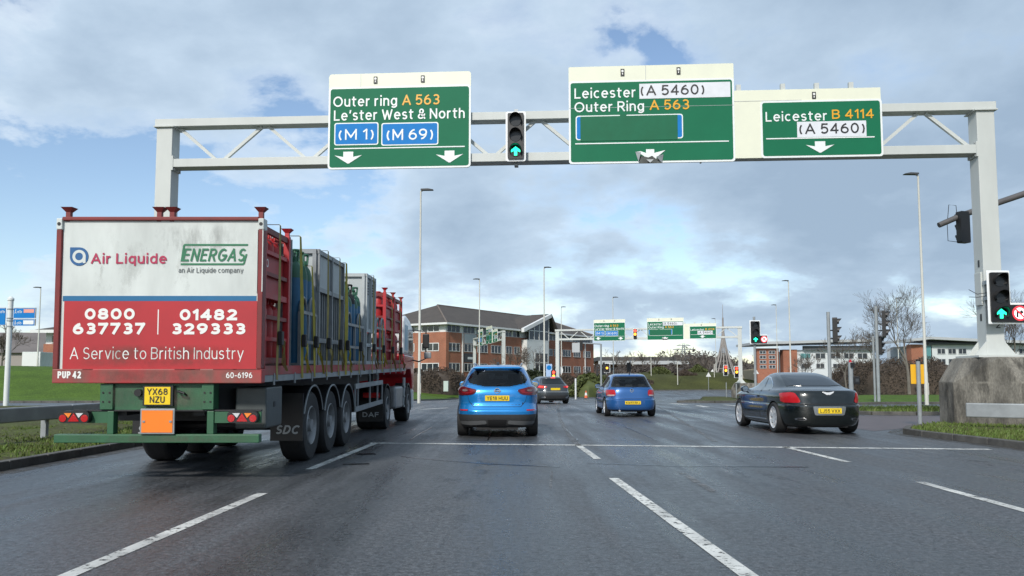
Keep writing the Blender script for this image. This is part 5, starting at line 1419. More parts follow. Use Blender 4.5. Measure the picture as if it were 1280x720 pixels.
# running gear
WR = .535
TY = MB().lathe([(.30, -.18), (.44, -.19), (.50, -.185), (.53, -.15), (.535, -.1), (.535, .1), (.53, .15), (.50, .185), (.44, .19), (.30, .18), (.29, 0), (.30, -.18)], axis='x', n=48)
gr_ = MB()
RI = MB().lathe([(.305, .175), (.29, .19), (.275, .17), (.262, .06), (.20, .02), (.17, .03), (.165, .12), (.10, .13), (.095, .19), (.0, .19)], axis='x', n=36)
for i in range(10):
    a = 2 * PI * i / 10; RI.cyl((.03, .20 * math.cos(a), .20 * math.sin(a)), (.065, .20 * math.cos(a), .20 * math.sin(a)), .016, n=6)
STEELRIM = mat('silver steel rim', (.27, .275, .28), .45, metal=.5, var=.25, vscale=5)
def truck_wheel(par, x, y, z, sc=1.0):
    o = MB().add(TY.v, TY.f).build('wheel', M['rubber'], par, smooth=35)
    o.location = (x, y, z); o.rotation_euler = (0, 0, 0 if x > 0 else PI); o.scale = (1, sc, sc)
    MB().add(RI.v, RI.f).build('rim', STEELRIM, o, smooth=35)
AX = (2.78, 4.09, 5.40)
for y in AX:
    for s in (-1, 1):
        truck_wheel(tr, s * (HW - .245), y, WR - TN * y)
        z0 = WR - TN * y
        mg = MB()
        n = 14
        prof = [(y + .62 * math.cos(R(20 + 140 * i / n)), z0 + .62 * math.sin(R(20 + 140 * i / n))) for i in range(n + 1)]
        inn = [(y + .60 * math.cos(R(20 + 140 * i / n)), z0 + .60 * math.sin(R(20 + 140 * i / n))) for i in range(n + 1)][::-1]
        x0, x1 = sorted((s * (HW - .50), s * (HW - .03)))
        g_ = mg.extr(prof + inn, x0, x1, 'x').build('mudguard', M['black'], tr)
        tb = MB().tube([(s * (HW - .03), u, v) for u, v in prof], .014, 6); tb.build('mudguard_trim', M['rail'], g_)
    MB().cyl((-HW + .2, y, WR - TN * y), (HW - .2, y, WR - TN * y), .075, n=10).build('axle', DARKM, tr)
for s in (-1, 1):
    x0, x1 = sorted((s * (HW - .50), s * (HW - .02)))
    fp = MB().box(x0, x1, 2.10, 2.115, .30, 1.0).build('mud_flap', M['black'], tr)
    text('SDC', fp, M['galv'], (x0 + x1) / 2, .40, .13, .34, y=2.094, bold=.20, shear=.3, center=True)
MB().box(HW - .42, HW - .03, .35, 1.05, .62, 1.14).build('tool_box', mat('dark grey tool box', (.055, .065, .065), .5, var=.2), tr, bevel=.02)
MB().box(HW - .028, HW - .022, .66, .74, .88, .95).build('box_latch', M['black'], tr)
MB().box(-HW + .05, HW - .5, 1.2, 1.6, .66, 1.1).build('air_tank_bracket', DARKM, tr)
for s in (-1, 1):
    x = s * (HW - .05); sg = MB()
    for z in (.52, .98): sg.box(x - .015, x + .015, 6.15, 9.5, z - .05, z + .05)
    for y in (6.15, 9.47): sg.box(x - .014, x + .014, y, y + .04, .50, .99)
    for y in (6.6, 8.0, 9.0): sg.box(x - .05, x - .02, y, y + .05, .5, DZ - .18)
    sg.build('side_guard', M['rail'], tr)
    lgs = MB().box(s * .85 - .06, s * .85 + .06, 10.0, 10.12, .35, DZ - .1).box(s * .85 - .12, s * .85 + .12, 9.95, 10.17, .30, .35); lgs.build('landing_leg', DARKM, tr)

# ------------------------------------------------------------------ the load
def load(name, label, cat, x, y, z=None, group=None):
    t = thing(name, label, cat, TM @ Vector((x, y, DZ + .002 if z is None else z)), 0, group)
    t.rotation_euler = (TILT, 0, 0); return t
def cylinder(x, y, h, r, m, mtop, label, group, z=None):
    t = load('gas_cylinder', label, 'gas cylinder', x, y, z, group)
    smooth30(MB().lathe([(0, 0), (r * .9, 0), (r, .02), (r, h * .80), (r * .99, h * .805)], n=16).build('body', m, t), 40)
    smooth30(MB().lathe([(r * .995, h * .80), (r * .97, h * .85), (r * .78, h * .91), (r * .42, h * .95), (r * .36, h * .955), (r * .36, h)], n=16).build('shoulder', mtop, t), 40)
    g = MB()
    for k in range(3):
        a = 2 * PI * k / 3; g.beam((r * .34 * math.cos(a), r * .34 * math.sin(a), h * .96), (r * .45 * math.cos(a), r * .45 * math.sin(a), h * 1.06), .03)
    ring_ = [(r * .45 * math.cos(2 * PI * i / 14), r * .45 * math.sin(2 * PI * i / 14), h * 1.06) for i in range(15)]
    g.tube(ring_, .015, 6); g.build('valve_guard', mtop, t)
def red_rack(y, l, H, label, posts=(), rails=6):
    t = load('cylinder_rack', label, 'rack', 0, y, None, 'red cylinder racks on the trailer')
    w = 1.22
    for sx in (-1, 1):
        for yy in (.04, l - .04):
            MB().box(sx * w - .04, sx * w + .04, yy - .04, yy + .04, 0, H).build('corner_upright', RED, t, bevel=.006)
    for k in range(rails + 1):
        z = .08 + (H - .14) * k / rails
        rl = MB()
        th = .05 if k % 3 else .075
        for sx in (-1, 1): rl.box(sx * w - .022, sx * w + .022, .08, l - .08, z - th / 2, z + th / 2)
        for yy in (.04, l - .04): rl.box(-w + .04, w - .04, yy - .022, yy + .022, z - th / 2, z + th / 2)
        rl.build('side_rail', RED if k % 2 else DRED, t)
    MB().box(-w + .03, w - .03, .06, l - .06, .0, .06).build('base', DRED, t)
    MB().box(w - .05, w - .035, .10, l - .10, H * .52, H * .80).build('sign_plate', RED, t)
    for p in posts: funnel(w, H - .02, p, RED, t)
    return t
rk = red_rack(.16, 1.15, 1.80, 'tall red cylinder rack behind the rear board, rearmost load', (1.11,))
def side_text(s, par, x, y, z, h, w, m): 
    o = text(s, par, m, y, z, h, w, y=0, bold=.14, axis='x'); o.location.x = x; return o
side_text('00', rk, 1.196, .16, 1.28, .11, .2, M['wplate'])
for i in range(4):
    for z in (DZ + .07, DZ + .95):
        cylinder(1.04, .34 + i * .26, .80, .115, CYRED, CYGREEN if (z > 2 and i < 2) else CYRED, 'red gas cylinder standing in the rearmost red rack', 'red cylinders in the rear rack', z)
r1 = red_rack(9.75, 1.42, 1.78, 'red cylinder rack, the nearer of the two at the front of the trailer', (.04, 1.38))
r2 = red_rack(11.25, 1.42, 1.78, 'red cylinder rack right behind the lorry cab', (1.38,))
for y0 in (9.75, 11.25):
    for i in range(5):
        for z in (DZ + .07, DZ + .95):
            cylinder(1.03, y0 + .2 + i * .26, .80, .115, CYRED, CYRED, 'red gas cylinder standing in a front rack', 'red cylinders in the front racks', z)
    for i in range(8):
        cylinder(-1.0 + i * .25, y0 + .17, .80, .115, CYRED, CYRED if i % 3 else CYGREEN, 'red gas cylinder in the back row of a front rack', 'red cylinders along the back of the front racks', DZ + .95)
def silver_box(y, l, H, label, split=.52, w=1.22, vents=False):
    t = load('steel_box', label, 'steel crate', 0, y, None, 'silver steel crates on the trailer')
    MB().box(-w, w, 0.02, l, H * (1 - split), H).build('upper_box', SILVER, t, bevel=.015)
    fr = MB()
    e = .035
    for yy in (-.0, l / 2, l): fr.beam((w + .015, yy + (e if yy == 0 else -e if yy == l else 0), 0), (w + .015, yy + (e if yy == 0 else -e if yy == l else 0), H + .01), .06, .05, up=(0, 1, 0))
    for z in (H - .03, H * (1 - split), H * .22, .05):
        fr.beam((w + .012, 0, z), (w + .012, l, z), .05, .07)
        fr.beam((-w, -.012, z), (w, -.012, z), .05, .07)
    for xx in (-w + .04, 0, w - .03): fr.beam((xx, -.010, 0), (xx, -.010, H), .06, .05)
    fr.build('edge_frame', SILVER if vents else FRAME, t)
    MB().box(-w + .15, w - .15, .15, l - .1, .06, H * (1 - split) - .03).build('inner_core', DARKM, t)
    br = MB(); n = max(4, int(l / .16))
    for i in range(n): br.box(w - .06, w - .03, .08 + i * (l - .1) / n, .11 + i * (l - .1) / n, .08, H * (1 - split) - .04)
    for i in range(14): br.box(-w + .1 + i * .168, -w + .13 + i * .168, .05, .08, .08, H * (1 - split) - .04)
    br.build('vertical_bars', FRAME, t)
    if vents:
        vv = MB()
        for yy in (.25, .75):
            for k in range(5): vv.box(w + .001, w + .012, yy * l - .1, yy * l + .1, H * .78 + k * .06, H * .78 + k * .06 + .03)
        vv.build('vents', DARKM, t)
        MB().cyl((0, .3, H), (0, .3, H + .35), .03).build('vent_pipe', M['black'], t)
        MB().box(w - .65, w - .35, .002, .018, H * .80, H * .92).build('notice', M['wplate'], t)
        MB().box(w - .55, w - .42, -.006, .002, H * .66, H * .72).build('small_notice', M['wplate'], t)
    return t
silver_box(1.40, .42, 1.83, 'narrow grey panelled crate just in front of the rear red rack', .95, w=1.10)
silver_box(2.95, 1.95, 1.86, 'largest silver crate, solid top half over dark vertical bars', .34)
silver_box(7.15, 1.15, 1.94, 'silver crate with vents and notices behind the blue cylinder bundle', .62, vents=True)
for i in range(3):
    for x in (1.125, .86): cylinder(x, 2.02 + i * .27, 1.62 if x > 1 else 1.68, .118, CYBLUE, CYGREEN, 'tall blue gas cylinder with green shoulder, rear group', 'tall blue cylinders behind the largest silver crate')
for i in range(6):
    for x in (1.10, .82, .54): cylinder(x, 5.20 + i * .29, 1.42 + .08 * (i % 2), .125, CYBLUE, CYGREEN if i % 3 else DARKM, 'blue gas cylinder in the bundle between two silver crates', 'blue cylinder bundle in the middle of the load')
def stillage(y, l, h, label):
    t = load('cage_pallet', label, 'cage pallet', 0, y, None, 'grey cage pallets on the trailer')
    f = MB(); w = 1.24
    for yy in (0, l / 2, l): f.box(w - .02, w + .02, yy - .025, yy + .025, 0, h)
    for z in (.06, h * .45, h): f.box(w - .018, w + .018, .0, l, z - .025, z + .025)
    f.build('side_frame', FRAME, t)
    a = MB().tube([(w, l * .2 + .18 * math.cos(R(a_)), h + .22 * math.sin(R(a_))) for a_ in range(0, 181, 15)], .022, 6).tube([(w, l * .75 + .2 * math.cos(R(a_)), h + .25 * math.sin(R(a_))) for a_ in range(0, 181, 15)], .022, 6)
    a.build('lifting_hoops', FRAME, t, smooth=True)
    MB().box(-w, w - .03, 0, l, .0, .05).build('base', FRAME, t)
    return t
stillage(1.9, .95, .80, 'low grey cage pallet holding the rear blue cylinders')
stillage(5.05, 1.85, .78, 'low grey cage pallet holding the blue cylinder bundle')
stillage(8.42, 1.2, .85, 'low grey cage pallet just behind the front red racks')
def ratchet(y, ztop, label, m, w=.05, dy=0.0, tail=True):
    t = load('ratchet_strap', label, 'strap', HW, y, None, 'webbing straps over the load')
    x1 = 1.30 - HW; H = ztop; w = w * .72
    b = MB(); k = w / 2
    P = [(x1 - 1.0, 0, H + .02), (x1, 0, H + .015), (x1 + .01, 0, H), (x1 + .012, dy * .5, H * .5), (.016, dy, -.02), (.022, dy, -.17)]
    TW = [0, 0, w * .1, w * .34, w * .2, w * .1]
    for p, q, kp, kq in zip(P, P[1:], TW, TW[1:]):
        b.add([(p[0] - kp, p[1] - k, p[2]), (p[0] + kp, p[1] + k, p[2]), (q[0] + kq, q[1] + k, q[2]), (q[0] - kq, q[1] - k, q[2])] + [(p[0] - kp + .003, p[1] - k - .003, p[2] + .003), (p[0] + kp + .003, p[1] + k - .003, p[2] + .003), (q[0] + kq + .003, q[1] + k - .003, q[2] + .003), (q[0] - kq + .003, q[1] - k - .003, q[2] + .003)],
              [(0, 1, 2, 3), (7, 6, 5, 4), (0, 3, 7, 4), (1, 5, 6, 2)])
    b.build('webbing', m, t)
    MB().box(x1 + .01, x1 + .07, dy * .75 - .05, dy * .75 + .05, .28, .46).build('ratchet', DARKM, t, bevel=.01)
    if tail:
        tl = MB(); rn = random.Random(int(y * 100))
        for s in range(2):
            y0 = dy + rn.uniform(-.04, .10); pts = [(x1 + .05, y0, .34)]
            for q_ in range(4): pts.append((pts[-1][0] + rn.uniform(-.025, .035), pts[-1][1] + rn.uniform(-.04, .07), pts[-1][2] - rn.uniform(.07, .14)))
            for j_, (p, q) in enumerate(zip(pts, pts[1:])):
                wa = .022 * math.cos(j_ * .9 + s); wb = .022 * math.cos((j_ + 1) * .9 + s)
                tl.add([(p[0] - wa, p[1] - .012, p[2]), (p[0] + wa, p[1] + .012, p[2]), (q[0] + wb, q[1] + .012, q[2]), (q[0] - wb, q[1] - .012, q[2])], [(0, 1, 2, 3)])
        tl.build('loose_tail', m, t, recalc=False)
for y, zt_, lb, m, w, dy in ((.62, 1.84, 'tan webbing strap over the rearmost red rack', STRAPD, .05, 0), (1.62, 1.85, 'broad yellow strap between the rear rack and the blue cylinders', STRAP, .075, .25),
                             (2.30, 1.5, 'yellow strap slanting over the rear blue cylinders', STRAP, .06, .30), (3.35, 1.88, 'dirty strap over the rear half of the largest silver crate', STRAPD, .05, .05),
                             (4.25, 1.88, 'thin dull strap near the middle of the largest silver crate', STRAPD, .045, .05), (4.80, 1.86, 'bright yellow strap at the front edge of the largest silver crate', STRAP, .10, .12),
                             (6.1, 1.0, 'dull strap over the blue cylinder bundle', STRAPD, .05, .1), (7.7, 1.95, 'dull strap over the vented silver crate', STRAPD, .05, .0), (8.9, .9, 'yellow strap on the cage pallet behind the front racks', STRAP, .06, .15),
                             (10.4, 1.8, 'dull strap over the nearer front red rack', STRAPD, .05, .05), (11.9, 1.8, 'dull strap over the red rack behind the cab', STRAPD, .05, .05)):
    ratchet(y, zt_, lb, m, w, dy)

# ------------------------------------------------------------------ tractor unit
tu = thing('lorry_tractor', 'white and red lorry tractor pulling the flatbed trailer, left lane', 'lorry', (TRX, 20.3, 0))
CW = mat('white cab paint', (.68, .70, .70), .3, coat=.5, var=.04); CR = mat('red cab paint', (.42, .012, .020), .35, coat=.5, var=.08)
y0, y1 = 3.0, 5.25
cabP = [(y0, 1.98), (y0, 2.95), (y0 + .08, 3.08), (y0 + .5, 3.14), (y0 + 1.3, 3.05), (y1 - .25, 2.85), (y1 - .10, 2.6), (y1 + .02, 1.98)]
MB().extr(cabP, -1.2, 1.2, 'x').build('cab_upper', CW, tu, bevel=.07, seg=3)
MB().extr([(y0, 1.38), (y0, 1.976), (y1 + .02, 1.976), (y1 + .06, 1.4), (y1 + .06, .95), (4.85, .95), (4.75, 1.3), (4.45, 1.55), (3.5, 1.55), (3.25, 1.38)], -1.21, 1.21, 'x').build('cab_lower', CR, tu, bevel=.04, seg=2)
for s in (-1, 1):
    x0, x1 = sorted((s * 1.198, s * 1.206))
    MB().extr([(4.0, 2.02), (4.0, 2.72), (y1 - .35, 2.66), (y1 - .12, 2.02)], x0, x1, 'x').build('side_window', M['glass'], tu)
    MB().extr([(3.2, 2.1), (3.2, 2.85), (3.75, 2.85), (3.75, 2.1)], *sorted((s * 1.199, s * 1.207)), 'x').build('side_graphic', mat('pale blue cab graphic', (.25, .42, .52), .4), tu)
    MB().tube([(s * 1.18, 4.9, 1.86), (s * 1.40, 4.95, 1.80), (s * 1.62, 4.98, 1.90), (s * 1.62, 4.98, 2.75), (s * 1.18, 4.95, 2.80)], .022, 6).build('mirror_arm', M['black'], tu)
    MB().box(s * 1.62 - .10, s * 1.62 + .10, 4.92, 5.05, 2.22, 2.68).build('mirror', M['black'], tu, bevel=.03)
    MB().box(s * 1.68 - .11, s * 1.68 + .11, 4.90, 5.03, 1.90, 2.10).build('wide_mirror', mat('grey mirror cap', (.3, .32, .33), .4), tu, bevel=.03)
    st = MB()
    for k in range(3): st.box(s * 1.05 - .16, s * 1.05 + .16, 3.0 + k * .0, 3.35, .45 + k * .28, .50 + k * .28)
    st.box(s * 1.18 - .015, s * 1.18 + .015, 3.0, 3.4, .45, 1.3); st.build('cab_steps', M['rail'], tu)
    MB().box(s * 1.0 - .22, s * 1.0 + .22, 1.3, 2.7, .45, 1.05).build('fuel_tank', STEELRIM, tu, bevel=.06, seg=3)
    MB().extr([(3.85 + .62 * math.cos(R(a)), .52 + .62 * math.sin(R(a))) for a in range(-20, 201, 15)] + [(3.85 + .57 * math.cos(R(a)), .52 + .57 * math.sin(R(a))) for a in range(200, -21, -15)], *sorted((s * .85, s * 1.23)), 'x').build('wheel_arch', M['black'], tu)
    pr = [(.62 * math.cos(R(a)), .52 + .62 * math.sin(R(a))) for a in range(-5, 186, 15)]
    MB().extr(pr + [(u * .96, (v - .52) * .96 + .52) for u, v in pr[::-1]], *sorted((s * .62, s * 1.20)), 'x').build('mudguard', M['black'], tu)
    mf = MB().box(*sorted((s * .60, s * 1.20)), -.68, -.665, .22, .62).build('mud_flap', M['black'], tu)
    text('DAF', mf, M['galv'], s * .90, .33, .12, .40, y=-.687, bold=.2, center=True)
    MB().box(*sorted((s * .72, s * 1.12)), -.76, -.69, .80, .92).build('tail_lamp', LENSR, tu)
    MB().box(s * .42 - .05, s * .42 + .05, -.9, 4.9, .72, .98).build('chassis_rail', CR, tu)
    truck_wheel(tu, s * 1.02, 0, .52, .97); truck_wheel(tu, s * .68, 0, .52, .97) ; truck_wheel(tu, s * 1.04, 3.85, .52, .97)
MB().extr([(y1 - .085, 2.62), (y1 + .03, 2.02), (y1 + .045, 2.02), (y1 - .07, 2.63)], -1.08, 1.08, 'x').build('windscreen', M['glass'], tu)
MB().box(-1.2, 1.2, 5.0, 5.4, .35, .93).build('front_bumper', CW, tu, bevel=.06)
MB().cyl((0, .1, .98), (0, .1, 1.10), .42, n=24).build('coupling_plate', DARKM, tu)
MB().cyl((-1.0, 0, .52), (1.0, 0, .52), .1, n=10).cyl((-1.0, 3.85, .52), (1.0, 3.85, .52), .07, n=10).build('axles', DARKM, tu)
# ------------------------------------------------------------------ buildings
BRICK = brickmat('orange red brick', (.36, .115, .055), (.29, .085, .042), (.30, .22, .17))
BRICK2 = brickmat('brown brick', (.26, .12, .075), (.20, .085, .055), (.24, .19, .15))
TILE = mat('brown grey roof tiles', (.085, .072, .062), .85, c2=(.055, .048, .043), vscale=.6, detail=10, sharp=.25, bump=.5, bscale=5)
TRIM = mat('white building trim', (.66, .67, .66), .55, var=.05, vscale=.5)
WGLASS = mat('dark office glass', (.030, .036, .042), .08, spec=.6, var=.6, vscale=.45)
GREYTRIM = mat('pale grey cladding', (.42, .44, .45), .5, var=.06, vscale=.4)
def window(b, x0, x1, z0, z1, y, frame=TRIM, mull=2, glass=WGLASS, name='window', sill=True):
    """a recessed pane with its frame; y is the wall face, outside is -y"""
    g = MB().box(x0, x1, y - .02, y + .05, z0, z1).build(name, glass, b)
    f = MB(); t = .07
    f.box(x0 - t, x1 + t, y - .06, y - .022, z1, z1 + t).box(x0 - t, x1 + t, y - .10, y - .022, z0 - t, z0)
    f.box(x0 - t, x0, y - .06, y - .022, z0, z1).box(x1, x1 + t, y - .06, y - .022, z0, z1)
    for k in range(1, mull + 1):
        u = x0 + (x1 - x0) * k / (mull + 1); f.box(u - .045, u + .045, y - .055, y - .022, z0, z1)
    f.build('frame', frame, g); return g
def facade_frame(pA, dA, pB, dB):
    A = pt(pA, 440, dA); B = pt(pB, 440, dB); a = math.atan2(B.y - A.y, B.x - A.x)
    X = Vector((math.cos(a), math.sin(a), 0)); N = Vector((-math.sin(a), math.cos(a), 0)); o = Vector((A.x, A.y, 0))
    def U(px, py, off=0.0):
        d = ray(px, py); c = Vector((0, 0, CH)); t = (o + N * off - c).dot(N) / d.dot(N); p = c + d * t - o
        return p.dot(X), p.z
    return o, a, U, (Vector((B.x, B.y, 0)) - o).length
o, a, U, LEN_ = facade_frame(557, 130, 742, 174)
bd = thing('office_building', 'three storey red brick office with brown hipped roof beyond the lorry cab', 'building', o, a)
DP = 17.0; EV = 10.4
MB().box(0, LEN_, 0, DP, -1, 8.95).build('wall', BRICK, bd)
MB().box(.15, LEN_ - .15, .15, DP - .15, 8.95, EV).build('upper_wall', TRIM, bd)
rf = MB(); e = .9
E0 = [(-e, -e, EV), (LEN_ + e, -e, EV), (LEN_ + e, DP + e, EV), (-e, DP + e, EV)]
RH = 14.4
rf.add(E0 + [(DP / 2, DP / 2, RH), (LEN_ - DP / 2, DP / 2, RH)], [(0, 1, 5, 4), (1, 2, 5), (2, 3, 4, 5), (3, 0, 4), (3, 2, 1, 0)])
rf = rf.build('roof', TILE, bd)
MB().tube([(-e, -e, EV + .03), (DP / 2, DP / 2, RH + .03)], .13, 6).tube([(DP / 2, DP / 2, RH + .03), (LEN_ - DP / 2, DP / 2, RH + .03), (LEN_ + e, -e, EV + .03)], .13, 6).build('ridge_tiles', mat('ridge tile', (.16, .13, .11), .8), rf)
fa = MB().box(-e - .02, LEN_ + e + .02, -e - .06, -e - .005, EV - .28, EV + .04).box(-e - .06, -e - .005, -e, DP + e, EV - .28, EV + .04).box(-e, LEN_ + e, -e, 0, EV - .26, EV - .22)
fa.build('fascia', TRIM, bd)
rows = ((9.05, EV - .30), (5.9, 7.15), (2.6, 3.85))
cols = [(560.5, 574.5, 2), (580.5, 593, 2), (597, 609, 2), (614, 626, 2), (632.5, 639.5, 1), (642.5, 649.5, 1), (683, 690.5, 1), (692.5, 699, 1), (703, 713, 2), (717, 725, 2), (729, 737.5, 2)]
for z0, z1 in rows:
    for x0, x1, n in cols:
        u0, u1 = U(x0, 430)[0], U(x1, 430)[0]
        if z0 > 9: u0 -= .15; u1 += .15
        window(bd, u0, u1, z0, z1, .15 if z0 > 8.9 else 0, mull=n)
# band courses and pale panels between windows
u0, u1 = U(580, 430)[0], U(595.5, 430)[0]
MB().box(u0, u1, -.05, -.002, 7.3, 8.9).build('pale_panel', GREYTRIM, bd)
pn = MB().box(u0, u1, -.05, -.002, 4.1, 5.6).build('shop_sign_panel', mat('dark sign panel', (.05, .05, .055), .5), bd)
MB().box(u0 + 1.0, u1 - .5, -.06, -.051, 4.6, 5.0).build('sign_band', TRIM, pn)
for px in (577.8, 731): 
    u = U(px, 430)[0]; MB().box(u - .12, u + .12, -.16, -.002, 0, 8.9).build('downpipe', TRIM, bd)
u = U(558.5, 430)[0]; 
MB().box(-.02, .75, -.10, -.001, 0, 8.92).build('corner_pier', BRICK, bd)
# white entrance bay with its gable
g0, g1 = U(652, 430)[0], U(679.5, 430)[0]
MB().box(g0, g1, -1.2, -.003, -1, 8.6).build('entrance_bay', TRIM, bd)
gm = (g0 + g1) / 2
gg = MB().extr([(g0 + .8, 8.6), (g1, 8.6), (g1, 13.2), (g0 + .8, EV + .1)], -1.15, -.9).build('gable_glazing', WGLASS, bd)
gf = MB()
for k in range(5):
    u = g0 + .8 + (g1 - g0 - .8) * k / 4; top = EV + .1 + (13.2 - EV - .1) * k / 4; gf.box(u - .10, u + .10, -1.22, -1.152, 8.6, top)
gf.box(g0 + .7, g1, -1.22, -1.152, 8.5, 8.7).box(g0 + .7, g1, -1.22, -1.152, 10.3, 10.45)
gf.build('glazing_bars', TRIM, gg)
MB().extr([(g0 - 1.8, EV - .5), (g1 + .3, 13.25), (g1 + .3, 13.95), (g0 - 1.8, EV + .2)], -1.7, -1.1).build('gable_verge', TRIM, bd)
MB().extr([(g0 - 1.8, EV - .1), (g1 + .25, 13.6), (g1 + .25, 13.9), (g0 - 1.8, EV + .17)], -1.09, 5.5).build('gable_slope', TILE, bd)
MB().extr([(g1 + .3, 13.25), (g1 + .3, 13.95), (g1 + 3.2, EV + .1), (g1 + 2.9, EV - .1)], -1.7, 3.0).build('gable_roof', TILE, bd)
e0, e1 = U(661.5, 450)[0], U(678, 450)[0]
ge = MB().box(e0, e1, -1.26, -1.205, .6, 6.3).build('entrance_glazing', WGLASS, bd)
gf = MB()
for k in range(4): u = e0 + (e1 - e0) * k / 3; gf.box(u - .1, u + .1, -1.33, -1.262, .6, 6.3)
for z in (.7, 2.6, 4.4, 6.25): gf.box(e0, e1, -1.32, -1.262, z - .1, z + .1)
gf.build('glazing_bars', TRIM, ge)
# end wall towards the lorry
for z0, z1 in rows:
    for k in range(3):
        y0 = 1.4 + k * 5.2; x = .15 if z0 > 8.9 else 0
        g = MB().box(x - .02, x + .05, y0, y0 + 3.6, z0, z1).build('window', WGLASS, bd)
        f = MB()
        for t in (0, 1.2, 2.4, 3.6): f.box(x - .07, x - .022, y0 + t - .06, y0 + t + .06, z0, z1)
        for z in (z0, z1): f.box(x - .07, x - .022, y0 - .06, y0 + 3.66, z - .06, z + .06)
        f.build('frame', TRIM, g)

# pale offices on the right
def right_office(name, label, d, x0, x1, brick, white, wins, roofy, fasc, z0=-.5, teal=(), bwins=()):
    o = Vector((pt(x0, 440, d).x, d, 0)); b = thing(name, label, 'building', o)
    def X(px): return pt(px, 440, d).x - o.x
    def Z(py): return pt(1000, py, d).z
    for p0, p1, top in brick: MB().box(X(p0), X(p1), -.3, 1.2, z0, Z(top)).build('brick_wall', BRICK, b)
    w0, w1, top = white; MB().box(X(w0), X(w1), 0, 14, z0, Z(top)).build('wall', mat('white wall panels', (.60, .63, .64), .45, var=.06, vscale=.4), b)
    for wx0, wx1, yt, yb in wins: window(b, X(wx0), X(wx1), Z(yb), Z(yt), 0, frame=GREYTRIM, mull=1)
    for wx0, wx1, yt, yb in bwins: window(b, X(wx0), X(wx1), Z(yb), Z(yt), -.3, frame=GREYTRIM, mull=1)
    for wx0, wx1, yt, yb in teal: MB().box(X(wx0), X(wx1), -.08, -.01, Z(yb), Z(yt)).build('teal_glazing', mat('teal glass', (.10, .26, .27), .1, spec=.6), b)
    rp = MB(); k = [(X(p), Z(y)) for p, y in roofy]
    rp.extr(k + [(u, v + .38) for u, v in k[::-1]], -1.6, 9); rp.build('roof', GREYTRIM, b)
    for fx0, fx1, yt, yb in fasc: MB().box(X(fx0), X(fx1), -.6, -.05, Z(yb), Z(yt)).build('dark_fascia', mat('dark roof fascia', (.075, .08, .085), .5), b)
    return b
right_office('office_building', 'long white panelled office with brick stair towers behind the dark coupe', 122, 942, 1092,
             ((945.5, 972.5, 435.5), (978, 995.5, 437)), (996, 1092, 437.5),
             [(x, x + 11.5, 441.8, 447.8) for x in (1019.5, 1038.5, 1055, 1072)] + [(x, x + 9.5, 455, 460) for x in (1001.5, 1020, 1041, 1057, 1074)],
             [(941, 431.0), (975, 430.3), (1030, 428.6), (1092, 427.5)], [(1003, 1092, 432.5, 437.4)], teal=[(1000.5, 1012.5, 441.8, 447.8)], bwins=[(x, x + 7, y, y + 3) for x in (949, 960.5) for y in (439, 445, 451, 457)])
bld = right_office('office_building', 'white office with overhanging pale roof behind the concrete plinth', 118, 1136, 1330,
             ((1138, 1152.5, 430.5),), (1164, 1330, 431),
             [(x, x + 9, 436.2, 442) for x in (1172, 1185.5, 1198.5, 1260, 1274)] + [(x, x + 9, 449, 455) for x in (1172, 1185.5, 1198.5)],
             [(1134, 427.5), (1156, 424.6), (1240, 428.5), (1330, 431)], [(1158, 1330, 428.5, 431)], teal=[(1154, 1163.5, 432, 449)])
MB().box(pt(1153, 440, 118).x - pt(1136, 440, 118).x, pt(1165, 440, 118).x - pt(1136, 440, 118).x, 0, 10, -.5, pt(0, 431, 118).z).build('glazed_link', GREYTRIM, bld)
# house and low shed on the left
d = 92; o = Vector((pt(52, 440, d).x, d, 3.2)); hs = thing('brick_house', 'brick house with a brown hipped roof at far left behind the lorry', 'house', o)
def Zr(py): return pt(0, py, d).z - 3.2
def Xr(px): return pt(px, 440, d).x - o.x
MB().box(Xr(54), Xr(92), 0, 8, -1, Zr(430)).build('wall', BRICK, hs)
MB().box(Xr(56), Xr(92), .1, 7.9, Zr(430), Zr(414.5)).build('upper_wall', TRIM, hs)
r0 = Zr(413.5)
MB().add([(Xr(45), -1.2, r0), (Xr(102), -1.2, r0), (Xr(102), 9.2, r0), (Xr(45), 9.2, r0), (Xr(70), 4, Zr(402)), (Xr(80), 4, Zr(402))], [(0, 1, 5, 4), (1, 2, 5), (2, 3, 4, 5), (3, 0, 4), (3, 2, 1, 0)]).build('roof', TILE, hs)
MB().box(Xr(45) - .05, Xr(102), -1.26, -1.205, r0 - .3, r0 + .05).build('fascia', TRIM, hs)
window(hs, Xr(64), Xr(71), Zr(428), Zr(420), .1, mull=1)
d2 = 110; o2 = Vector((pt(0, 440, d2).x - 6, d2, 3.0)); sh = thing('low_shed', 'long low building with a brown grey roof at the far left edge', 'building', o2)
sx = pt(54, 440, d2).x - o2.x
MB().box(0, sx, 0, 10, -1, pt(0, 441, d2).z - 3).build('wall', mat('shed wall', (.30, .27, .25), .8), sh)
MB().extr([(-.5, pt(0, 441, d2).z - 3), (10.5, pt(0, 441, d2).z - 3), (5, pt(0, 424, d2).z - 1.8)], -.4, sx + .4, 'x').build('roof', mat('shed roof', (.14, .125, .12), .85, var=.15, vscale=.5), sh)
vn = thing('box_van', 'white box van parked in front of the low shed at far left', 'van', (pt(39, 445, 86).x, 86, gz(86) + hB(-50, 86)))
MB().box(-1.0, 1.0, 0, 4.0, .6, 2.5).build('box_body', PWHITE, vn, bevel=.05)
MB().box(-.95, .95, -.02, -.005, .8, 2.35).build('rear_doors', TRIM, vn)
for s in (-1, 1): MB().cyl((s * .95, .8, .35), (s * .72, .8, .35), .34).build('wheel', M['rubber'], vn)
MB().extr([(4.0, .45), (4.0, 2.1), (4.9, 2.0), (5.5, 1.2), (5.6, .45)], -.95, .95, 'x').build('cab', PWHITE, vn, bevel=.06)

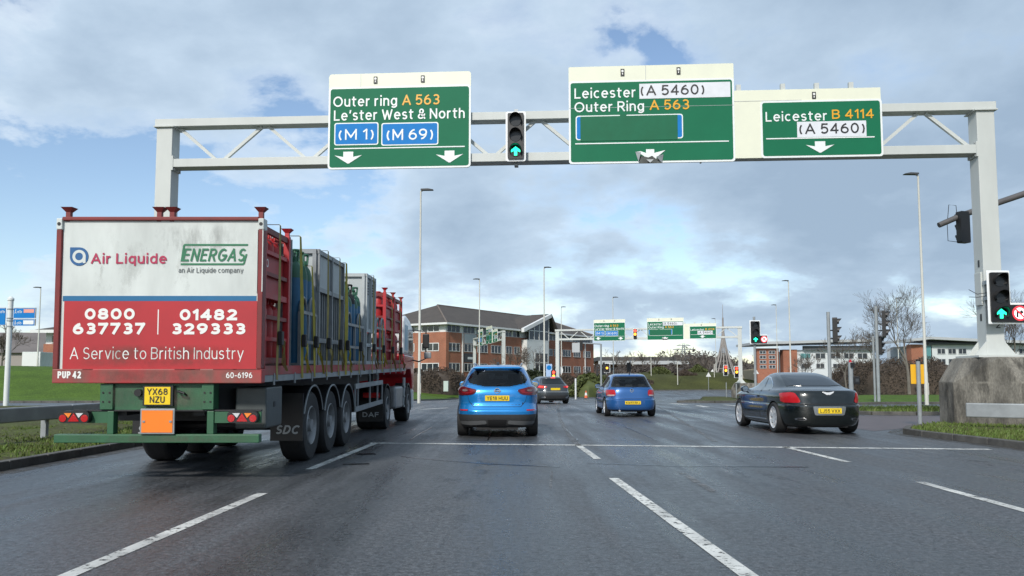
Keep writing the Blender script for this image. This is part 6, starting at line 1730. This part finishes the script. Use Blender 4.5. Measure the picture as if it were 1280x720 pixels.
# distant retail shed, pylon, timber spire, stone name wall
d = 230; o = Vector((pt(752, 450, d).x, d, 0)); rs = thing('retail_shed', 'distant low flat roofed building beyond the blue hatchback roof', 'building', o)
W_ = pt(853, 450, d).x - o.x; zt_ = pt(0, 446.5, d).z
MB().box(0, W_, 0, 20, -2, zt_ - 1.2).build('wall', BRICK2, rs)
MB().box(-1.5, W_ + 1.5, -3, 22, zt_ - 1.1, zt_).build('roof', mat('dark shed roof edge', (.06, .06, .062), .6), rs)
MB().box(-1.2, W_ + 1.2, -3.05, -2.0, zt_ - 2.1, zt_ - 1.11).build('fascia_band', GREYTRIM, rs)
for k in range(9): 
    u = W_ * (k + .5) / 9; window(rs, u - 1.2, u + 1.2, 2.2, 4.5, 0, mull=1)
d = 520; pl = thing('electricity_pylon', 'faint lattice pylon on the horizon left of the timber spire', 'pylon', (pt(854.5, 440, d).x, d, 0))
H_ = pt(0, 430.5, d).z; b = MB()
for sx_ in (-1, 1):
    for sy in (-1, 1): b.beam((sx_ * 3, sy * 3, -2), (sx_ * .5, sy * .5, H_), .35)
for k in range(8):
    z0, z1 = H_ * k / 8, H_ * (k + 1) / 8; w0, w1 = 3 - 2.5 * k / 8, 3 - 2.5 * (k + 1) / 8
    for s in (-1, 1): b.beam((s * w0, -w0, z0), (-s * w1, -w1, z1), .22)
b.build('tower', M['polegrey'], pl)
for k, (z, w) in enumerate(((.97, 4.5), (.86, 7.0), (.75, 5.5))):
    MB().beam((-w, 0, H_ * z), (w, 0, H_ * z), .4, .5).beam((-w, 0, H_ * z), (0, 0, H_ * (z + .06)), .25).beam((w, 0, H_ * z), (0, 0, H_ * (z + .06)), .25).build('cross_arm', M['polegrey'], pl)
d = 152; zb = gz(d) + hB(pt(902, 455, d).x, d) - .2
sp = thing('timber_spire', 'tall pointed grey timber spire sculpture on the far mound', 'sculpture', (pt(904.5, 450, d).x, d, zb))
zt_ = pt(0, 397, d).z - zb; TIM = mat('weathered timber', (.25, .23, .215), .8, var=.3, vscale=.6)
b = MB(); n = 13
for i in range(n):
    a_ = 2 * PI * i / n
    pts = []
    for k in range(9):
        t_ = k / 8; r_ = 2.35 * (1 - t_) ** 2.3 + .06; pts.append((r_ * math.cos(a_ + t_ * .5), r_ * math.sin(a_ + t_ * .5), zt_ * t_))
    b.tube(pts, [.15 - .07 * k / 8 for k in range(9)], 5)
b.build('timber_poles', TIM, sp)
b = MB()
for k in (2, 4, 6, 9, 12):
    t_ = k / 16; r_ = 2.35 * (1 - t_) ** 2.3 + .02; b.tube([(r_ * math.cos(2 * PI * i / 16), r_ * math.sin(2 * PI * i / 16), zt_ * t_) for i in range(17)], .07, 5)
b.build('hoops', TIM, sp)
b = MB()
for i in range(6):
    a_ = 2 * PI * i / 6 + .3; b.add([(3.4 * math.cos(a_), 3.4 * math.sin(a_), 0), (2.2 * math.cos(a_ + .2), 2.2 * math.sin(a_ + .2), 0), (2.2 * math.cos(a_ - .2), 2.2 * math.sin(a_ - .2), 0), (2.4 * math.cos(a_), 2.4 * math.sin(a_), 1.3)], [(0, 1, 3), (1, 2, 3), (2, 0, 3), (0, 2, 1)])
b.build('foot', TRIM, sp)
MB().tube([(0, 0, zt_ * .9), (0, 0, zt_ + 2.5)], [.08, .03], 6).build('finial', TIM, sp)
d = 136; o = pt(941, 466, d); nw = thing('stone_wall_sign', 'pale arched stone wall sign right of the timber spire', 'wall', (o.x, d, pt(941, 472.5, d).z - .6))
P = [(-2.2, 0), (2.2, 0), (2.2, 1.7), (1.2, 2.0), (0, 2.15), (-1.2, 2.0), (-2.2, 1.7)]
MB().extr(P, 0, .4).build('stone_panel', mat('pale sandstone', (.50, .43, .31), .8, var=.12, vscale=1.5), nw)
MB().box(-2.4, 2.4, -.1, .5, -.6, .25).build('plinth_course', mat('pale sandstone', (.5, .43, .31)), nw)

# ------------------------------------------------------------------ street lamps
for args in ((526, 239.5, 45, 1.2, 'tall pale street lamp rising between the lorry cab and the crossover'),
             (599.5, 350, 86, 1.0, 'street lamp in front of the brick office, over the blue crossover', .10, -1),
             (680, 335.5, 77, 1.1, 'street lamp in front of the white gable of the brick office', .11),
             (701.5, 384.5, 119, 1.2, 'street lamp by the left end of the far gantry', .10),
             (766, 372.5, 105, .9, 'street lamp behind the leftmost far green sign', .09),
             (1147.5, 220, 40, .75, 'tall cream street lamp left of the near gantry right post', .095, -1),
             (985.5, 352, 88, .8, 'street lamp above the dark coupe, the tallest of that cluster', .11, -1),
             (970, 382, 118, .9, 'slim street lamp left of the tallest one over the coupe', .09, -1),
             (1120.5, 373.5, 100, .3, 'short dark-headed street lamp behind the bare tree', .08, 1),
             (894, 399, 150, 1.2, 'faint street lamp by the timber spire', .08, -1),
             (51, 360.5, 80, .25, 'street lamp at far left beyond the fingerpost', .09, -1),
             (791, 446, 210, .8, 'small far street lamp above the hatchback roof', .12, 1), (813.5, 446.5, 210, .8, 'small far street lamp under the middle far sign', .12, -1), (835, 450, 215, .7, 'smallest far street lamp near the pylon', .12, 1)):
    px, py, Y, arm, lb = args[:5]
    base = None
    if Y > 120: base = gz(Y) + hB(pt(px, 440, Y).x, Y) - .3
    elif px < 60: base = gz(Y) + hB(pt(px, 440, Y).x, Y)
    lamp_post(px, py, Y, arm, lb, args[5] if len(args) > 5 else .095, args[6] if len(args) > 6 else 1, base=base)

# ------------------------------------------------------------------ other signals, posts, rails
def pole_signal(name, label, px, py, Y, lit=(), rz=0.0, pole=None, poletop=None, base=None, r=.06, w=.5, h=1.0, board=False, ext=False, off=(0, 0), group='traffic lights on posts'):
    p = pt(px, py, Y); z0 = gz(Y) + .05 if base is None else base
    pp = pt(pole if pole is not None else px, 440, Y)
    t = thing('traffic_signal', label, 'traffic light', (pp.x, Y, z0), 0, group)
    c = MB().tube([(0, 0, -.2), (0, 0, (pt(0, poletop, Y).z if poletop else p.z + h * .55) - z0)], r, 10); c.build('pole', M['polegrey'], t, smooth=40)
    sub = thing('signal_head', None, None); sub.parent = t; sub.location = (p.x - pp.x, -.22 if board else 0, p.z - z0); sub.rotation_euler = (0, 0, rz)
    signal_head(sub, w, h, lit, board=board, ext=ext)
    MB().beam((0, 0, p.z - z0), (p.x - pp.x, 0, p.z - z0), .05).beam((0, 0, p.z - z0 - .35), (p.x - pp.x, 0, p.z - z0 - .35), .05).build('bracket', M['black'], t)
    return t
pole_signal('s', 'white bordered signal with green arrow and banned turn disc above the coupe', 942.5, 415.5, 46, [(2, 'green', 'arrow')], 0, 943.5, 396, r=.07, w=.62, h=1.36, board=True, ext=True)
pole_signal('s', 'black signal head seen from the side, on a grey post right of the coupe roof', 1045, 413, 34.5, (), R(70), 1036.5, 390, r=.075, w=.50, h=1.10)
pole_signal('s', 'black signal heads seen from the side by the bare tree', 1106, 405, 43, (), R(65), 1096.5, 383, base=gz(43) + .3, r=.085, w=.62, h=1.45)
t2 = pole_signal('s', 'lower black signal head seen from the side by the bare tree', 1101.5, 432, 43.6, (), R(60), 1092, 420, base=gz(43.6) + .3, r=.06, w=.46, h=1.0)
pole_signal('s', 'distant red and amber signal at the foot of the far gantry left post', 692, 470, 97.5, [(0, 'red', 'disc'), (1, 'amber', 'disc')], 0, 691, 484, r=.07, w=.62, h=1.35, board=False, base=gz(97))
pole_signal('s', 'distant red and amber signal at the foot of the far gantry right post', 920, 465, 92, [(0, 'red', 'disc'), (1, 'amber', 'disc')], 0, 919.5, 480, r=.07, w=.56, h=1.35, board=True, base=gz(92) + .3)
pole_signal('s', 'distant red and amber signal on a thin post left of the far plinth', 906.5, 463, 96, [(0, 'red', 'disc'), (1, 'amber', 'disc')], 0, 907, 478, r=.05, w=.54, h=1.3, board=True)
pole_signal('s', 'distant signal on white board with amber lamp left of the blue hatchback', 758.5, 460, 100, [(1, 'amber', 'disc')], R(-8), 757, 485, r=.05, w=.75, h=1.2, board=True)
pole_signal('s', 'distant dark signal seen from behind over the hatchback roof', 786, 459, 104, (), R(180), 788, 450, r=.05, w=.5, h=1.2)
pole_signal('s', 'small dark signal seen from the side left of the hatchback', 747, 463, 90, (), R(80), 750.5, 452, r=.05, w=.4, h=1.2)
# crossing signal post with red lamp and black box behind the coupe
p = pt(1064.5, 500, 35.5); t = thing('crossing_post', 'grey crossing post with red top lamp and black push box behind the coupe', 'signal post', (p.x, 35.5, 0))
zt_ = pt(0, 453, 35.5).z
MB().tube([(0, 0, -.1), (0, 0, zt_)], .10, 12).build('post', M['polegrey'], t, smooth=40)
MB().lathe([(0, zt_ + .13), (.05, zt_ + .11), (.07, zt_), (.0, zt_)], n=14).build('red_lamp', LENSR, t, smooth=40)
MB().box(-.05, .12, -.17, -.10, zt_ - .22, zt_ - .02).build('lamp_shade', M['black'], t)
z = pt(0, 475.5, 35.5).z; MB().box(.10, .36, -.10, .06, z - .17, z + .17).build('push_box', M['black'], t, bevel=.02)
MB().box(.16, .30, -.106, -.101, z - .06, z + .08).build('box_face', mat('dull box face', (.05, .055, .06), .4), t)
# slim plain post with yellow box near the plinth
p = gp(1150.5, 533); t = thing('sign_post', 'short grey post with yellow panel behind it, at the kerb before the plinth', 'post', (p.x, p.y, 0))
zt_ = pt(0, 451.5, p.y).z
MB().tube([(0, 0, -.1), (0, 0, zt_)], .055, 12).build('post', M['polegrey'], t, smooth=40)
MB().cyl((0, 0, zt_), (0, 0, zt_ + .05), .058).build('cap', M['black'], t)
z0, z1 = pt(0, 480, p.y).z, pt(0, 455.5, p.y).z
yp = MB().box(-.17, .19, .06, .085, z0, z1).build('yellow_panel', mat('yellow sign panel', (.78, .42, .02), .45), t, bevel=.01)
# mast arm from the right with a signal seen from behind
Y = 24.5; A, B_, C_ = pt(1173.5, 281.5, Y), pt(1205, 268, Y), pt(1300, 235.5, Y); D = pt(1500, 195, Y)
t = thing('mast_arm_signal', 'dark grey mast arm carrying a signal seen from behind, upper right', 'traffic light', (D.x, Y, 0))
def loc_(v): return (v.x - D.x, v.y - Y, v.z)
MB().tube([loc_(A), loc_(B_), loc_(C_), loc_(D)], [.085, .09, .10, .12], 12).build('arm', mat('dark grey arm paint', (.09, .085, .085), .5, var=.15), t, smooth=40)
MB().tube([(0, 0, -.2), (0, 0, D.z)], [.16, .12], 12).build('mast', M['polegrey'], t, smooth=40)
ss = thing('signal_head', None, None); ss.parent = t; q = pt(1202.5, 284.5, Y); ss.location = loc_(q); ss.rotation_euler = (0, 0, R(198))
signal_head(ss, .36, .98, (), board=False)
wf = [loc_(pt(x, y, Y)) for x, y in ((1197, 273), (1194, 266), (1186, 254.5), (1185, 281), (1187, 300), (1199, 303.5))]
MB().tube([loc_(pt(1196, 268, Y)), loc_(pt(1195, 257, Y)), loc_(pt(1186, 256, Y)), loc_(pt(1184, 280, Y)), loc_(pt(1185, 301, Y)), loc_(pt(1200, 303, Y))], .011, 6).build('wire_frame', M['black'], t)
# guard rails
def guard(label, pts, z0, z1, posts, depth=.10):
    t = thing('guard_rail', label, 'guard rail', (*pts[0], gz(pts[0][1])))
    b = MB(); o = Vector((*pts[0], 0))
    for p, q in zip(pts, pts[1:]): b.beam(Vector((*p, (z0 + z1) / 2)) - o, Vector((*q, (z0 + z1) / 2)) - o, depth, z1 - z0)
    b.build('rail', M['rail'], t, bevel=.025)
    for x, y in posts: MB().box(x - o.x - .05, x - o.x + .05, y - o.y + .06, y - o.y + .16, -.1, z1 - .03).build('rail_post', M['rail'], t)
    return t
lx = pt(40, 518, 15.0).x
guard('grey box beam guard rail on the left verge beside the lorry', [(lx - .6, 7), (lx - .2, 12), (lx + .05, 16.2), (lx - .3, 22), (lx - 1.6, 27)], .47, .74, [(lx - .45, 9.5), (lx - .05, 15.4), (lx - .3, 21), (lx - 1.4, 26)])
ga, gb_ = pt(1207.5, 513, 18.75), pt(1330, 513, 17.6)
guard('grey guard rail bolted across the front of the concrete plinth', [(ga.x, ga.y), (gb_.x, gb_.y)], .37, .70, [(gb_.x - .6, gb_.y + .1)])
# fingerpost
p = gp(9, 511); Y = p.y; t = thing('fingerpost', 'white fingerpost with blue cycle route signs at the left edge', 'fingerpost', (pt(10.5, 440, Y).x, Y, gz(Y)))
zt_ = pt(0, 375, Y).z - gz(Y)
MB().tube([(0, 0, 0), (0, 0, zt_)], .105, 14).build('post', mat('white post', (.66, .69, .68), .45), t, smooth=40)
MB().lathe([(0, zt_ + .17), (.06, zt_ + .14), (.13, zt_ + .06), (.13, zt_ - .02), (.10, zt_ - .05)], n=16).build('cap', mat('white post', (.66, .69, .68)), t, smooth=40)
for k, z in enumerate((386.5, 398, 401, 408)):
    zz = pt(0, z, Y).z - gz(Y); MB().lathe([(.11, zz - .03), (.125, zz - .02), (.125, zz + .02), (.11, zz + .03)], n=14).build('clamp', M['galv'], t)
def zf(y): return pt(0, y, Y).z - gz(Y)
def xf(x): return pt(x, 400, Y).x - t.location.x
for x0, x1, y0, y1, patch_ in ((17, 44.5, 385.5, 397.5, 'salmon'), (17, 44.5, 399.5, 407, 'white'), (-22, 6.5, 385.5, 406, None)):
    f = MB().box(xf(x0), xf(x1), -.02, .02, zf(y1), zf(y0)).build('finger_sign', M['blue'], t)
    MB().box(xf(x0), xf(x1), -.015, .015, zf(y0), zf(y0) + .03).box(xf(x1) - .03 if x1 > 10 else xf(x0), xf(x1) if x1 > 10 else xf(x0) + .03, -.022, .022, zf(y1), zf(y0) + .03).build('edge_strip', M['galv'], f)
    if patch_:
        MB().box(xf(29.5), xf(42.5), -.024, -.02, zf(y0 + 6 if patch_ == 'white' else y0 + 5.5), zf(y0 + 1)).build('route_patch', mat('salmon patch', (.75, .32, .25), .5) if patch_ == 'salmon' else M['white'], f)
    bx = xf(24.5) if x1 > 10 else xf(3); bz = zf(y0 + 4)
    ic = MB()
    for s in (-1, 1): ring(ic, bx + s * .055, bz - .02, .032, .045, -.025, -.02, 12)
    for q in strip([(bx - .055, bz - .02), (bx - .02, bz + .04), (bx + .045, bz + .04), (bx + .055, bz - .02)], .014): ic.extr(q, -.025, -.02)
    wx = bx - .17
    ic.extr(disc(wx, bz + .075, .018, 8), -.025, -.02)
    for q in strip([(wx, bz + .05), (wx, bz - .01), (wx + .03, bz - .07)], .02) + strip([(wx, bz - .01), (wx - .035, bz - .07)], .02) + strip([(wx - .03, bz + .01), (wx + .03, bz + .015)], .014): ic.extr(q, -.025, -.02)
    ic.build('route_symbols', M['white'], f)
# bollard, cabinet, cone, little sign posts in the distance
def thin_post(name, label, px, ptop, Y, r, m, cat='post', base=None):
    z0 = gz(Y) + .1 if base is None else base; x = pt(px, 470, Y).x; t = thing(name, label, cat, (x, Y, z0)); h = pt(0, ptop, Y).z - z0
    MB().tube([(0, 0, -.1), (0, 0, h)], r, 10).build('post', m, t, smooth=40); return t, h
t, h = thin_post('marker_post', 'short white marker post by the footway, right of the dark hatchback', 719.5, 473, 88, .10, TRIM)
MB().cyl((0, 0, h), (0, 0, h + .06), .11).build('cap', M['black'], t)
Y = 78; x = pt(732.5, 488, Y).x; t = thing('traffic_cone', 'orange and white traffic cone on the far kerb left of the hatchback', 'cone', (x, Y, gz(Y) + .17))
MB().box(-.22, .22, -.22, .22, 0, .05).build('base', M['black'], t)
MB().lathe([(.17, .05), (.13, .30)], n=14).lathe([(.09, .55), (.045, .75), (0, .75)], n=14).build('cone', mat('cone orange', (.62, .13, .05), .6), t)
MB().lathe([(.13, .30), (.09, .55)], n=14).build('sleeve', TRIM, t)
Y = 88; x = pt(557.5, 480, Y).x; zb = gz(Y) + .1 + hB(x, Y); t = thing('street_cabinet', 'pale green street cabinet on the grass by the hedge', 'cabinet', (x, Y, zb))
MB().box(-.26, .26, -.2, .2, 0, 1.15).build('box', mat('pale green cabinet', (.42, .50, .45), .5), t, bevel=.02)
MB().box(-.24, .24, -.215, -.205, .06, 1.08).build('door', mat('pale green cabinet door', (.46, .54, .49), .5), t)
for px, ptop, Y, lb in ((885.5, 466, 128, 'small white warning triangle seen from behind, left of the spire'), (945, 462, 118, 'small white warning triangle seen from behind by the stone wall sign')):
    t, h = thin_post('warning_sign', lb, px, ptop, Y, .04, M['polegrey'], 'road sign')
    MB().extr([(-.42, h - .62), (.42, h - .62), (0, h + .1)], -.06, -.045).build('plate', TRIM, t)
Y = 99; t, h = thin_post('no_entry_sign', 'blue and white sign beside the far left signal', 686.5, 455, Y, .05, M['polegrey'], 'road sign')
MB().box(-.4, .35, -.08, -.06, h - 1.6, h).build('plate', mat('pale blue plate', (.35, .48, .68), .5), t); MB().extr(disc(-.02, h - .45, .3, 18), -.09, -.075).build('disc', M['blue'], t)
t, h = thin_post('keep_left_sign', 'round white sign behind the far left signal', 699, 458, 101, .05, M['polegrey'], 'road sign'); MB().extr(disc(0, h - .5, .5, 20), -.08, -.06).build('disc', TRIM, t)
# cantilever mast with white sign backs in front of the office end
Y = 84; t = thing('mast_arm_sign', 'grey cantilever mast with a pale sign back in front of the brick office', 'traffic light', (pt(751.5, 470, Y).x, Y, gz(Y)))
h = pt(0, 430, Y).z - gz(Y); xl = pt(722, 430, Y).x - t.location.x
MB().tube([(0, 0, 0), (0, 0, h)], .10, 10).build('mast', M['polegrey'], t, smooth=40)
MB().tube([(0, 0, h), (xl, 0, h + .1)], .06, 8).build('arm', M['polegrey'], t)
xs_ = pt(721.5, 430, Y).x - t.location.x; zs_ = pt(0, 434, Y).z - gz(Y)
MB().box(xs_ - .55, xs_ + .25, -.12, -.10, zs_ - .55, zs_ + .45).build('sign_back', GREYTRIM, t)
MB().box(xs_ + .25, xs_ + .55, -.2, .15, zs_ - .35, zs_ + .75).build('signal_back', M['black'], t, bevel=.02)
MB().box(.18, .38, -.1, .1, pt(0, 459, Y).z - gz(Y) - .5, pt(0, 459, Y).z - gz(Y) + .5).build('pole_box', M['black'], t)

# ------------------------------------------------------------------ trees, hedges, shrubs
TWIG = mat('bare twigs', (.105, .088, .073), .9, var=.25, vscale=.8)
BARK = mat('grey bark', (.15, .135, .115), .9, var=.25, vscale=2)
HEDGE = mat('brown winter hedge', (.088, .066, .048), .95, c2=(.045, .035, .027), vscale=.9, detail=8, sharp=.2)
SHRUB = mat('olive shrub leaves', (.085, .105, .025), .7, c2=(.045, .058, .016), vscale=1.1, detail=7, sharp=.2)
DSHRUB = mat('dark evergreen leaves', (.035, .050, .018), .7, c2=(.020, .028, .012), vscale=1.2, detail=7, sharp=.2)
WOOD_ = mat('far winter wood', (.095, .078, .066), .95, c2=(.055, .048, .045), vscale=.35, detail=9, sharp=.2)
def bare_tree(label, loc, H, spread, seed, tw=.02, levels=5, r0=.16, group=None):
    t = thing('bare_tree', label, 'tree', loc, 0, group)
    rn = random.Random(seed); tk, cr = MB(), MB()
    def grow(p, d, L, r, lv):
        q = p
        pts = [p]; n = 3
        for i in range(n):
            d = (d + Vector((rn.uniform(-.16, .16), rn.uniform(-.16, .16), rn.uniform(-.03, .12)))).normalized(); q = q + d * L / n; pts.append(q)
        r1 = max(tw * .5, r * .62)
        (tk if lv >= levels - 1 else cr).tube(pts, [r + (r1 - r) * i / n for i in range(n + 1)], 6 if lv >= levels - 1 else 3, cap=False)
        if lv == 0: return
        k = rn.choice((3, 3, 4)) if lv > 1 else rn.choice((2, 3, 4))
        for i in range(k):
            a = rn.uniform(0, 2 * PI); s = rn.uniform(.45, 1.0) * spread
            u = d.orthogonal().normalized(); v = d.cross(u)
            nd = (d + (u * math.cos(a) + v * math.sin(a)) * s + Vector((0, 0, .10))).normalized()
            f = rn.uniform(.35, 1) if i else 1
            base = pts[-1] if f > .8 else pts[1] + (pts[-1] - pts[1]) * f
            grow(base, nd, L * rn.uniform(.62, .84), r1 * (1 if i == 0 else .75), lv - 1)
    grow(Vector((0, 0, -.1)), Vector((0, 0, 1)), H * .30, r0, levels)
    tk.build('trunk', BARK, t, smooth=50); cr.build('crown', TWIG, t)
    return t
bare_tree('large bare tree with pale twigs behind the side-on signals, right', (pt(1136, 470, 62).x, 62, .2), 8.7, .85, 11, .015, 6, .13)
bare_tree('bare tree left of the large one behind the signals', (pt(1098, 470, 70).x, 70, .2), 7.6, .9, 5, .018, 5, .10)
bare_tree('bare tree right of the near gantry right post', (pt(1268, 470, 66).x, 66, .2), 8.5, .9, 8, .018, 6, .12)
bare_tree('small bare tree in front of the white office wall', (pt(1058, 470, 78).x, 78, .2), 6.2, .95, 21, .028, 5, .10)
bare_tree('small bare tree behind the lower signal head', (pt(1010, 470, 96).x, 96, -.6), 5.5, .95, 33, .03, 5, .09)
bare_tree('thin bare tree at the left edge behind the fingerpost', (pt(3, 450, 75).x, 75, gz(75) + 2.4), 5.5, .9, 9, .03, 5, .10)
bare_tree('bare sapling against the brick office, above the crossover', (pt(641, 460, 108).x, 108, gz(108) + .5), 7.0, .8, 14, .03, 5, .08)
bare_tree('bare sapling against the white entrance of the brick office', (pt(662, 460, 112).x, 112, gz(112) + .5), 7.0, .8, 15, .03, 5, .08)
far = [(724, 120, 5.0), (712, 118, 4.2), (738, 126, 5.0), (770, 185, 7.5), (786, 190, 6.5), (802, 182, 7), (822, 195, 6.5), (846, 186, 7.0), (864, 178, 7.0), (876, 188, 8.0), (886, 175, 7), (932, 180, 6.5), (950, 182, 6)]
protos = [bare_tree('distant bare tree on the skyline beyond the junction', (0, 0, 0), 7.0, .95, 40 + i, .06, 4, .12, 'distant bare trees on the skyline') for i in range(3)]
for i, (px, d, h) in enumerate(far):
    o = protos[i] if i < 3 else copy_tree(protos[i % 3])
    x = pt(px, 455, d).x; o.location = (x, d, gz(d) + hB(x, d) - .5); s = h / 7.0; o.scale = (s * 1.25, s * 1.25, s); o.rotation_euler = (0, 0, i * 1.3)
def thicket(name, label, cat, pts, width, hf, m, n, size, seed, core=True, sq=.6, kind=None, up=.5):
    """a hedge, shrub or wood: a dark uneven core bristling with small leaf or twig faces"""
    rn = random.Random(seed); P = densify(pts, 1.0)
    o = Vector((*P[0], 0)); t = thing(name, label, cat, (P[0][0], P[0][1], 0))
    b = MB()
    for i in range(n):
        k = rn.uniform(0, len(P) - 1.001); j = int(k); f = k - j
        c = Vector(P[j]) * (1 - f) + Vector(P[j + 1]) * f; d = (Vector(P[j + 1]) - Vector(P[j])).normalized(); s = Vector((-d.y, d.x))
        z0, h = hf(c.x, c.y)
        lump = .80 + .16 * math.sin(c.x * 1.3 + seed) * math.cos(c.y * 1.1) + .10 * math.sin(c.x * 3.1 + c.y * 2.3)
        end = min(1, min(k, len(P) - 1 - k) / 1.5 + .35); h = h * lump * end
        a = rn.uniform(0, PI); rr = rn.uniform(.55, 1.06) ** .5
        u = math.cos(a) * width / 2 * rr; z = z0 + h * (abs(math.sin(a)) ** sq) * rr
        p = Vector((c.x + s.x * u, c.y + s.y * u, z)) - o
        L = size * rn.uniform(.6, 1.5); dirv = Vector((rn.gauss(0, 1), rn.gauss(0, 1), abs(rn.gauss(0, 1)) * up * 2)).normalized(); sd_ = dirv.orthogonal().normalized()
        w_ = L * (.16 if m in (HEDGE, TWIG, WOOD_) else .42)
        sd_ = (Matrix.Rotation(rn.uniform(0, PI), 3, dirv) @ sd_) * w_
        b.add([p - dirv * L * .4 - sd_ * .4, p + sd_, p + dirv * L * .6, p - sd_], [(0, 1, 2, 3)])
    b.build('foliage' if m in (SHRUB, DSHRUB) else 'twigs', m, t, recalc=False)
    if core:
        c = MB(); N = 9
        for i, q in enumerate(P):
            d = (Vector(P[min(i + 1, len(P) - 1)]) - Vector(P[max(i - 1, 0)])).normalized(); s = Vector((-d.y, d.x)); z0, h = hf(*q)
            lump = .74 + .15 * math.sin(q[0] * 1.3 + seed) * math.cos(q[1] * 1.1)
            end = min(1, min(i, len(P) - 1 - i) / 1.5 + .3); h = h * lump * end
            for j in range(N):
                a = PI * j / (N - 1); c.v.append((q[0] - o.x + s.x * math.cos(a) * width * .43, q[1] - o.y + s.y * math.cos(a) * width * .43, z0 - .3 + (h * .98 + .3) * abs(math.sin(a)) ** sq + rn.uniform(-.1, .1) * (0 < j < N - 1)))
        for i in range(len(P) - 1):
            for j in range(N - 1): c.f.append((i * N + j, i * N + j + 1, (i + 1) * N + j + 1, (i + 1) * N + j))
        c.build('inner_mass', m, t, smooth=60)
    return t
def xy(px, Y): return (pt(px, 460, Y).x, Y)
def flat_h(ytop, Yref):
    H = pt(0, ytop, Yref).z
    return lambda x, y: (gz(y) + .2, H - gz(y) - .2)
thicket('hedge', 'long brown winter hedge on the right below the white offices', 'hedge', [xy(1066, 92), xy(1080, 80), xy(1110, 77), xy(1150, 75), xy(1200, 73), xy(1290, 70)], 6, flat_h(446.5, 78), HEDGE, 42000, .20, 1)
thicket('hedge', 'brown winter hedge below the brick office, right of the lorry cab', 'hedge', [xy(497, 98), xy(520, 92), xy(545, 93), xy(575, 98)], 5, lambda x, y: (gz(y) + hB(x, y), pt(0, 458.5, 93).z - gz(y) - hB(x, y)), HEDGE, 22000, .22, 2)
thicket('hedge', 'dark trimmed hedge in front of the white entrance of the office', 'hedge', [xy(656, 108), xy(690, 112)], 4, lambda x, y: (gz(y) + .3, pt(0, 460, 108).z - gz(y) - .3), DSHRUB, 4500, .35, 3)
thicket('shrub', 'olive green shrub mound left of the blue hatchback', 'shrub', [xy(722, 104), xy(734, 103), xy(746, 106)], 5, lambda x, y: (gz(y) + .2, pt(0, 464.5, 103).z - gz(y) - .2), SHRUB, 6000, .34, 4)
thicket('shrub', 'brown twiggy shrubs at the far kerb, right of the dark hatchback', 'shrub', [xy(694, 110), xy(722, 112)], 4.5, lambda x, y: (gz(y) + .2, pt(0, 461, 110).z - gz(y) - .2), HEDGE, 9000, .26, 5)
thicket('shrub', 'low dark shrubs on the far mound under the distant trees', 'shrub', [xy(756, 168), xy(800, 170), xy(850, 168), xy(890, 168), xy(930, 170), xy(965, 172)], 8, lambda x, y: (gz(y) + hB(x, y) - 1, 3.2), WOOD_, 9000, .55, 6)
for i, (px, Y, h_) in enumerate(((772, 138, 1.5), (803, 134, 1.2), (826, 146, 1.9), (858, 140, 1.3), (872, 150, 1.8), (952, 148, 1.6))):
    x, y = xy(px, Y)
    thicket('shrub', ('low olive bush on the far grass mound left of the spire', 'straggly brown bush on the far grass mound')[i % 2], 'shrub', [(x - 1.8, y), (x, y + .3), (x + 1.8, y)], 2.6, lambda a, b_, h_=h_: (gz(b_) + hB(a, b_), h_), SHRUB if i % 2 == 0 else HEDGE, 1500, .3, 20 + i)['group'] = ('olive bushes on the far mound', 'brown bushes on the far mound')[i % 2]
for i, (px, pt_, Y) in enumerate(((847, 452, 132), (814, 448, 140), (893, 455, 136))):
    x = pt(px, 470, Y).x
    t, h = thin_post('slim_pole', ('thin pale pole on the mound left of the right far sign', 'thin pale pole on the mound under the middle far sign', 'thin pale pole just left of the spire')[i], px, pt_, Y, .07, M['lampgrey'], base=gz(Y) + hB(x, Y))
wd = thicket('far_wood', 'brown winter wood along the far horizon', 'wood', [xy(690, 290), xy(760, 280), xy(820, 262), xy(900, 265), xy(960, 270), xy(1040, 280), xy(1100, 290), xy(1200, 300), xy(1330, 310)], 16, lambda x, y: (0, 9.5 + 2.5 * math.sin(x * .13)), WOOD_, 16000, 1.3, 7)
wd['kind'] = 'stuff'
wl_ = thicket('far_wood', 'brown winter wood behind the left embankment', 'wood', [xy(-120, 200), xy(-40, 205), xy(40, 210), xy(200, 215), xy(420, 220)], 14, lambda x, y: (2, 5.0 + 1.5 * math.sin(x * .2)), WOOD_, 9000, 1.1, 8)
wl_['kind'] = 'stuff'
